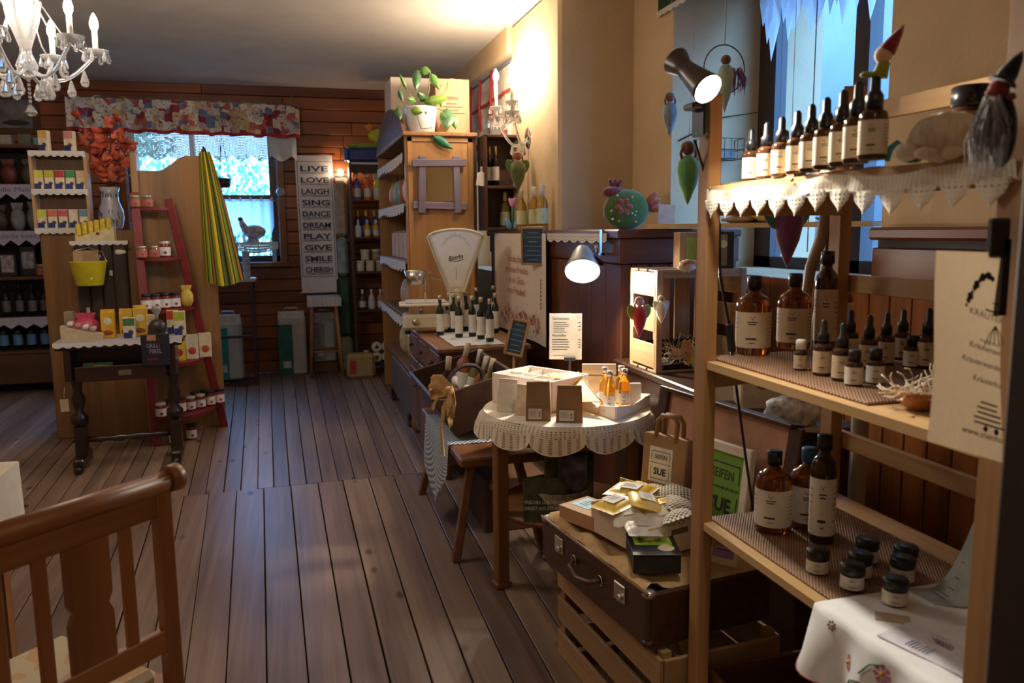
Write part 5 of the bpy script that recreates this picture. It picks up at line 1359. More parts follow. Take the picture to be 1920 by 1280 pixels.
# hand-hole crate, floral cloth, leaflets on the cabinet
hc = thing('small_crate', 'small white crate with oval hand hole holding red sweets', 'crate', Pz(1425, 757, CZ_), -.35)
for nm, c, d in (('front_wall', (0, -.07, .055), (.15, .008, .11)), ('back_wall', (0, .07, .055), (.15, .008, .11)), ('end_wall', (.075, 0, .04), (.008, .14, .08)), ('end_wall', (-.075, 0, .04), (.008, .14, .08)), ('bottom', (0, 0, .004), (.15, .14, .008))): part(M().box((0, 0, 0), d, bev=.0015), nm, mat('d9c7a8', .65), hc, loc=c)
part(M().prism([(.03 * math.cos(2 * PI * i / 16), .011 * math.sin(2 * PI * i / 16)) for i in range(16)], .002, (0, -.0748, .075), (1, 0, 0), (0, 0, 1)), 'hand_hole', mat((.2, .13, .08), .8), hc)
hp = hc.location
for i in range(5):
    one(M().ball((0, 0, .012), (.022, .014, .014), 8, 6, fn=lambda q: 1 + .15 * math.cos(8 * q.x)), 'wrapped_sweet', mat(('b23a3a', 'd8b89a', 'c04848', 'e0d8c8', 'a83030')[i], .4), 'wrapped sweet in the hand hole crate, ' + ('red at the left', 'beige in the middle', 'red at the right', 'white at the back', 'dark red at the front')[i], 'sweet', hp + V((.02 + .03 * (i % 3) - .02, -.02 + .02 * (i // 3) - .01 * i + .02, .07)), i)
fc = thing('floral_cloth', 'white cloth with blue flowers bunched on the low cabinet', 'cloth', Pz(1485, 800, CZ_))
FLO = cloth('e6e2e4', '6a6f96', 3, 4); 
part(M().ball((0, 0, .045), (.085, .055, .05), 22, 12, RZ(-.5), fn=lambda q: 1 + .10 * math.sin(9 * q.x + 4 * q.z) + .07 * math.sin(13 * q.y)), 'fabric', None or MATS.setdefault('flo', mat('e2dee2', .85, var=.5, scale=28)), fc)
for i in range(4): one(M().box((0, 0, .002 + .0), (.10, .07, .002)), 'leaflet', mat('cfc4bc', .7), 'pale leaflet fanned out beside the floral cloth, ' + ('bottom', 'second', 'third', 'top')[i], 'leaflet', Pz(1525, 806, CZ_) + V((-.01 * i, .004 * i, .0025 * i)), -.5 + .12 * i)
one(M().box((0, 0, .06), (.075, .002, .12)), 'price_card', PAPER, 'white price card leaning by the front shelf post', 'card', (1.42, 2.42, CZ_), rot=(-.3, .2, -.3))
one(M().cyl((0, 0, 0), (0, 0, 1.06), .023, .023, 16), 'round_post', wood('9c8876', '75614f', 2, 9), 'greyish round wooden post standing behind the pine shelf', 'post', (1.475, 1.80, 0))
# niche board and its things
nb = [V((1.575, 3.385, 0)), V((2.03, 2.475, 0)), V((2.22, 2.56, 0)), V((1.765, 3.47, 0))]
m = M().add([p + V((0, 0, WZ + .001)) for p in nb] + [p + V((0, 0, WZ + .021)) for p in nb], [(3, 2, 1, 0), (4, 5, 6, 7)] + [(i, (i + 1) % 4, (i + 1) % 4 + 4, i + 4) for i in range(4)])
one(m, 'niche_board', PINEY, 'light pine board laid across the window niche behind the shelf', 'shelf board')
NZ = WZ + .021
def on_board(px, back=.07):
    d = ray(px, 425); a, b = nb[0], nb[1]
    # intersection of the viewing direction with the board's front line
    e = b - a; t_ = (a.x * e.y - a.y * e.x) / (d.x * e.y - d.y * e.x); p = V((d.x * t_, d.y * t_, NZ)); n_ = V((-e.y, e.x, 0)).normalized()
    if n_.x < 0: n_ = -n_
    return p + n_ * back
one(M().box((0, 0, .045), (.075, .003, .09)), 'greeting_card', mat('dcd2cc', .7), 'small white greeting card leaning at the left end of the niche board', 'card', on_board(1236, .05) - V((0, 0, 0)), rot=(-.2, .08, -.3))
bxx = thing('tea_box', 'dark box with yellow side on the niche board behind the lace', 'box', on_board(1388, .10), -1.0)
part(M().box((0, 0, .055), (.16, .09, .11), bev=.002), 'carton', mat('3c3a44', .5), bxx); part(M().box((.081, 0, .055), (.001, .085, .10)), 'yellow_side', mat('d8c828', .5), bxx); part(M().box((0.02, -.046, .055), (.10, .001, .08)), 'yellow_label', mat('d8c828', .5), bxx)
for i, (px, lb) in enumerate(((1375, 'crumpled kraft paper pouch lying at the left on the niche board'), (1445, 'crumpled kraft paper pouch lying in the middle of the niche board'))):
    one(M().ball((0, 0, .014), (.075, .035, .015), 16, 8, fn=lambda q: 1 + .12 * math.sin(10 * q.x + 6 * q.y)), 'paper_pouch', mat('b08c68', .8, var=.15, scale=15), lb, 'pouch', on_board(px, .035), -1.1)
one(M().lathe([(.0, 0), (.05, .004), (.07, .016), (.066, .016), (.04, .008), (0, .006)], 20), 'dark_dish', mat('4a3228', .4), 'dark shallow dish on the niche board under the lace edging', 'dish', on_board(1545, .07))
for i, (a, b, c) in enumerate((((1548, 395), (1520, 500), (1505, 600)), ((1560, 390), (1552, 480), (1530, 610)))):
    y_ = 2.02
    pts = [Py(*a, y_) + V((0, 0, .10)), Py(*a, y_), Py((a[0] + b[0]) / 2 + 6, (a[1] + b[1]) / 2, y_), Py(*b, y_), Py(*c, y_)]
    p0 = pts[-1].copy(); zb = CZ_
    pts.append(V((p0.x - .01, p0.y, zb)))
    one(M().tube([p - V((p0.x, p0.y, zb)) for p in pts], [.008, .014, .018, .016, .014, .014], 8), 'carved_wood', wood('8a6a4c', '5f4630', 2, 9), ('curved carved wooden stave behind the shelf, left one', 'curved carved wooden stave behind the shelf, right one')[i], 'wood carving', V((p0.x, p0.y, zb)))
# hanging felt folk round the window
fairy('green and teal felt fairy hanging left of the shelf post', Py(1290, 325, 2.6), .225, ('3d8f78', '7fae3c'), '7a4a38', '8a5a3a', None, V((Py(1310, 235, 2.6).x, 2.6, CZ)), .36)
fairy('grey and blue felt fairy hanging at the edge of the window niche', Py(1256, 215, 3.4), .20, ('8fa4b4', '59504e'), '8a4a3c', '6d6a58', None, V((Py(1256, 215, 3.4).x, 3.4, CZ)), .34)
KH = fairy('purple wool fairy with green leaf hanging under the top shelf', Py(1478, 420, 2.0), .25, ('7a3a72', '4a2450'), '8a4a6a', '9a5a8a', '4d7a5a', V((Py(1478, 420, 2.0).x, 2.0, CZ)), .34)
fairy('small brown felt dwarf sitting at the far end of the niche board', on_board(1372, .03) + V((0, 0, .06)), .11, ('9a9a3a', 'b5763a'), 'c98a4a', 'a0622a', None, None, .6)
hp_ = Py(1358, 130, 2.45)
hr = thing('willow_hoop', 'willow hoop with a felt fairy hanging in front of the window niche', 'hoop', hp_)
part(M().tube([(.075 * math.cos(2 * PI * i / 30), 0, .078 * math.sin(2 * PI * i / 30)) for i in range(30)], .0022, 5, True), 'hoop', wood('6a4a34', '3f2a1c'), hr)
part(M().tube([(0, 0, .078), (0, 0, CZ - hp_.z)], .002, 5), 'string', mat('c9d2e2', .8), hr)
part(M().lathe([(0, -.14), (.006, -.12), (.022, -.07), (.028, -.02), (.018, .01), (0, .02)], 12, (.005, 0, 0)), 'fairy_body', wool('c9d6a4', '8fb0c0'), hr)
part(M().ball((.005, 0, .030), .017, 10, 8), 'fairy_head', wool('7a5f58'), hr)
part(tuft(40, (.045, 0, .0), .018, .075, spread=.3, rad=.0025), 'lilac_wool', wool('9a70b4', '6d4f8a'), hr)
# wire basket on the niche reveal
wb = thing('wire_basket', 'black wire basket hung on the niche reveal beside the window', 'basket', (2.33, NY1 - .002, 1.80))
m = M()
for z in (0, .05, .11): m.tube([(-.12, -.002, z), (-.12, -.10, z), (.12, -.10, z), (.12, -.002, z)], .002, 4)
for k in range(7): m.tube([(-.12 + .04 * k, -.002, 0), (-.12 + .04 * k, -.10, 0), (-.12 + .04 * k, -.10, .11)], .0018, 4)
m.tube([(-.12, -.002, .11), (-.12, -.002, .0), (.12, -.002, 0), (.12, -.002, .11)], .002, 4)
part(m, 'wire_frame', BLACK, wb)
part(M().box((0, -.05, .03), (.16, .06, .05)), 'contents', mat('8a7a72', .6, var=.4), wb)
rb = one(M().tube([(0, 0, 0), (.10, -.02, .05), (.22, -.02, .10)], .004, 6), 'iron_rod', BLACK, 'thin black iron rod on the niche reveal below the lamp', 'rod', (2.10, NY1 - .004, 1.90))
one(M().tube([(0, 0, 0), (.2, -.01, .03), (.33, -.01, .05), (.33, -.01, -.06)], .003, 6), 'iron_hook', BLACK, 'thin black iron hook reaching to the window frame', 'hook', (2.28, NY1 - .006, 2.02))
# green valance and blue paper garland at the top of the niche
gv = thing('green_valance', 'dark green valance with lace hem at the top of the niche', 'valance', (RXW - .012, 4.0, 2.60))
part(M().grid(lambda u, v: (-.006 * math.sin(u * 30), .30 - .9 * u, .02 + .23 * v), 30, 3), 'fabric', mat('1f3a1e', .85), gv)
part(M().grid(lambda u, v: (-.010, .30 - .9 * u, .02 - .035 * v * (.7 + .3 * abs(math.sin(u * 40)))), 60, 2), 'lace_hem', cloth('d8d0c0', None, 40, 3, .25), gv)
pg_ = thing('paper_garland', 'pale blue translucent paper points hanging in the right window', 'garland', (2.50, 3.28, 2.36))
PPM = thin_paper((.84, .87, .92), .8)
for k in range(21):
    y = .66 - .062 * k; h_ = .24 + .13 * ((k * 7) % 5) / 5
    part(M().add([(0, -.055, 0), (0, .055, 0), (.008, 0, -h_ * .55), (0, -.055, -h_ * .45), (0, .055, -h_ * .45), (-.012, 0, -h_)], [(0, 2, 3), (0, 1, 2), (1, 4, 2), (3, 2, 5), (2, 4, 5)]), 'paper_point', PPM, pg_, loc=(-.012 * (k % 3), y, .36 - .05 * (k % 3)))
part(M().tube([(0, .72, .37), (0, -.75, .37)], .006, 6), 'rod', BLACK, pg_)
one(M().tube([(0, 0, 0), (0, 0, 1.4)], .003, 6), 'pull_cord', mat('8d8f90', .6), 'thin grey cord hanging in front of the right window', 'cord', (2.46, 3.44, 1.30))
# ------------------------------------------------------------------ dresser with scale and oil bottles
DRS = wood('8c6246', '5b3d2a', 2, 9, .5); DRT = wood('96694c', '63422e', 1, 8, .45)
dx0, dx1, dy0, dy1, dzt = .79, 1.29, 4.38, 5.58, .77
dr = thing('dresser', 'old brown wooden dresser with drawers and doors along the right wall', 'dresser', (dx0, dy0, 0))
part(M().box(((dx1 - dx0) / 2, (dy1 - dy0) / 2, dzt - .014), (dx1 - dx0 + .05, dy1 - dy0 + .04, .028), bev=.006), 'top', DRT, dr)
part(M().box(((dx1 - dx0) / 2 + .01, (dy1 - dy0) / 2, .42), (dx1 - dx0 - .02, dy1 - dy0, .65)), 'carcass', DRS, dr)
KNOB = mat((.12, .09, .07), .35, .5)
for k in range(3):
    yc = .2 + .4 * k
    d_ = part(M().box((0, yc, .66), (.022, .36, .13), bev=.004), 'drawer', DRS, dr); part(M().lathe([(.008, 0), (.008, .01), (.016, .018), (.012, .028), (0, .03)], 10, (-.011, yc, .66), RY(-PI / 2)), 'knob', KNOB, d_)
    d_ = part(M().box((0, yc, .33), (.022, .36, .47), bev=.004), 'door', DRS, dr); part(M().box((-.012, yc, .33), (.008, .25, .34), bev=.003), 'door_panel', wood('7d5539', '4f3422', 2, 9, .5), d_); part(M().lathe([(.008, 0), (.008, .01), (.014, .018), (0, .026)], 10, (-.011, yc - .14, .40), RY(-PI / 2)), 'knob', KNOB, d_)
for (x, y) in ((.03, .03), (.03, dy1 - dy0 - .03), (dx1 - dx0 - .03, .03), (dx1 - dx0 - .03, dy1 - dy0 - .03)):
    part(M().lathe([(.014, 0), (.028, .02), (.024, .05), (.034, .08), (.034, .10)], 12, (x, y, 0)), 'foot', DRS, dr)
one(M().grid(lambda u, v: (.30 * (u - .5), .62 * (v - .5), .002 + .003 * math.sin(u * 12 + v * 9) ** 2), 12, 20), 'table_runner', mat('d6dbe4', .85, var=.05), 'white cloth under the dark oil bottles on the dresser', 'cloth', (1.02, 4.72, dzt))
# kitchen shop scale
sp_ = Pz(838, 612, dzt); sp_ = V((.93, 5.12, dzt)); SKS = 1.04
SCR = mat('d9cdb0', .35, var=.06, scale=6, coat=.3); SCD = mat('e6e0cf', .5, var=.03)
ks = thing('shop_scale', 'cream enamelled shop scale with a fan shaped dial', 'scale', sp_, -.12)
part(M().box((-.10, 0, .075), (.30, .20, .10), bev=.018), 'base', SCR, ks)
for x in (-.22, .02): part(M().cyl((x, -.06, 0), (x, -.06, .03), .018, .022, 10), 'foot', BLACK, ks)
part(M().lathe([(.022, 0), (.022, .012), (0, .016)], 14, (-.17, -.10, .08), RX(PI / 2)), 'knob', CHR, ks)
part(M().lathe([(.05, .12), (.055, .18), (.045, .25), (.035, .30)], 18, (.10, 0, 0)), 'neck', SCR, ks)
fan = [(-.05, 0), (.05, 0)] + [(.18 * math.sin(a) / math.sin(1.15), .315 + .085 * math.cos(a) ** .8) for a in [1.15 - 2.3 * i / 18 for i in range(19)]]
part(M().prism(fan, .075, (.10, 0, .26), (1, 0, 0), (0, 0, 1)), 'dial_housing', SCR, ks)
part(M().tube([(.10 + a, -.038, .26 + b) for a, b in fan], .008, 6, True), 'dial_rim', SCR, ks)
fan2 = [(a * .84, .035 + b * .88) for a, b in fan]
fc_ = part(M().prism(fan2, .003, (.10, -.038, .26), (1, 0, 0), (0, 0, 1)), 'dial_face', SCD, ks)
m = M()
for i in range(31):
    a = -.58 + 1.16 * i / 30; r0 = .335; r1 = .352 if i % 5 else .362
    p0 = V((.10 + .46 * r0 * 1.0 * math.sin(a), -.0405, .26 + .035 + r0 * math.cos(a * 1.1) * .98 - .01)); p1 = V((.10 + .46 * r1 * math.sin(a), -.0405, .26 + .035 + r1 * math.cos(a * 1.1) * .98 - .01)); m.bar(p0, p1, .0012, .0006)
put_text(m, 'Bizerba', (.10, -.0396, .47), (1, 0, .18), (-.1, 0, 1), .028, .095, shear=.3, bold=.02); m.tube([(.055, -.041, .462), (.10, -.041, .456), (.15, -.041, .47)], .002, 4)
part(m, 'print', INK, fc_)
part(M().bar((.10, -.041, .34), (.10, -.041, .42), .002, .001), 'needle', mat('b0252a', .5), fc_)
part(M().box((-.11, 0, .185), (.32, .22, .018), bev=.006), 'platform', SCD, ks)
part(M().cyl((-.13, 0, .12), (-.13, 0, .18), .014, .014, 10), 'platform_post', CHR, ks)
part(M().lathe([(.035, 0), (.045, .004), (.07, .085), (.074, .085), (.048, -.002), (.035, -.004)], 18, (-.16, .0, .315)), 'scoop_cup', CHR, ks)
part(M().cyl((-.10, 0, .195), (-.10, 0, .37), .006, .006, 8).tube([(-.10, 0, .37), (-.06, 0, .39), (-.05, 0, .345), (.05, 0, .34)], .005, 6), 'cup_arm', CHR, ks)
one(M().box((0, 0, .006), (.26, .17, .012), bev=.004), 'folded_towel', mat('e3ded6', .9), 'folded white towel lying on the scale platform', 'towel', sp_ + V((-.10, .01, .195)), -.12)
# dark oil bottles
DGREEN = gloss((.02, .035, .012), .08, .25); GOLDC = mat((.62, .5, .3), .35, .7)
dob = thing('oil_flask', 'x', 'bottle')
part(M().lathe([(.021, 0), (.024, .004), (.024, .15), (.020, .168), (.0105, .185), (.0105, .235)], 16), 'glass_body', DGREEN, dob)
part(M().lathe([(.013, .222), (.013, .250), (0, .252)], 12), 'cap', GOLDC, dob)
part(M().lathe([(.0246, .025), (.0246, .135)], 16, cap=False, ang=4.6, a0=-PI / 2 - 2.0), 'paper_label', PAPER, dob)
ol = ['leftmost of the oil flasks on the dresser', 'oil flask behind the leftmost one', 'oil flask with leaf label second row left', 'oil flask in the front row, second from left', 'oil flask between scale base and front row', 'oil flask in the front row, third from left', 'oil flask in the front row, fourth from left', 'rightmost oil flask at the near edge of the dresser', 'oil flask at the right end behind the front row', 'oil flask in the back row under the scale dial', 'oil flask with round white tag in the back row', 'oil flask at the far right of the back row']
for i, (px, py) in enumerate(((826, 628), (843, 619), (851, 622), (861, 632), (874, 618), (886, 630), (902, 635), (919, 640), (929, 622), (893, 606), (886, 598), (925, 600))):
    p = Pz(px, py, dzt + .004)
    if i == 0: dob.location = p; dob['label'] = 'dark green ' + ol[0]; dob['group'] = 'dark oil flasks on the dresser'; dob.rotation_euler = (0, 0, -.2)
    else: dup(dob, p, -.2 + .15 * (i % 4), 'dark green ' + ol[i])
# ------------------------------------------------------------------ open hutch with shelves
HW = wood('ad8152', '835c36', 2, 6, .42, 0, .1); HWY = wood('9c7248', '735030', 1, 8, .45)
hx0, hx1, hy0, hy1, hz = .80, 1.30, 5.68, 7.40, 2.10
ht = thing('open_hutch', 'tall brown wooden hutch with open shelves and a plain side panel', 'cupboard', (hx0, hy0, 0)); ho = V((hx0, hy0, 0))
part(M().box(((hx1 - hx0) / 2, .015, hz / 2), (hx1 - hx0, .03, hz), bev=.006), 'side_panel', HW, ht)
part(M().box(((hx1 - hx0) / 2, hy1 - hy0, hz / 2), (hx1 - hx0, .03, hz), bev=.006), 'side_panel', HW, ht)
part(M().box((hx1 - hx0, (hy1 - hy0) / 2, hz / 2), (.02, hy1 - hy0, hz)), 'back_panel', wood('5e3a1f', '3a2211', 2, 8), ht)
part(M().box(((hx1 - hx0) / 2, (hy1 - hy0) / 2, hz - .01), (hx1 - hx0 + .03, hy1 - hy0 + .06, .03), bev=.006), 'top', HWY, ht)
m = M()
for (a, b, c, d) in ((.02, .05, .06, hz - .02), (hx1 - hx0 - .05, hx1 - hx0 - .02, .06, hz - .02), (.02, hx1 - hx0 - .02, hz - .06, hz - .03)): m.box(((a + b) / 2, -.004, (c + d) / 2), (b - a, .008, d - c))
part(m, 'panel_frame', HW, ht)
zsh = (1.97, 1.62, 1.21, .79, .40)
for z in zsh[1:]: part(M().box(((hx1 - hx0) / 2, (hy1 - hy0) / 2, z - .012), (hx1 - hx0 - .03, hy1 - hy0 - .03, .024), bev=.003), 'shelf', HWY, ht)
part(M().box((.012, (hy1 - hy0) / 2, .22), (.024, hy1 - hy0 - .62, .30), bev=.004), 'drawer', wood('8a7462', '5d4a3c', 1, 8), ht, loc=(0, -.28, 0))
part(M().prism([(0, 0)] + [(.0 + 1.72 * i / 20, .02 + .24 * math.sin(PI * i / 20) ** .8) for i in range(21)] + [(1.72, 0)], .025, (.0, .0, hz), (0, 1, 0), (0, 0, 1)), 'arched_pediment', wood('6d4a36', '472e20', 1, 8), ht)
for y in (.06, 1.05): part(M().prism([(0, 0), (.05, 0), (.035, .05), (.06, .09), (-.03, .09), (-.01, .05), (-.05, .02)], .04, (.0, y, 0), (0, 1, 0), (0, 0, 1)), 'claw_foot', wood('3f261a', '21130c'), ht)
LAC = cloth('e6e0d4', None, 120, 4, .28)
for z in (1.97, 1.62, 1.21, .79):
    part(M().grid(lambda u, v: (-.012 - .006 * math.sin(u * 60), .03 + 1.66 * u, z - .005 - v * (.05 + .03 * abs(math.sin(u * 34)))), 100, 3), 'lace_strip', LAC, ht)
def H(x, y, z): return ho + V((x, y, z))
def sack(label, p, w_, d_, h_, col, rz=0, cat='bag', nm='food_bag', top=True):
    t = thing(nm, label, cat, p, rz)
    part(M().ball((0, 0, h_ * .42), (w_ / 2, d_ / 2, h_ * .43), 12, 10, fn=lambda q: 1 + .12 * abs(q.x * q.y) * 2 + .03 * math.sin(9 * q.z + 5 * q.x)), 'pouch', mat(col, .5, var=.15, scale=20), t)
    if top: part(M().prism([(-w_ * .3, 0), (w_ * .3, 0), (w_ * .4, h_ * .25), (-w_ * .4, h_ * .25)], .004, (0, 0, h_ * .78), (1, 0, 0), (0, 0, 1)), 'gathered_top', mat(col, .5, var=.15, scale=20), t)
    return t
hs = [(.10, .20, 1.62, 'c23a34', 'red wrapped candy bag on the upper hutch shelf, nearest'), (.10, .45, 1.62, 'd8cfc6', 'white candy bag on the upper hutch shelf'), (.10, .70, 1.62, 'b86a3a', 'orange candy bag on the upper hutch shelf'), (.10, 1.0, 1.62, '7fae9a', 'green candy bag on the upper hutch shelf'), (.10, 1.3, 1.62, 'c9a070', 'tan figure bag at the far end of the upper hutch shelf'),
      (.12, .22, .79, 'c4b5b8', 'silver coffee bag on the low hutch shelf, nearest'), (.12, .55, .79, 'c79a4a', 'golden coffee bag on the low hutch shelf'), (.12, .9, .79, 'c0b2a6', 'pale coffee bag on the low hutch shelf, far'), (.12, .25, .40, 'b08a58', 'bag of nuts on the bottom hutch shelf, nearest'), (.12, .65, .40, 'c8b088', 'bag of pasta on the bottom hutch shelf'), (.12, 1.05, .40, 'd0bc98', 'bag of pasta at the far end of the bottom hutch shelf')]
for x, y, z, c, lb in hs: sack(lb, H(x, y, z), .18, .12, .25 if z > 1 else .29, c, 1.4)
for i in range(5): 
    t = thing('kraft_pack', 'brown kraft pack on the middle hutch shelf, ' + ('nearest', 'second', 'third', 'fourth', 'farthest')[i] + ' in the row', 'pack', H(.10, .15 + .24 * i, 1.21), 0)
    part(M().box((0, 0, .10), (.12, .20, .20), bev=.008), 'pack_body', KR, t); part(M().box((0, 0, .205), (.08, .14, .02), bev=.004), 'folded_top', BRN2, t)
# mirror with lilac frame on the side panel
mr = thing('framed_mirror', 'small mirror in a rustic lilac grey board frame on the hutch side', 'mirror', Py(824, 345, hy0 - .02))
LIL = wood('7f7484', '554b5c', 2, 10, .7)
w_, h_ = .20, .24
part(M().box((0, .006, 0), (w_, .006, h_)), 'mirror_glass', mat((.62, .55, .42), .05, 1, var=.02, bmp=0), mr)
for x, e in ((-.125, .03), (.125, -.02)): part(M().box((0, 0, 0), (.052, .02, .40), bev=.005), 'frame_board', LIL, mr, loc=(x, -.004, -.005), rot=(0, e, 0))
for z, e in ((.145, -.02), (-.15, .03)): part(M().box((0, 0, 0), (.385, .018, .052), bev=.005), 'frame_board', wood('7f7484', '554b5c', 0, 10, .7), mr, loc=(0, .006 if z < 0 else -.012, z), rot=(0, e, 0))
# things on top of the hutch
hz2 = hz + .006
def carton(label, p, d, col, rz=0, name='cardboard_box'):
    t = thing(name, label, 'box', p, rz)
    part(M().box((0, 0, d[2] / 2), d, bev=.003), 'carton', mat(col, .8, var=.06, scale=6), t)
    part(M().box((0, 0, d[2] + .001), (d[0] * .12, d[1], .002)), 'tape', mat('b9a98c', .5), t)
    return t
c1 = carton('memo printed brown cardboard box on the hutch beside the plant', H(.385, .345, hz2), (.25, .30, .40), 'b48a6c')
m = M(); put_text(m, 'memo', (-.02, -.1505, .255), (1, 0, 0), (0, 0, 1), .032, .125, bold=.02); fine_lines(m, (.0, -.1505, .225), (1, 0, 0), (0, 0, 1), .19, 4, .022, .006, .35); rect2d(m, (-.04, -.1505, .10), (1, 0, 0), (0, 0, 1), .07, .05)
part(m, 'print', mat((.10, .06, .05), .8, bmp=0), c1)
carton('white cardboard box standing behind the plant on the hutch', H(.22, .95, hz2), (.42, .40, .50), 'cdbfb6')
sp2 = thing('potted_plant', 'green climbing plant in a white pot on top of the hutch', 'plant', H(.14, .125, hz2))
part(M().lathe([(.085, 0), (.095, .006), (.118, .17), (.122, .18), (.114, .18), (.10, .15), (0, .15)], 24), 'pot', mat('dfe4ea', .25, var=.03, coat=.4), sp2)
part(M().lathe([(0, .155), (.11, .155)], 20, cap=False), 'soil', mat((.05, .035, .025), .95), sp2)
LEAFM = [mat((.10, .22, .05), .35, var=.25), mat((.22, .34, .06), .35, var=.2), mat((.06, .15, .06), .35, var=.25)]
def leaf(base, tip, wid, m_, parent, nm='leaf'):
    b, t_ = V(base), V(tip); d = t_ - b; s = d.cross(V((.2, 1, .1))).normalized(); n_ = s.cross(d).normalized()
    def fn(u, v):
        k = math.sin(PI * min(1, u ** .75)) * wid / 2
        return b + d * u + s * k * (2 * v - 1) + n_ * (abs(2 * v - 1) * .012 - .04 * d.length * math.sin(u * PI))
    return part(M().grid(fn, 8, 4), nm, m_, parent)
stems = [[(0, 0, .16), (-.02, 0, .28), (-.02, -.01, .42), (.02, -.02, .44)], [(.02, 0, .16), (.06, -.02, .30), (.07, -.02, .42)], [(0, 0, .16), (-.10, -.02, .30), (-.14, -.03, .33), (-.16, -.04, .28)], [(0, 0, .16), (-.12, 0, .20), (-.17, -.04, .18)], [(.02, 0, .16), (.12, -.02, .24), (.18, -.02, .30), (.20, 0, .36)], [(.03, -.03, .16), (.12, -.07, .17), (.17, -.09, .10)], [(.0, -.08, .16), (-.05, -.11, .12), (-.02, -.125, .02), (.06, -.12, .03)]]
for s in stems: part(M().tube(s, .004, 5), 'stem', mat((.16, .17, .05), .6), sp2)
lv = [((.0, -.02, .44), (.07, -.05, .42), .06, 0), ((-.02, -.02, .44), (-.04, -.06, .29), .065, 2), ((.07, -.02, .42), (.13, -.05, .30), .06, 0), ((-.16, -.04, .30), (-.13, -.06, .20), .035, 2), ((-.10, -.03, .30), (-.15, -.05, .40), .03, 0), ((.02, -.07, .21), (.17, -.14, .23), .07, 1), ((.16, -.02, .28), (.14, -.06, .18), .07, 1), ((.18, -.05, .18), (.17, -.10, .02), .11, 2), ((-.17, -.04, .18), (-.16, -.08, .08), .06, 2), ((-.09, -.10, .15), (-.01, -.15, .13), .06, 1), ((.0, -.08, .20), (.02, -.12, .13), .05, 0), ((-.03, -.02, .22), (-.10, -.06, .23), .05, 0), ((.02, -.02, .24), (.07, -.06, .20), .06, 0), ((.04, .02, .22), (-.02, -.04, .28), .06, 2), ((.22, -.03, .15), (.24, -.06, .03), .06, 0)]
for b, t_, w2, mi in lv: leaf(b, t_, w2, LEAFM[mi], sp2)
t = thing('green_leaf', 'single dark green leaf hanging over the hutch side panel', 'leaf', Py(810, 250, hy0 - .03)); part(M().tube([(.0, 0, .05), (.0, -.0, .0), (.03, -.01, -.03)], .002, 5), 'stalk', mat((.3, .22, .12), .7), t); 
p1 = Py(812, 256, hy0 - .03) - t.location; p2 = Py(850, 280, hy0 - .03) - t.location
leaf(p1, p2, .065, mat((.02, .13, .07), .3, var=.2), t, 'blade')
# brown wall shelf with wine beyond the hutch
ws = thing('wall_shelf', 'dark brown open wall shelf with bottles right of the hutch', 'shelf', (1.34, 5.62, 1.42))
DKB = wood('4c2c1a', '2c170d', 2, 8)
for c, d, nm in (((.0, .0, .33), (.02, .22, .66), 'side_board'), ((.145, .10, .33), (.27, .02, .66), 'back_board'), ((.145, 0, .65), (.30, .22, .02), 'top_board'), ((.145, 0, .30), (.28, .22, .02), 'shelf_board'), ((.145, 0, .01), (.28, .22, .02), 'shelf_board')): part(M().box((0, 0, 0), d, bev=.003), nm, DKB, ws, loc=c)
BLK = gloss((.012, .008, .006), .06, .1)
for i, (px, lb) in enumerate(((908, 'left'), (919, 'middle'), (930, 'right'))):
    p = Py(px, 375, 5.60 + .05 * (i == 1)); p.z = 1.732
    wine('dark vinegar bottle with white label in the wall shelf, ' + lb, p + V((0, 0, .28)), (0, 0, 1), BLK, GOLDC, mat('c9c4bc', .7), .28, .026, 'bottle')
one(M().prism([(-.03, 0), (.03, 0), (.03, .085), (0, .10), (-.03, .085)], .003), 'hang_tag', mat('c9c0b4', .8), 'pale hang tag tied to the left vinegar bottle', 'tag', Py(900, 348, 5.53), rot=(0, .15, 0))
t = thing('glass_flower', 'pink and blue glass flower on the dark ledge', 'ornament', V((1.50, 5.42, WZ)), 0)
part(M().tube([(0, 0, 0), (0, 0, .16)], .006, 6), 'stem', mat((.05, .2, .15), .3), t)
for k in range(4): part(M().ball((.012 * math.cos(k * 1.57), .012 * math.sin(k * 1.57), .19), (.012, .006, .035), 8, 6, RZ(k * 1.57) @ RY(.3)), 'petal', gloss((.85, .4, .75), .1, .3), t)
for s in (-1, 1): part(M().ball((s * .03, 0, .045), (.022, .01, .045), 8, 6, RY(s * .4)), 'leaf', gloss((.3, .55, .9), .1, .4), t)
# golden wine bottles on the cap ledge
GW = gloss((.75, .48, .12), .05, .75); GW2 = gloss((.6, .55, .2), .05, .75)
for i, (px, py, x, gm, lb) in enumerate(((947, 425, 1.51, GW2, 'pale golden wine bottle leftmost on the wainscot ledge'), (978, 423, 1.52, GW, 'golden wine bottle second from left on the wainscot ledge'), (1002, 422, 1.53, GW, 'golden wine bottle third from left on the wainscot ledge'), (1017, 421, 1.50, GW, 'golden wine bottle rightmost on the wainscot ledge'))):
    p = Px(px, 424, x); wine(lb, V((p.x, p.y, WZ + .275)), (0, 0, 1), gm, FOILW if i > 1 else FOIL, mat('c9cfa4', .6), .275, .036)
fairy('olive green felt bird fairy dangling under the wall sconce', Px(971, 322, 1.45), .26, ('4a4a34', '6a6f3a'), 'a85a3c', '8a4a34', '5d7a34', sp + V((-.05, 0, 0)), .42)
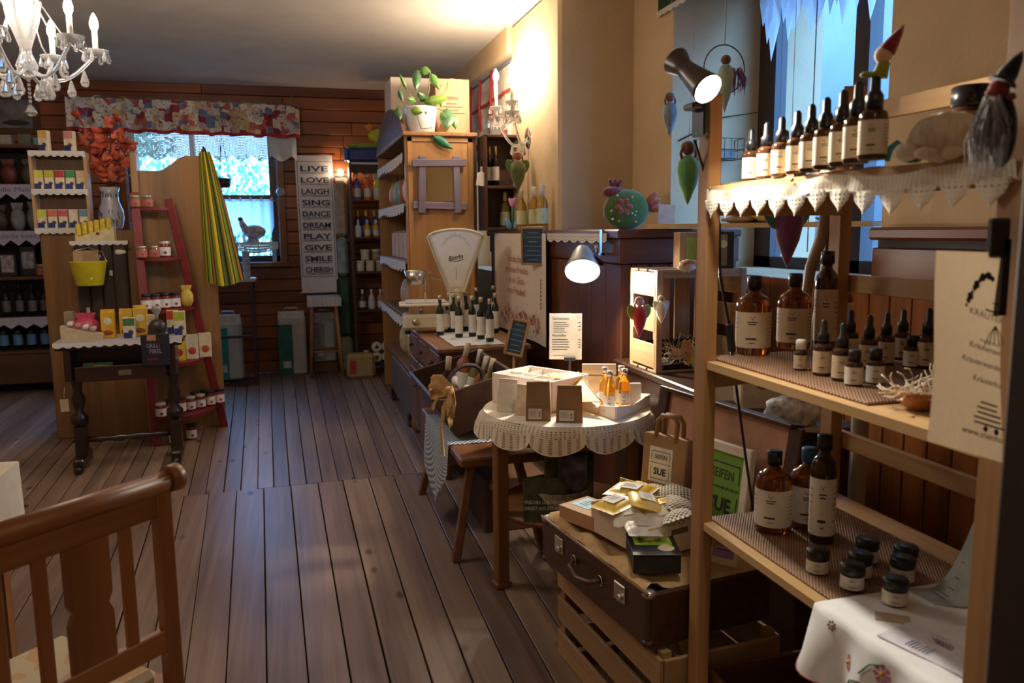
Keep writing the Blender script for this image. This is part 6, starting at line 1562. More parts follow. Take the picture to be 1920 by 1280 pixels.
# chicken cushion
ck = thing('hen_cushion', 'green felt hen cushion with red flower on the wainscot ledge', 'cushion', (1.78, 4.10, WZ), -.35)
part(M().ball((0, 0, .105), (.125, .055, .11), 20, 14), 'body', wool('4f6a22', '3c5218', 60), ck)
part(M().ball((-.075, 0, .20), (.055, .03, .032), 12, 8), 'head', wool('7a2030'), ck)
for k in (-1, 0, 1): part(M().ball((-.06 + .022 * k, 0, .245), (.012, .012, .03), 8, 6, RY(.4 * k)), 'comb_lobe', wool('7a2030'), ck)
for k in range(3): part(M().ball((.135 + .012 * k, 0, .165 - .028 * k), (.045, .018, .02), 10, 6, RY(-.9 + .4 * k)), 'tail_lobe', wool('b5552e'), ck)
for k in range(6): part(M().ball((-.015 + .03 * math.cos(k * 1.05), -.053, .12 + .03 * math.sin(k * 1.05)), (.018, .005, .014), 8, 5, RY(-k * 1.05)), 'flower_petal', wool('b84034'), ck)
for k, (x, z) in enumerate(((-.09, .14), (-.05, .18), (.03, .17), (.075, .13), (.09, .08), (.05, .04), (-.04, .045))): part(M().ball((x, -.047 + abs(x) * .25, z), .008, 8, 5), 'dot', wool('d8c84a'), ck)
for k, (x, z) in enumerate(((.03, .085), (.05, .095), (.045, .075), (-.08, .10), (-.075, .055))): part(M().ball((x, -.053 + abs(x) * .2, z), .008, 7, 5), 'dot', wool('dcd8c4'), ck)
# embroidered wall cloth hanging from the ledge
ey0, ey1 = 4.42, 5.62
ec = thing('embroidered_hanging', 'linen wall hanging with red embroidered verse under the ledge', 'wall hanging', (WSX - .034, ey1, WZ - .02))
def ecf(u, v): return (-.006 * math.sin(u * 14) * v - .004, -(ey1 - ey0) * u - .03 * v * (u - .5), -.66 * v)
part(M().grid(ecf, 40, 20), 'linen', mat('e4d6ca', .9, var=.06, scale=80), ec)
RTH = mat('a8403c', .8, bmp=0)
m = M()
for t_, v, wd in (('Brodes form,', .28, .40), ('mit seinen Freuden,', .385, .54), ('ist ein Glück', .49, .36), ('vom Freuden!', .595, .42)): put_text(m, t_, V(ecf(.5, v)) + V((-.010, 0, 0)), (0, -1, 0), (0, 0, 1), .045, wd, shear=.15)
part(m, 'lettering', RTH, ec)
m = M(); rd = random.Random(3)
for i in range(46):
    u, v = rd.uniform(.08, .92), rd.uniform(.74, .90)
    c = V(ecf(u, v)) + V((-.012, 0, 0)); r_ = rd.uniform(.01, .03); m.tube([c + V((0, r_ * math.cos(a * 1.3 + i), r_ * math.sin(a * 1.9 + i))) for a in range(6)], .0016, 4)
for s in (.06, .94):
    for i in range(8):
        c = V(ecf(s, .42 + .035 * i)) + V((-.010, 0, 0)); m.tube([c + V((0, -.012, 0)), c + V((0, .0, .014)), c + V((0, .012, -.006))], .0016, 4)
part(m, 'embroidery', RTH, ec)
chalkboard('small framed chalkboard hung from the ledge over the wall hanging', Px(1000, 495, WSX - .07), .19, .215, (0, 0, -PI / 2 + .45), ((.5, 0), (.7, 0), (.4, 0), (.8, 0), (.6, 0), (.8, 0), (.5, 0)))
ltr = thing('lace_trim', 'narrow white lace trim pinned along the wainscot ledge', 'lace trim', (WSX - .035, 4.40, WZ - .012))
part(M().grid(lambda u, v: (-.003, -.90 * u, -.005 - v * (.035 + .015 * abs(math.sin(u * 22)))), 90, 3), 'lace', cloth('e0d4c6', None, 60, 3, .28), ltr)
# red and white towel valance in the far niche
tv = thing('towel_valance', 'red and white printed kitchen towel valance beyond the sconce', 'valance', (1.60, 6.45, 2.0))
part(M().grid(lambda u, v: (.02 * math.sin(u * 20) * v, .62 - 1.3 * u, .62 - .60 * v), 40, 6), 'towel', mat('d6cabc', .9, var=.22, scale=14), tv)
part(M().grid(lambda u, v: (.02 * math.sin(u * 20) * .9 - .004, .60 - 1.26 * u, .16 - .05 * v), 40, 2).grid(lambda u, v: (.02 * math.sin(u * 20) * .3 - .004, .60 - 1.26 * u, .45 - .03 * v), 40, 2), 'red_border', mat('b0483f', .85, var=.3, scale=40), tv)
for k, y in enumerate((.60, .25, -.15)):
    part(M().tube([(-.01, y, .66), (-.02, y + .02, .45), (-.015, y, .25)], .012, 5), 'red_ribbon', mat('a8222c', .7), tv)
part(M().tube([(0, .66, .64), (0, -.72, .64)], .008, 6), 'rod', mat('8a8a90', .4, .6), tv)
# ------------------------------------------------------------------ far corner shelf
fs_ = thing('corner_shelf', 'narrow dark shelf with cleaning products in the far corner', 'shelf', (.60, 8.17, 0))
for x in (0, .33): part(M().box((0, 0, 0), (.022, .26, 2.09), bev=.003), 'side_board', wood('5a3420', '351c10', 2, 8), fs_, loc=(x, 0, 1.045))
for z in (2.08, 1.72, 1.36, 1.02, .64, .10): part(M().box((0, 0, 0), (.33, .26, .02), bev=.003), 'shelf_board', wood('5a3420', '351c10', 0, 8) if z < 2 else mat('d8d0c8', .6), fs_, loc=(.165, 0, z))
part(M().prism([(0, .09), (0, .02)] + [(.31 * i / 24, .02 - .018 * abs(math.sin(i / 24 * PI * 4))) for i in range(1, 24)] + [(.31, .02), (.31, .09)], .012, (.01, -.12, 1.98), (1, 0, 0), (0, 0, 1)), 'scalloped_valance', wood('3a2014', '20110a', 0), fs_)
fo = fs_.location
def spray(label, x, z, col, h=.27, trig=True, capc='d8dce0', dy=-.05, r=.036):
    t = thing('cleaner_bottle', label, 'bottle', V((fo.x + x, fo.y + dy, z)))
    part(M().lathe([(r * .95, 0), (r, .006), (r, h * .55), (r * .7, h * .68), (r * .36, h * .75), (r * .36, h * .8)], 14), 'body', mat(col, .3, var=.05), t)
    if trig: part(M().box((-.008, 0, h * .9), (.055, .022, h * .14), bev=.006).box((-.03, 0, h * .78), (.01, .012, h * .12)), 'trigger', mat(capc, .4), t)
    else: part(M().lathe([(r * .42, h * .78), (r * .36, h), (0, h)], 10), 'cap', mat(capc, .4), t)
    part(M().lathe([(r + .0006, h * .12), (r + .0006, h * .42)], 14, cap=False, ang=3.6, a0=-PI / 2 - 1.8), 'label', mat('c9ccd8', .5), t)
for x, c, lb in ((.065, '6a5aa0', 'violet spray bottle on the top row of the corner shelf'), (.165, 'e0642a', 'orange spray bottle on the top row of the corner shelf'), (.26, 'd8c84a', 'yellow spray bottle on the top row of the corner shelf')): spray(lb, x, 1.73, c)
for x, c, lb in ((.07, '2c4a9a', 'blue cleaner bottle with yellow cap, left, second row'), (.15, '2c4a9a', 'blue cleaner bottle with yellow cap, middle, second row'), (.23, '3050a0', 'blue cleaner bottle with yellow cap, right, second row')): spray(lb, x, 1.37, c, .26, False, 'e0c832', .03)
for x, c, lb in ((.06, 'c8cede', 'white squeeze bottle in front on the second row'), (.15, 'd8962a', 'orange soap pump, left of two on the second row'), (.235, 'd8962a', 'orange soap pump, right of two on the second row')): spray(lb, x, 1.37, c, .17, False, 'e6e6ea', -.07, .032)
for i, (x, z, c) in enumerate(((.07, 1.03, 'cfc6c0'), (.17, 1.03, 'd8d0c4'), (.265, 1.03, 'b0a090'), (.12, 1.14, 'd4ccc4'), (.23, 1.14, 'a08a74'))):
    t = thing('cream_tub', 'round cream tub on the third row of the corner shelf, ' + ('left', 'middle', 'right', 'upper left', 'upper right')[i], 'tub', V((fo.x + x, fo.y - .04, z)))
    part(M().lathe([(.04, 0), (.042, .004), (.042, .09)], 14), 'tub_body', mat(c, .4), t); part(M().lathe([(.044, .088), (.044, .105), (0, .107)], 14), 'lid', mat('e0dcd6', .4), t)
for i, x in enumerate((.08, .17, .26)): spray('dark soap pump bottle on the fourth row, ' + ('left', 'middle', 'right')[i], x, .65, ('4a3a34', 'c8c0c0', 'b08a90')[i], .20, False, 'e0dce0', -.05, .034)
for r_ in range(2):
    for c_ in range(2):
        t = thing('paper_roll', 'white toilet paper roll on the corner shelf, ' + ('lower ', 'upper ')[r_] + ('left', 'right')[c_], 'paper roll', V((fo.x + .20 + .10 * c_, fo.y - .08, .165 + .105 * r_)))
        part(M().lathe([(.018, -.05), (.05, -.05), (.05, .05), (.018, .05), (.018, -.05)], 18, (0, 0, 0), RX(PI / 2), cap=False), 'roll', mat('d8d4d4', .9), t); part(M().lathe([(.0175, -.048), (.0175, .048)], 12, (0, 0, 0), RX(PI / 2), cap=False), 'core', mat('a08a78', .9), t)
cn_ = thing('canister', 'beige plastic canister with red label on the floor by the corner shelf', 'canister', V((.62, 7.90, 0)))
part(M().box((0, 0, .12), (.27, .20, .24), bev=.03), 'canister_body', mat('a89468', .45, var=.1), cn_); part(M().box((-.08, -.102, .12), (.06, .003, .13)), 'red_label', mat('a83238', .5), cn_); part(M().cyl((.06, 0, .24), (.06, 0, .265), .025, .025, 12), 'screw_cap', mat('c8c0b0', .4), cn_)
cb_ = thing('blue_bag', 'green and blue detergent bag on top of the corner shelf', 'bag', V((fo.x + .15, fo.y, 2.09)))
part(M().box((0, 0, .075), (.34, .2, .15), bev=.03), 'bag_body', mat('2a3f86', .4, var=.3, scale=14), cb_); part(M().box((0, 0, .165), (.33, .19, .05), bev=.02), 'green_top', mat('8fa23c', .4, var=.2), cb_); part(M().box((-.18, -.02, .08), (.03, .12, .12), bev=.008), 'blue_flap', mat('2a56a8', .4), cb_)
hn = thing('yellow_hen', 'yellow and green hen figure on top of the detergent bag', 'figurine', V((fo.x + .29, fo.y, 2.285)))
part(M().ball((0, 0, .07), (.10, .04, .07), 14, 10), 'body', mat('c2c42a', .5, var=.2), hn); part(M().ball((-.08, 0, .15), (.035, .028, .04), 10, 8), 'head', mat('d8862a', .5), hn); part(M().ball((.05, -.035, .08), (.035, .012, .03), 8, 6), 'wing', mat('6a2a1a', .5), hn); part(M().ball((-.115, 0, .16), (.016, .008, .008), 6, 5), 'beak', mat('d8a030', .5), hn)
# packages left of the corner shelf
for nm, lb, z0_, z1_, c, w_ in (('paper_roll_pack', 'tall beige wrapped pack hanging left of the corner shelf', 1.38, 1.93, 'a89684', .12), ('towel_roll_pack', 'pale blue wrapped rolls below the beige pack', .98, 1.37, '8aa6ae', .10), ('green_sack', 'dark green printed sack standing below the blue rolls', .36, .97, '1f4a38', .14), ('plastic_sack', 'pale green plastic sack on the floor below the green sack', .0, .355, '8a9a78', .13)):
    one(M().box((0, 0, (z1_ - z0_) / 2), (w_, .12, z1_ - z0_), bev=.03), nm, mat(c, .45, var=.2, scale=14), lb, 'pack', V((.515, 8.36, z0_)))
wl = thing('wall_lamp', 'small lit wall lamp with glass shade beside the verse banner', 'lamp', Py(640, 335, 8.45))
part(M().ball((-.01, -.06, .055), (.028, .028, .035), 12, 8), 'bulb', emit((1.0, .70, .42), 120), wl)
part(M().lathe([(.025, -.05), (.06, -.03), (.075, .02), (.08, .04), (.072, .02), (.055, -.025)], 16, (0, -.06, -.02)), 'glass_shade', gloss((.9, .85, .8), .1, .6), wl); part(M().cyl((0, -.0, -.07), (0, -.06, -.07), .012, .012, 8).cyl((0, -.06, -.07), (0, -.06, -.02), .012, .02, 8), 'bracket', BLACK, wl)
# ------------------------------------------------------------------ verse banner
vb = thing('verse_banner', 'white hanging banner printed with LIVE LOVE LAUGH verses', 'banner', (.27, 8.435, .81))
bw_, bh = .365, 1.375
sh = part(M().grid(lambda u, v: (bw_ * (u - .5) + .012 * (1 - v), -.012 - .010 * math.sin(v * 4), bh * v), 6, 20), 'canvas', mat('e6e3ea', .8, var=.04), vb)
part(M().cyl((-.20, -.01, bh + .01), (.21, -.01, bh + .01), .012, .012, 8), 'top_rod', wood('5a2e1a', '331a0e', 0), vb); part(M().cyl((-.19, -.01, 0), (.205, -.01, 0), .007, .007, 8), 'bottom_rod', mat('cfc8cc', .6), vb)
part(M().tube([(-.19, -.01, bh + .02), (-.02, -.012, bh + .19), (.20, -.01, bh + .02)], .002, 4), 'string', mat('a8805a', .8), vb)
NAVY = mat('3a4266', .7, bmp=0); m = M()
def bsf(v): return V((.012 * (1 - v), -.024 - .010 * math.sin(v * 4), bh * v))
for a in (-1, 1): 
    m.bar(bsf(.12) + V((a * .165, 0, 0)), bsf(.5) + V((a * .165, 0, 0)), .005, .001); m.bar(bsf(.5) + V((a * .165, 0, 0)), bsf(.955) + V((a * .165, 0, 0)), .005, .001)
for v in (.12, .955): m.bar(bsf(v) - V((.165, 0, 0)), bsf(v) + V((.165, 0, 0)), .001, .005)
vs_ = ('LIVE', 'LIKE HEAVEN IS ON EARTH'), ('LOVE', 'LIKE YOU HAVE NEVER BEEN HURT'), ('LAUGH', 'LIKE NO ONE IS LISTENING'), ('SING', 'AS IF NO ONE CAN HEAR'), ('DANCE', 'AS IF NO ONE IS WATCHING'), ('DREAM', 'LIKE THERE ARE NO IMPOSSIBILITIES'), ('PLAY', 'LIKE THERE ARE NO WINNERS'), ('GIVE', 'LIKE YOU HAVE PLENTY'), ('SMILE', 'TILL YOUR FACE HURTS'), ('CHERISH', 'YOUR FAMILY & FRIENDS EVERYDAY')
for i, (a, b) in enumerate(vs_):
    v = .885 - .0815 * i
    put_text(m, a, bsf(v), (1, 0, 0), (0, 0, 1), .052, .27, bold=.025); put_text(m, b, bsf(v - .018), (1, 0, 0), (0, 0, 1), .018, .275, bold=.01)
part(m, 'lettering', NAVY, sh)
# stool with lace cover
sg = thing('wooden_stool', 'tall wooden stool with white lace seat cover under the banner', 'stool', (.30, 8.17, 0))
PST = wood('b0835a', '85603c', 2, 9)
part(M().box((0, 0, .765), (.30, .28, .03), bev=.01), 'seat', PST, sg)
for sx in (-1, 1):
    for sy in (-1, 1): part(M().cyl((sx * .11, sy * .10, .75), (sx * .155, sy * .145, 0), .018, .018, 10), 'leg', PST, sg)
for sy in (-1, 1): part(M().cyl((-.135, sy * .125, .25), (.135, sy * .125, .25), .011, .011, 8), 'stretcher', PST, sg)
part(M().box((0, 0, .785), (.32, .30, .015), bev=.006), 'lace_cushion', mat('c8cdd6', .9, var=.2, scale=50), sg); part(M().grid(lambda u, v: ((.163 if (u * 4) % 4 < 4 else 0) * (-1 + 2 * min(1, max(0, u))), -.153 - .006 * math.sin(u * 50), .785 - .085 * v), 40, 4), 'lace_skirt', cloth('d8dde6', None, 50, 8, .25), sg)
# big bags on the floor
def tall_bag(label, p, w_, d_, h_, rz, c1_, c2_, handle=True):
    t = thing('feed_bag', label, 'bag', p, rz)
    part(M().box((0, 0, h_ * .43), (w_, d_, h_ * .86), bev=.02), 'bag_body', mat(c2_, .6, var=.1, scale=8), t)
    part(M().box((-w_ * .25, -d_ / 2 - .0015, h_ * .40), (w_ * .5, .003, h_ * .76)), 'colour_panel', c1_, t)
    part(M().prism([(-w_ / 2, 0), (w_ / 2, 0), (w_ * .46, h_ * .12), (-w_ * .46, h_ * .12)], .03, (0, 0, h_ * .85), (1, 0, 0), (0, 0, 1)), 'folded_top', mat('d8dae0', .6), t)
    if handle: part(M().tube([(-w_ * .25, 0, h_ * .96), (-w_ * .22, -.01, h_ * 1.02), (w_ * .22, -.01, h_ * 1.02), (w_ * .25, 0, h_ * .96)], .009, 6), 'handle', mat('cfc8c4', .6), t)
    part(M().box((-w_ * .22, -d_ / 2 - .004, h_ * .17), (w_ * .28, .002, h_ * .10)), 'logo_patch', mat('d4d8de', .6), t)
    return t
TEAL = mat('1f6f6a', .5, var=.25, scale=6); TEAL2 = mat('2f9aa8', .5, var=.2, scale=6)
tall_bag('white and green litter bag with handle standing by the far wall', (-.02, 8.30, 0), .27, .16, .66, .05, TEAL, 'c9c4c8')
tall_bag('grey feed bag behind the wooden stool', (.305, 8.40, .10), .22, .12, .52, 0, mat('8a9098', .6, var=.2), 'aeb2b8')
one(M().box((0, 0, .05), (.24, .14, .10), bev=.004), 'small_carton', mat('6a4a34', .8), 'low brown carton under the grey feed bag', 'box', (.305, 8.40, 0))
tall_bag('turquoise and white feed bag leaning inside the small console table', (-.60, 8.05, .03), .24, .14, .64, -.1, TEAL2, 'c4cdd8')
# small console table with white cups
ct = thing('console_table', 'slim dark console table below the far window', 'table', (-.52, 7.95, 0))
DKP = mat('4a3440', .6, var=.1)
part(M().box((0.02, .0, .985), (.36, .30, .03), bev=.005), 'table_top', mat('cabfb4', .6), ct)
for sx in (-.20, .16):
    for sy in (-.12, .12): part(M().box((0, 0, 0), (.03, .03, .97)), 'leg', DKP, ct, loc=(sx, sy, .485))
for sy in (-.12, .12):
    for z in (.015, .46): part(M().box((0, 0, 0), (.34, .025, .025)), 'cross_bar', DKP, ct, loc=(-.02, sy, z))
for k in range(4): one(M().lathe([(.03, 0), (.036, .055), (.04, .06), (.037, .06), (.028, .006), (0, .006)], 14), 'white_cup', mat('d4dbe2', .3), 'white cup in the stack on the console table, ' + ('lowest', 'second', 'third', 'topmost')[k], 'cup', (-.40, 7.93, 1.0 + .062 * k))
one(M().lathe([(.045, 0), (.05, .01), (.05, .22), (.03, .26), (.03, .28)], 14), 'glass_jar', gloss((.8, .88, .95), .1, .5), 'pale glass jar beside the cups on the console table', 'jar', (-.53, 7.93, 1.0))
# window sill: white footstool with cloth and ceramic hen
fs2 = thing('footstool', 'small white footstool with cloth on the far window sill', 'stool', (-.33, 8.36, WZ0))
part(M().box((0, 0, .19), (.42, .16, .02), bev=.004), 'seat', mat('d0d8e0', .6), fs2)
for x in (-.18, .18): part(M().box((0, 0, 0), (.04, .10, .18)), 'leg', mat('a8c0c8', .6), fs2, loc=(x, 0, .09))
part(M().grid(lambda u, v: (.44 * (u - .5), -.085 - .004 * math.sin(u * 30), .203 - (.06 + .05 * abs(math.sin(u * 3))) * v), 24, 3), 'cloth_edge', cloth('e4ecf4', None, 40, 4, .2), fs2)
ch_ = thing('ceramic_hen', 'white ceramic hen with dark speckles standing on the footstool', 'figurine', (-.35, 8.36, WZ0 + .20))
HENM = mat('cfc6c8', .35, var=.35, scale=20)
part(M().ball((.02, 0, .10), (.11, .07, .07), 16, 10), 'body', HENM, ch_); part(M().tube([(-.06, 0, .12), (-.09, 0, .18), (-.10, 0, .21)], [.04, .03, .022], 10), 'neck', HENM, ch_); part(M().ball((-.105, 0, .225), (.025, .02, .022), 10, 7), 'head', mat('6a2a34', .4), ch_); part(M().lathe([(.07, 0), (.06, .02), (.045, .04)], 14), 'base', HENM, ch_)
hpot = thing('hanging_pot', 'dark flower pot hanging on cords in the far window', 'pot', Py(420, 352, 8.40))
part(M().lathe([(.045, 0), (.06, .01), (.08, .09), (.074, .09), (.05, .015), (0, .01)], 16), 'bowl', mat('2a2430', .4), hpot)
for k in range(3): part(M().tube([(.075 * math.cos(k * 2.09), .075 * math.sin(k * 2.09), .09), (0, 0, .48)], .0025, 4), 'cord', mat('4a4a50', .7), hpot)
part(M().tube([(0, 0, .48), (0, 0, .80)], .0025, 4), 'hook_cord', mat('4a4a50', .7), hpot)
one(M().ball((0, 0, 0), .045, 14, 10), 'glass_bauble', gloss((.5, .7, .8), .03, .6), 'round glass bauble hanging at the right window casing', 'bauble', Py(526, 360, 8.42))
# curtains
def valance_print():
    m_, nt, b = _new('printed_cotton')
    tc = nt.nodes.new('ShaderNodeTexCoord'); mp = nt.nodes.new('ShaderNodeMapping'); L(nt, tc.outputs['UV'], mp.inputs[0]); mp.inputs['Scale'].default_value = (34, 4.5, 1)
    vo = nt.nodes.new('ShaderNodeTexVoronoi'); vo.distance = 'CHEBYCHEV'; vo.inputs['Scale'].default_value = 1; L(nt, mp.outputs[0], vo.inputs['Vector'])
    sp = nt.nodes.new('ShaderNodeSeparateColor'); L(nt, vo.outputs['Color'], sp.inputs[0])
    r_ = nt.nodes.new('ShaderNodeValToRGB'); r_.color_ramp.interpolation = 'CONSTANT'; el = r_.color_ramp.elements
    cols = ['cfc8c4', 'b8aca8', '8a2f3a', 'd8d0c8', '6a7aa8', 'c0a884', 'dcd6d0', 'b8605a', 'c8c4cc']
    while len(el) < len(cols): el.new(.5)
    for i, c in enumerate(cols): el[i].position = i / len(cols); el[i].color = rgba(hx(c))
    L(nt, sp.outputs[0], r_.inputs[0])
    n = noise(nt, mp.outputs[0], 3.0, 4)
    L(nt, mixc(nt, ramp(nt, n, .58, .62), r_.outputs[0], hx('5a5468')), b.inputs['Base Color']); b.inputs['Roughness'].default_value = .9
    return m_
va = thing('window_valance', 'printed cotton valance with red band over the far window', 'valance', (-.90, 8.36, 2.31))
def vf(u, v, a=.018): return (-1.02 + 2.07 * u, a * math.sin(u * 95) * (.4 + .6 * v) - .02 * v, .38 - .32 * v - .03 * u + .006 * math.sin(u * 60))
part(M().grid(lambda u, v: vf(u, v * .9), 220, 6), 'cotton', valance_print(), va)
part(M().grid(lambda u, v: V(vf(u, .9 + .1 * v)) + V((0, -.002, 0)), 220, 2), 'red_band', mat('a82834', .8), va)
part(M().tube([(-1.05, 0, .37), (1.08, 0, .35)], .009, 6), 'rod', mat('8a8078', .5, .5), va)
for x in (-.98, .98): part(M().tube([(x, .10, .37), (x, .0, .37), (x, 0, .46)], .006, 6), 'rod_hook', mat('9a968e', .4, .7), va)
lcr = thing('lace_curtain', 'white lace curtain strip hanging below the printed valance', 'curtain', (-.90, 8.39, 2.32))
part(M().grid(lambda u, v: (-.55 + 1.56 * u, .016 * math.sin(u * 70) * v, .05 - v * (.20 + .05 * abs(math.sin(u * 26)))), 170, 6), 'lace', cloth('dfe8f2', None, 120, 16, .30), lcr)
cf = thing('cafe_curtain', 'short white cafe curtain on the lower far window pane', 'curtain', (-.52, 8.46, 1.50))
part(M().grid(lambda u, v: (-.36 + .74 * u, .010 * math.sin(u * 48), .25 - v * (.26 + .10 * abs(math.sin(u * 22)))), 90, 6), 'voile', PPM, cf)
part(M().tube([(-.38, 0, .24), (.40, 0, .24)], .005, 6), 'rod', mat('d0d4d8', .4), cf)
for k in range(8): part(M().tube([(-.33 + .1 * k, 0, .25), (-.33 + .1 * k, -.008, .27), (-.33 + .1 * k, 0, .24)], .008, 5), 'tab', PPM, cf)
# ------------------------------------------------------------------ partition cupboard on the left
PB = wood('a4794a', '7a5530', 2, 6, .42, 0, .1); PBD = wood('8a6238', '5f4022', 2, 7, .45)
cbY = 6.12
cu = thing('partition_cupboard', 'brown wooden cupboard seen from behind with a curved high side panel', 'cupboard', (-1.33, cbY, 0))
part(M().box((0, .20, .725), (.60, .40, 1.45), bev=.006), 'low_body', PBD, cu)
part(M().box((.325, .0, .99), (.045, .14, 1.98), bev=.008), 'end_post', PB, cu)
pw = .47
pan = [(0, 0), (pw, 0), (pw, 1.965)] + [(pw - .03 - (pw - .06) * i / 16, 1.965 - .11 * (lambda k: 3 * k ** 2 - 2 * k ** 3)(min(1, max(0, (i / 16 - .3) / .5)))) for i in range(17)] + [(0, 1.855)]
part(M().prism(pan, .035, (.345, .02, 0), (.985, .17, 0), (0, 0, 1)), 'curved_panel', PB, cu)
# spice shelf with boxes
ss = thing('spice_shelf', 'small pine spice shelf with lace strips standing on the cupboard', 'shelf', (-1.475, cbY + .02, 1.452))
SPN = wood('cba274', '9a7448', 2, 10)
for x in (-.165, .165): part(M().box((0, 0, 0), (.016, .11, .52), bev=.002), 'side_board', SPN, ss, loc=(x, 0, .26))
part(M().box((0, .05, .26), (.31, .008, .52)), 'back_board', wood('6a4628', '432a16', 2, 8), ss)
for z in (.0, .26, .512): part(M().box((0, 0, 0), (.32, .11, .014), bev=.002), 'shelf_board', SPN, ss, loc=(0, 0, z + .007)); part(M().grid(lambda u, v: (-.172 + .344 * u, -.058, z + .014 - v * (.028 + .012 * abs(math.sin(u * 24)))), 50, 2), 'lace_strip', LAC, ss)
def spice(label, p, c1, c2, w_=.055, h_=.125, rz=0):
    t = thing('spice_carton', label, 'carton', p, rz)
    part(M().box((0, 0, h_ / 2), (w_, w_ * .7, h_), bev=.001), 'carton', mat('ddcfae', .6), t)
    part(M().box((0, -w_ * .352, h_ * .80), (w_ * .98, .001, h_ * .36)), 'colour_top', mat(c1, .6), t)
    part(M().box((-w_ * .12, -w_ * .352, h_ * .16), (w_ * .72, .001, h_ * .28)), 'blue_corner', mat(c2, .6), t)
    part(M().cyl((w_ * .14, -w_ * .350, h_ * .30), (w_ * .14, -w_ * .356, h_ * .30), w_ * .24, w_ * .24, 12), 'round_picture', mat('6a4a30', .6, var=.4), t)
    return t
B_ = '1f3270'
rows = [(.274, ['d4c94a', 'b8b428', 'b02a34', '2f8a4a', 'd8b888'], 'upper row'), (.014, ['ccc23a', 'c46a4a', 'c85a5a', 'd8c0a8', '6a8a9a'], 'lower row')]
cn = ['first', 'second', 'third', 'fourth', 'fifth']
for z, cs, nm in rows:
    for i, c in enumerate(cs): spice('spice carton in the ' + nm + ' of the small shelf, ' + cn[i] + ' from left', ss.location + V((-.128 + .064 * i, -.012, z)), c, B_)
for i, (x, c) in enumerate(((-.08, 'd8b060'), (.075, 'cf8a88'))): spice('spice carton standing on top of the small shelf, ' + ('left', 'right')[i], ss.location + V((x, .0, .526)), c, B_, .062, .135, -.3)
one(M().box((0, 0, .03), (.08, .04, .06)), 'tea_tin', mat('8a8680', .6), 'small grey tea tin behind the cartons on the cupboard edge', 'tin', V((-1.63 + .03, cbY + .30, 1.452)))
# vase with orange silk leaves
vz = thing('vase_of_leaves', 'white and blue stoneware vase with orange silk leaves', 'vase', (-1.215, cbY + .20, 1.451))
part(M().lathe([(.055, 0), (.07, .02), (.085, .09), (.08, .14), (.058, .20), (.056, .26), (.068, .30), (.062, .30), (.05, .25), (.05, .05), (0, .04)], 22), 'vase_body', mat('b8b4c4', .25, var=.05, coat=.4), vz)
m = M(); rd = random.Random(5)
for i in range(26):
    a = -PI / 2 + rd.uniform(-1.0, 1.0); z = rd.choice((.04, .06, .09, .11, .13, .24, .26)); r_ = .089 if z < .14 else .062
    c = V((r_ * math.cos(a), r_ * math.sin(a), z)); m.tube([c + V((0, 0, -.01)), c + V((.008 * math.cos(i), 0, 0)), c + V((0, 0, .012))], .003, 4)
s_ = part(m, 'blue_ornament', mat('2a2a4a', .3), vz); s_['kind'] = 'stuff'
ORL = [mat('c85a3c', .7, var=.2), mat('b84a2e', .7, var=.2), mat('d8735a', .7, var=.2)]
lm_ = []
for q in range(3):
    mm = M(); l = .085
    mm.grid(lambda u, v: (l * u, .062 * math.sin(PI * u ** .8) * (v - .5), .012 * abs(2 * v - 1) - .01 * math.sin(u * PI)), 6, 4)
    lm_.append(mm.mesh('silk_leaf', ORL[q]))
rd = random.Random(9)
for k in range(13):
    a = rd.uniform(0, 2 * PI); sp_r = rd.uniform(.05, .20); hh_ = rd.uniform(.26, .50)
    tip = V((sp_r * math.cos(a), sp_r * math.sin(a) * .6, .30 + hh_))
    part(M().tube([(0, 0, .25), tip * .5 + V((0, 0, .17)), tip], .003, 4), 'branch', mat('5a3a2a', .8), vz)
    for j in range(9):
        u = .25 + .75 * j / 8; p = V((0, 0, .26)).lerp(tip, u) + V((rd.uniform(-.03, .03), rd.uniform(-.03, .03), rd.uniform(-.02, .02)))
        o = bpy.data.objects.new('silk_leaf', lm_[rd.randrange(3)]); COL.objects.link(o); o.parent = vz; o.location = p
        o.rotation_euler = (rd.uniform(-1.2, 1.2), rd.uniform(-1.4, .6), rd.uniform(0, 6.28)); s = rd.uniform(.8, 1.3); o.scale = (s, s, s)
m = M()
for k in range(26): m.ball((rd.uniform(-.16, .16), rd.uniform(-.12, .0), rd.uniform(.36, .70)), .007, 6, 4)
s_ = part(m, 'blue_berries', mat('8a96b4', .5), vz); s_['kind'] = 'stuff'
# dark slatted crate fixed on the cupboard front
dc_ = thing('dark_crate', 'dark upright slatted crate hung on the cupboard front', 'crate', (-1.245, cbY - .001, .86))
DKW = wood('3c2a20', '20150f', 2, 9)
for k in range(4): part(M().box((0, 0, 0), (.065, .012, .50), bev=.002), 'slat', DKW, dc_, loc=(-.115 + .077 * k, -.10, .25))
for x in (-.15, .15): part(M().box((0, 0, 0), (.012, .09, .50)), 'side_board', DKW, dc_, loc=(x, -.05, .25))
part(M().box((0, -.055, .508), (.33, .12, .014), bev=.002), 'top_board', DKW, dc_); part(M().grid(lambda u, v: (-.18 + .36 * u, -.117, .518 - v * (.02 + .01 * abs(math.sin(u * 25)))), 50, 2), 'lace_strip', LAC, dc_)
for x, z in ((-.10, .05), (.06, .30)): part(M().box((x, -.108, z), (.02, .002, .035)), 'paper_tag', mat('cbb893', .8), dc_)
cz = thing('napkin_box', 'cream cardboard display of yellow waffle napkins on the dark crate', 'box', (-1.27, cbY - .055, 1.376))
part(M().prism([(-.12, 0), (.12, 0), (.12, .10), (-.10, .03), (-.12, .05)], .09, (0, 0, 0), (1, 0, 0), (0, 0, 1)), 'display_carton', mat('d8c48c', .6), cz)
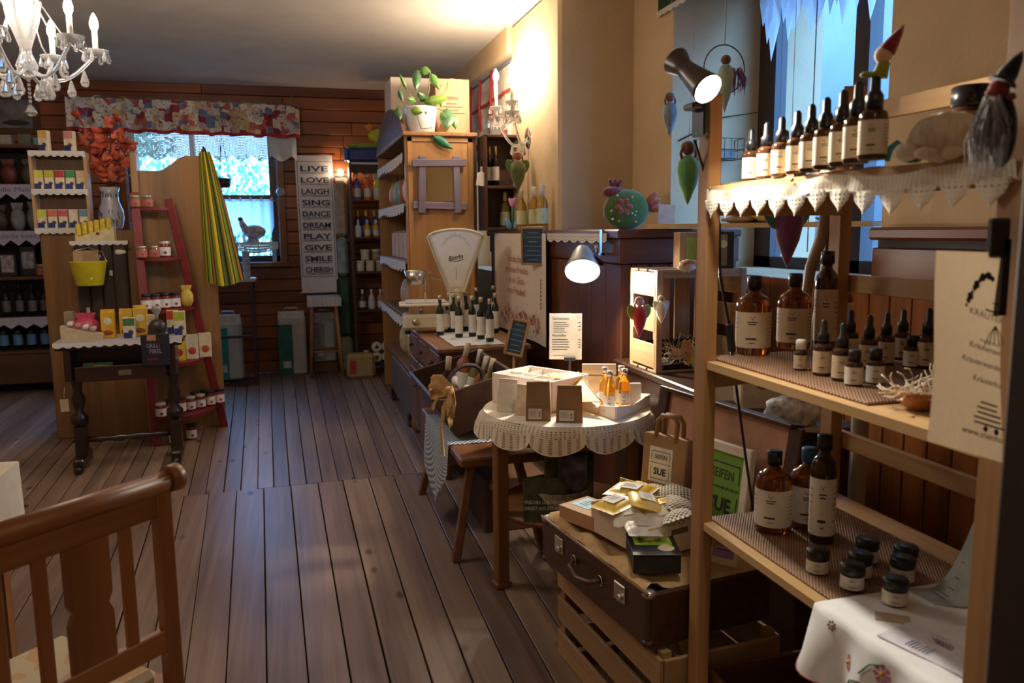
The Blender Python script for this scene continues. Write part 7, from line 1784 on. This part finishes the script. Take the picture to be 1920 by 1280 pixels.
for k in range(6): part(M().box((-.10 + .038 * k, -.012, .075 + .008 * k), (.034, .07, .09), bev=.01), 'napkin_fold', mat('d8b840', .7, var=.15, scale=60), cz, rot=(0, .0, 0))
part(M().ball((.02, -.046, .05), (.012, .002, .010), 8, 5), 'heart_print', mat('5a3a1a', .6), cz)
# yellow bucket with bags
bk = thing('yellow_bucket', 'yellow metal bucket hanging on the dark crate', 'bucket', (-1.295, cbY - .23, 1.085))
part(M().lathe([(.078, 0), (.082, .004), (.112, .155), (.117, .16), (.110, .16), (.076, .008), (0, .006)], 28), 'pail', mat('d8c62a', .35, var=.06), bk)
part(M().tube([(-.113, 0, .15), (-.10, -.02, .20), (-.06, -.03, .235), (0, .04, .25), (.08, .06, .22), (.113, 0, .15)], .002, 5), 'wire_handle', CHR, bk)
part(M().tube([(.04, .11, .14), (.05, .12, .19), (.05, .125, .21)], .003, 5), 'hook', CHR, bk)
part(M().box((.02, -.092, .04), (.03, .002, .016)), 'sticker', PAPER, bk, rot=(-.15, 0, 0))
for i, (x, y, rz) in enumerate(((-.04, -.02, .4), (.03, -.03, -.2), (.0, .03, .1))): paper_bag('small kraft paper bag sticking out of the yellow bucket, ' + ('left', 'right', 'rear')[i], bk.location + V((x, y, .05)), rz, .09, .035, .18, BRN)
one(M().ball((0, 0, 0), (.035, .012, .018), 10, 6, fn=lambda q: 1 + .2 * math.sin(8 * q.x)), 'cream_bow', mat('e0d6bc', .8), 'cream fabric bow at the right end of the dark crate', 'bow', (-1.12, cbY - .118, 1.30))
# ------------------------------------------------------------------ red ladder shelf with jars
RD = mat('7e1f22', .5, var=.15, scale=12)
lad = thing('ladder_shelf', 'red painted ladder shelf leaning in the cupboard corner', 'shelf', (-.98, 6.0, 0)); lo = V((-.98, 6.0, 0))
LA, LB = (V((-1.0, 6.0, 1.70)), V((-.93, 5.72, 0))), (V((-.79, 6.02, 1.66)), V((-.53, 6.16, 0)))
def up(rail, z): a, b = rail; return b.lerp(a, z / a.z)
for r_ in (LA, LB): part(M().bar(r_[1] - lo, r_[0] - lo, .055, .028, (0, 1, 0), .004), 'upright', RD, lad)
LZ = (1.60, 1.26, .91, .55, .20)
for z in LZ:
    a, b = up(LA, z) - lo, up(LB, z) - lo; bk_ = V((a.x + .02, .10, z)); n_ = 10; arc = []
    for i in range(n_ + 1):
        u = i / n_; p = a.lerp(b, u); out = V((.35, -.9, 0)).normalized() * (.24 * (1.75 - z) / 1.75 + .03) * math.sin(PI * u) ** .8; arc.append(p + out)
    poly = arc + [V((b.x - .02, .105, z)), bk_]
    vs = [V((p.x, p.y, z - .02)) for p in poly] + [V((p.x, p.y, z)) for p in poly]; k = len(poly)
    part(M().add(vs, [tuple(range(k))[::-1], tuple(range(k, 2 * k))] + [(i, (i + 1) % k, (i + 1) % k + k, i + k) for i in range(k)]), 'shelf_board', RD, lad)
JG = gloss((.30, .06, .04), .08, .3); JG2 = gloss((.35, .22, .10), .08, .3)
def jar_kind(gm, lm, lidm, r, h):
    t = thing('preserve_jar', 'x', 'jar', group='preserve jars on the red ladder shelf')
    part(M().lathe([(r * .9, 0), (r, .004), (r, h * .72), (r * .86, h * .82), (r * .86, h * .86)], 16), 'glass_body', gm, t)
    part(M().lathe([(r * .93, h * .84), (r * .95, h * .86), (r * .95, h * .98), (r * .9, h), (0, h)], 16), 'lid', lidm, t)
    lb_ = part(M().lathe([(r + .0006, h * .12), (r + .0006, h * .64)], 14, cap=False, ang=3.8, a0=-PI / 2 - 1.7), 'paper_label', lm, t)
    part(M().cyl((.2 * r, -r * .985, h * .3), (.2 * r, -r * 1.03, h * .3), r * .3, r * .3, 8), 'print', mat('a8322e', .6), lb_)
    return t
JW = jar_kind(JG, PAPER, mat('d0c8c0', .3, .3), .034, .10); JK = jar_kind(JG, PAPER, BLACK, .034, .11); JM = jar_kind(JG2, mat('b86a5a', .6), mat('b8b0a8', .3, .6), .035, .08)
ujar = {}
REFY = {1.60: 0, 1.26: 0, .91: 566, .55: 0, .20: 737, 0.0: 0}
def on_rung(px, z, back=0):
    """a spot on a ladder board below a viewing direction"""
    a, b = up(LA, max(z, .15)), up(LB, max(z, .15)); e_ = b - a; d = ray(px, 600)
    off = V((.35, -.9, 0)).normalized() * ((.24 * (1.75 - z) / 1.75 + .03) * .45 - .02); a = a + off + V((0, back, 0))
    t_ = (a.x * e_.y - a.y * e_.x) / (d.x * e_.y - d.y * e_.x)
    return V((d.x * t_, d.y * t_, z))
def pj(kind, px, py, z, label):
    p = on_rung(px, z, 0 if py > REFY[z] else .078)
    if kind in ujar: dup(kind, p, .1, label)
    else: kind.location = p; kind['label'] = label; ujar[kind] = 1
pj(JM, 270, 380, 1.60, 'squat jar with red label on the top ladder rung, left'); pj(JM, 293, 381, 1.60, 'squat jar with red label on the top ladder rung, right')
pj(JM, 275, 476, 1.26, 'squat jar on the second ladder rung, left'); pj(JM, 298, 475, 1.26, 'squat jar on the second ladder rung, middle')
t = dup(JW, on_rung(318, 1.26), 0, 'tall white and red jar on the second ladder rung, right', scale=1.1)
for i, (px, py) in enumerate(((277, 570), (295, 570), (313, 570), (331, 570), (304, 560))): pj(JK, px, py, .91, 'dark lidded jam jar on the third ladder rung, ' + ('far left', 'second', 'third', 'right', 'behind')[i])
sack('yellow sweets bag at the right end of the third ladder rung', on_rung(353, .91), .09, .06, .15, 'd8b84a', 0, nm='sweets_bag')
cols = (('d8b030', 'a82a20'), ('d8a830', 'a02a20'), ('d8c8a8', 'c04a30'), ('d0c4a8', 'b83a2a'))
for i, (px, py) in enumerate(((331, 657), (344, 628), (381, 652), (356, 662))):
    t = thing('tomato_carton', 'carton with tomato picture on the fourth ladder rung, ' + ('front left', 'rear left', 'right', 'front right')[i], 'carton', on_rung(px, .55, .075 if i == 1 else 0), .2)
    part(M().box((0, 0, .07 if i < 2 else .085), (.085, .06, .14 if i < 2 else .17), bev=.003), 'carton', mat(cols[i][0], .5), t); part(M().ball((.0, -.0305, .06), (.026, .003, .026), 12, 8), 'tomato_picture', mat(cols[i][1], .5), t)
for i, (px, py) in enumerate(((290, 752), (309, 752), (328, 742), (347, 752), (366, 745), (385, 740), (403, 740), (356, 730), (375, 725))): pj(JW if i in (0, 3, 4) else JK, px, py, .20, 'preserve jar on the lowest ladder board, ' + ('leftmost', 'second from left', 'third from left', 'white lidded in front', 'white lidded to the right', 'dark lidded second from right', 'rightmost', 'behind the front jar', 'rear right')[i])
for i, (px, py) in enumerate(((312, 803), (345, 805))): pj(JK, px, py, 0.0, 'dark jar on the floor under the ladder shelf, ' + ('left', 'right')[i])
# ------------------------------------------------------------------ sewing table
ST = wood('3a2318', '1f120c', 0, 9, .35, 0, .12, coat=.3); STZ = wood('38221a', '1d110c', 2, 9, .35, coat=.3)
sw = thing('sewing_table', 'antique dark wooden sewing table with turned legs and open drawer', 'table', (-1.02, 5.36, 0), .06)
part(M().box((0, 0, .735), (.72, .38, .022), bev=.007), 'table_top', ST, sw); part(M().box((0, 0, .715), (.69, .35, .02), bev=.005), 'top_moulding', ST, sw)
part(M().box((0, .10, .62), (.60, .16, .17)), 'case', ST, sw)
for x in (-.285, .285): part(M().box((x, -.02, .62), (.04, .30, .18), bev=.004), 'side_post', STZ, sw)
d_ = part(M().box((0, -.165, .565), (.50, .018, .085), bev=.004), 'drawer_front', ST, sw, rot=(.0, 0, 0)); part(M().box((.02, -.176, .565), (.07, .004, .03)), 'lock_plate', mat((.3, .24, .16), .4, .7), d_)
part(M().box((0, -.07, .53), (.48, .19, .012)), 'drawer_bottom', ST, sw)
tl_p = [(.014, 0), (.03, .02), (.022, .04), (.04, .06), (.04, .20), (.028, .22), (.05, .26), (.05, .30), (.022, .33), (.036, .37), (.04, .41), (.024, .45), (.034, .50), (.034, .53)]
for x in (-.27, .27):
    part(M().lathe(tl_p[6:], 14, (x, -.02, 0)), 'turned_leg', STZ, sw)
    part(M().bar((x, -.18, .05), (x, .14, .05), .06, .06, bev=.01), 'foot_bar', STZ, sw); part(M().box((x, -.02, .15), (.07, .07, .20), bev=.008), 'leg_block', STZ, sw)
    for y in (-.19, .15): part(M().lathe([(.012, 0), (.026, .012), (.026, .03), (.015, .045)], 10, (x, y, 0)), 'foot', STZ, sw)
part(M().lathe([(.014, -.25), (.02, -.16), (.014, -.12), (.026, -.05), (.014, -.02), (.026, .05), (.014, .12), (.02, .16), (.014, .25)], 12, (0, -.02, .16), RY(PI / 2)), 'stretcher', STZ, sw)
part(M().tube([(-.31, -.17, .50), (-.315, -.18, .44)], .002, 4).box((-.315, -.18, .40), (.045, .003, .07)), 'price_tag', mat('c8b48c', .7), sw)
Wm = Matrix.Rotation(.06, 3, 'Z')
sw.scale = (1, 1, 1.06)
def SW(x, y, z=.746): return V((-1.02, 5.36, 0)) + Wm @ V((x, y, z * 1.06))
rn = thing('table_runner', 'white lace edged runner on the sewing table', 'cloth', SW(0, 0, .746), .06)
part(M().box((0, 0, .0015), (.70, .34, .003)), 'linen', mat('b8b4bc', .9, var=.06), rn); part(M().grid(lambda u, v: (-.35 + .70 * u, -.191 - .002 * v, .003 - v * (.02 + .012 * abs(math.sin(u * 40)))), 80, 2), 'lace_edge', LAC, rn)
zt = .750
sack('pink wrapped biscuit pack on the sewing table, left end', SW(-.20, .02, zt), .15, .10, .15, 'b8405a', 0, nm='biscuit_pack')
nx = thing('display_tray', 'cream cardboard display tray with wrapped bars on the sewing table', 'box', SW(-.20, -.11, zt), .1)
part(M().prism([(-.11, 0), (.11, 0), (.11, .035), (-.11, .095)], .09, (0, 0, 0), (1, 0, 0), (0, 0, 1)), 'tray_carton', mat('c8b48e', .6), nx)
for i in range(4): one(M().box((0, 0, .012), (.03, .08, .024), bev=.006), 'wrapped_bar', mat(('d8d0c8', 'c87a7a', 'e0dcd4', 'b8a890')[i], .4), 'wrapped bar in the cream display tray, ' + ('first', 'second', 'third', 'fourth')[i] + ' from left', 'bar', SW(-.26 + .04 * i, -.11, zt + .088 - .011 * i), .1)
one(M().box((0, 0, .08), (.05, .05, .16), bev=.003), 'biscuit_box', mat('8f7f66', .6), 'tall brownish biscuit box at the left back of the sewing table', 'carton', SW(-.30, .09, zt))
for i, (x, y, c, h_) in enumerate(((-.07, -.02, 'd8a428', .17), (.03, -.0, 'd8a830', .17), (.11, -.01, 'd8b440', .19))):
    t = thing('pasta_carton', 'yellow spice blend carton on the sewing table, ' + ('left', 'middle', 'right and tallest')[i], 'carton', SW(x, y, zt)); part(M().box((0, 0, h_ * .46), (.075, .055, h_ * .92), bev=.002).prism([(-.0375, 0), (.0375, 0), (.0375, .02), (-.0375, .02)], .02, (0, 0, h_ * .9), (1, 0, 0), (0, 0, 1)), 'carton', mat(c, .5), t); part(M().ball((0, -.0285, h_ * .6), (.026, .002, .024), 10, 6), 'round_picture', mat('d8cfb4', .6), t); part(M().ball((0, -.0285, h_ * .2), (.03, .002, .016), 10, 6), 'food_picture', mat('9a4a20', .6), t)
spice('green topped spice carton in front on the sewing table', SW(.055, -.10, zt), '4a7a4a', B_, .065, .125); spice('small pale spice carton right of the yellow cartons', SW(.17, .0, zt), 'c8b08a', B_, .06, .13); spice('red topped spice carton at the right of the sewing table', SW(.29, .02, zt), 'c0402e', B_, .065, .15); spice('lime green spice carton at the right corner of the sewing table', SW(.335, -.06, zt), 'a8b428', B_, .065, .15)
mf = thing('tea_bag_pouch', 'clear cellophane bag of dark tea tied at the top on the sewing table', 'pouch', SW(.21, -.10, zt))
part(M().ball((0, 0, .055), (.055, .04, .055), 14, 10), 'tea', mat((.045, .03, .022), .35, var=.5, scale=60), mf); part(M().lathe([(.012, .10), (.008, .125), (.03, .17), (.022, .19)], 10, (0, 0, 0)), 'gathered_top', mat('9a948c', .2), mf)
gf = thing('cook_book', 'dark GRILL-FIBEL cookbook standing in front of the sewing table', 'book', SW(.20, -.185, .61), .06)
part(M().box((0, 0, .08), (.16, .018, .19), bev=.002), 'cover', mat('24222c', .5), gf); m = M(); put_text(m, 'GRILL-', (-.012, -.0095, .095), (1, 0, 0), (0, 0, 1), .026, .075); put_text(m, 'FIBEL', (.0, -.0095, .060), (1, 0, 0), (0, 0, 1), .026, .068); part(m, 'lettering', mat('a8a4ac', .7, bmp=0), gf)
part(M().box((-.02, -.0105, .155), (.05, .002, .035)), 'price_sticker', mat('c88a60', .7), gf); part(M().box((-.02, -.0105, .025), (.06, .001, .012)), 'red_caption', mat('7a2a34', .7), gf)
one(M().box((0, 0, .045), (.16, .004, .09)), 'seed_card', mat('3a5a34', .6, var=.3), 'green card standing in the open drawer of the sewing table', 'card', SW(-.13, -.12, .537), .06); one(M().box((0, 0, .04), (.12, .004, .07)), 'recipe_card', mat('c0824a', .6, var=.3), 'orange recipe card in front of the green card in the drawer', 'card', SW(-.10, -.14, .537), rot=(-.1, .1, .1))
# ------------------------------------------------------------------ striped bag
sbg = thing('striped_bag', 'green yellow and black striped cloth bag hanging on the cupboard panel', 'bag', (-.50, 6.09, 1.03))
STR = stripes((((0.0), '6b6a1c'), (.10, 'c09a1a'), (.16, '1a1a10'), (.20, '8ca02a'), (.34, '14140e'), (.38, 'a86a24'), (.46, '1a1a10'), (.50, '8ca02a'), (.62, 'd8b418'), (.76, '15150f'), (.80, '6a7a20'), (.92, '2a3020')), 0, 1.5)
def sbf(u, v):
    wdt = .07 + .20 * (1 - v) ** .8; x = -.05 + (u - .35) * wdt + .02 * (1 - v)
    return (x + .03 * (1 - v), -.05 - .035 * math.sin(u * PI) * (1.2 - v) + .010 * math.sin(u * 25) * (1 - v * .5), .02 + .93 * v + .05 * (1 - v) * (2 * u - 1) ** 2)
part(M().grid(sbf, 36, 20), 'cloth_front', STR, sbg); part(M().grid(lambda u, v: V(sbf(u, v)) * 1 + V((0, .10 * math.sin(u * PI) * (1.1 - v) + .005, 0)), 24, 12), 'cloth_back', STR, sbg)
part(M().tube([(-.06, -.03, .94), (-.05, .02, .985), (-.04, .08, .95)], .009, 6), 'strap', mat((.03, .03, .02), .8), sbg)
# ------------------------------------------------------------------ far left shelf
lsh = thing('pantry_shelf', 'dark wooden pantry shelf with lace edged boards at the far left', 'shelf', (-2.60, 7.98, 0)); l0 = V((-2.60, 7.98, 0))
for x in (-.48, .56): part(M().box((0, 0, 0), (.03, .44, 2.18), bev=.004), 'side_board', wood('5a3a20', '382210', 2, 8), lsh, loc=(x, .22, 1.09))
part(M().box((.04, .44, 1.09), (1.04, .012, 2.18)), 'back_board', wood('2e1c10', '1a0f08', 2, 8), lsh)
LSZ = (2.20, 1.86, 1.46, 1.06, .70, .40)
for z in LSZ: part(M().box((0, 0, 0), (1.07, .46, .03), bev=.004), 'shelf_board', wood('6a4526', '43290f', 0, 8), lsh, loc=(.04, .22, z - .015))
part(M().box((.04, .02, .24), (1.07, .03, .28), bev=.004), 'plinth', wood('5a3a20', '382210', 0, 8), lsh)
LCB = mat('b8b4c8', .9, var=.05)
for z, nm in ((1.86, None), (1.46, None), (.70, None)):
    t_ = .13 if z > 1 else .10
    part(M().prism([(-.50, 0), (-.50, -t_ * .6)] + [(-.50 + 1.08 * (i + .5) / 18, -t_ * (1.0 if i % 2 else .62)) for i in range(18)] + [(.58, -t_ * .6), (.58, 0)], .003, (.0, -.014, z), (1, 0, 0), (0, 0, 1)), 'lace_strip', LCB, lsh)
m = M(); put_text(m, 'ist die Mahlz', (.30, -.0165, 1.795), (1, 0, 0), (0, 0, 1), .042, .36, shear=.1); put_text(m, "gedeckt kann's", (.30, -.0165, 1.395), (1, 0, 0), (0, 0, 1), .042, .38, shear=.1)
part(m, 'lettering', mat('7a6a88', .7, bmp=0), lsh)
def LSp(x, y, z): return l0 + V((x, y, z))
for i, (x, c, h_) in enumerate(((.14, '4a3a30', .22), (.28, '8a8a8e', .24), (.41, '7d7c80', .25), (.525, '5a4a40', .2))): sack('cellophane bag on the second pantry board, ' + ('left', 'second', 'third', 'right')[i], LSp(x, .14, 1.46), .12, .09, h_, c, .2, nm='snack_bag')
for i, x in enumerate((.18, .33)):
    t = thing('picture_tin', 'dark tin with a white picture on the third pantry board, ' + ('left', 'right')[i], 'tin', LSp(x, .12 + .05 * i, 1.06)); part(M().box((0, 0, .10 + .03 * i), (.13, .08, .2 + .06 * i), bev=.004), 'tin_body', mat((.02, .02, .02), .4), t); part(M().box((0, -.041, .11 + .03 * i), (.10, .001, .15)), 'picture', mat('a8a0a4', .6, var=.4, scale=30), t)
for i, x in enumerate((.44, .53)):
    t = dup(JM, LSp(x, .10, 1.06), .1, 'squat jar on the third pantry board, ' + ('red label', 'far right')[i], scale=1.3)
DWB = gloss((.008, .012, .012), .06, .1)
for i, x in enumerate((.12, .22, .33, .42, .51)): wine('dark bottle on the fourth pantry board, ' + cn[i] + ' from left', LSp(x, .14 + .03 * (i % 2), .70) + V((0, 0, .29)), (0, 0, 1), DWB, BLACK, mat('6a6468', .6) , .29, .034, 'bottle')
for i, x in enumerate((.08, .19, .30, .41, .51)): wine('dark wine bottle with blue label on the lowest pantry board, ' + cn[i] + ' from left', LSp(x, .13, .40) + V((0, 0, .28)), (0, 0, 1), DWB, BLACK, mat('5a84b4', .6), .28, .038)
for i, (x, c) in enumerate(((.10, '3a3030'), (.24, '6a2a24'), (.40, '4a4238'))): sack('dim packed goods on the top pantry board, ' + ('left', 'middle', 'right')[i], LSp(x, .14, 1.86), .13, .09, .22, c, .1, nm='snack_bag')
for i, (x, c, d) in enumerate(((.22, 'a8a098', (.16, .10, .09)), (.40, '6a6a5e', (.10, .08, .10)), (.50, '5aa0b0', (.07, .07, .07)))): one(M().box((0, 0, d[2] / 2), d, bev=.004), 'small_carton', mat(c, .6), ('pale carton', 'olive carton', 'turquoise carton')[i] + ' lying on top of the pantry shelf', 'carton', LSp(x, .12, 2.20))
pf = thing('framed_picture', 'wooden framed picture on the board wall below the chandelier', 'picture frame', (-2.36, YB - .016, 2.40))
for x in (-.17, .17): part(M().box((0, 0, 0), (.055, .025, .36), bev=.005), 'frame_strip', wood('5f4024', '3c2612', 2, 8), pf, loc=(x, 0, .12))
for z in (-.035, .275): part(M().box((0, 0, 0), (.29, .025, .055), bev=.005), 'frame_strip', wood('5f4024', '3c2612', 0, 8), pf, loc=(0, 0, z))
part(M().box((0, .004, .12), (.30, .006, .27)), 'painting', mat('6f6a70', .5, var=.35, scale=9), pf); part(M().ball((0, -.0, .04), (.11, .002, .025), 12, 6), 'painted_ground', mat('2e2a24', .6), pf)
# ------------------------------------------------------------------ chair and table at the lower left
CHW = wood('a36a3a', '74451f', 0, 8, .42, 0, .1); CHZ = wood('9a6334', '6d401d', 2, 8, .42, 0, .1)
cR, cL = V((-.285, 1.752, 0)), V((-.515, 1.515, 0))
e = (cL - cR).normalized(); rzc = math.atan2(e.y, e.x); wdc = (cL - cR).length + .02
chr_ = thing('wooden_chair', 'light brown wooden chair with slatted back at the lower left', 'chair', cR, rzc)
# local x runs along the back towards the left post, local -y points into the seat side
for x in (0, wdc): part(M().box((0, 0, 0), (.036, .034, .90), bev=.006), 'back_post', CHZ, chr_, loc=(x, 0, .45))
part(M().cyl((-.028, 0, .905), (wdc + .03, 0, .905), .022, .022, 16), 'top_rail', CHW, chr_); part(M().cyl((-.045, 0, .908), (-.018, 0, .908), .030, .028, 14), 'rail_knob', CHW, chr_); part(M().cyl((wdc + .018, 0, .908), (wdc + .045, 0, .908), .028, .030, 14), 'rail_knob', CHW, chr_)
part(M().box((wdc / 2, .0, .862), (wdc - .03, .018, .05), bev=.003), 'upper_rail', CHW, chr_); part(M().box((wdc / 2, .0, .565), (wdc - .03, .02, .05), bev=.003), 'lower_rail', CHW, chr_)
for x, w3 in ((.088, .026), (.262, .026)): part(M().box((0, 0, 0), (w3, .014, .26), bev=.003), 'slat', CHZ, chr_, loc=(x, 0, .715))
part(M().prism([(-.045, 0), (.045, 0), (.045, .10), (.036, .12), (.045, .14), (.045, .26), (-.045, .26), (-.045, .14), (-.036, .12), (-.045, .10)], .014, (.172, 0, .585), (1, 0, 0), (0, 0, 1)), 'slat', CHZ, chr_)
part(M().box((wdc / 2, -.19, .435), (wdc + .06, .40, .03), bev=.01), 'seat', CHW, chr_)
for x in (0, wdc): part(M().box((0, 0, 0), (.036, .036, .43), bev=.004), 'front_leg', CHZ, chr_, loc=(x, -.36, .215))
fcm, nt, b = _new('floral_cotton'); vo = nt.nodes.new('ShaderNodeTexVoronoi'); vo.inputs['Scale'].default_value = 26; L(nt, coords(nt), vo.inputs['Vector']); sp = nt.nodes.new('ShaderNodeSeparateColor'); L(nt, vo.outputs['Color'], sp.inputs[0])
r_ = nt.nodes.new('ShaderNodeValToRGB'); r_.color_ramp.interpolation = 'CONSTANT'; el = r_.color_ramp.elements
for i, c in enumerate(('c8b89a', 'b84a3a', 'd0c4ac', '8a9a98', 'c8a078')):
    if i > 1: el.new(.5)
    el[i].color = rgba(hx(c))
for i in range(5): el[i].position = i / 5
L(nt, sp.outputs[0], r_.inputs[0]); L(nt, r_.outputs[0], b.inputs['Base Color']); b.inputs['Roughness'].default_value = .9
one(M().box((0, 0, .02), (wdc - .02, .34, .04), bev=.015), 'seat_cushion', fcm, 'floral patterned cushion on the wooden chair', 'cushion', cR + Matrix.Rotation(rzc, 3, 'Z') @ V((wdc / 2, -.20, .451)), rzc)
dt_ = thing('dining_table', 'table under a white cloth at the left edge of the picture', 'table', (-1.30, 2.28, 0))
part(M().box((0, 0, .73), (.94, .70, .03), bev=.006), 'table_top', CHW, dt_)
for x in (-.42, .42):
    for y in (-.30, .30): part(M().box((0, 0, 0), (.05, .05, .715)), 'leg', CHZ, dt_, loc=(x, y, .3575))
tcl = thing('tablecloth', 'white tablecloth hanging over the table behind the chair', 'tablecloth', (-1.30, 2.28, .746))
part(M().box((0, 0, .0015), (.97, .73, .003)), 'top_cloth', mat('d8cbb4', .9, var=.04), tcl)
def skirt(u, v):
    per = [(-.485, -.365), (.485, -.365), (.485, .365), (-.485, .365), (-.485, -.365)]; k = min(int(u * 4), 3); f_ = u * 4 - k
    a, b2 = per[k], per[k + 1]; x, y = a[0] + (b2[0] - a[0]) * f_, a[1] + (b2[1] - a[1]) * f_; o_ = 1 + (.02 + .03 * math.sin(u * 70)) * v
    return (x * o_, y * o_, .002 - .26 * v)
part(M().grid(skirt, 160, 6), 'skirt', mat('d8cbb4', .9, var=.04), tcl)
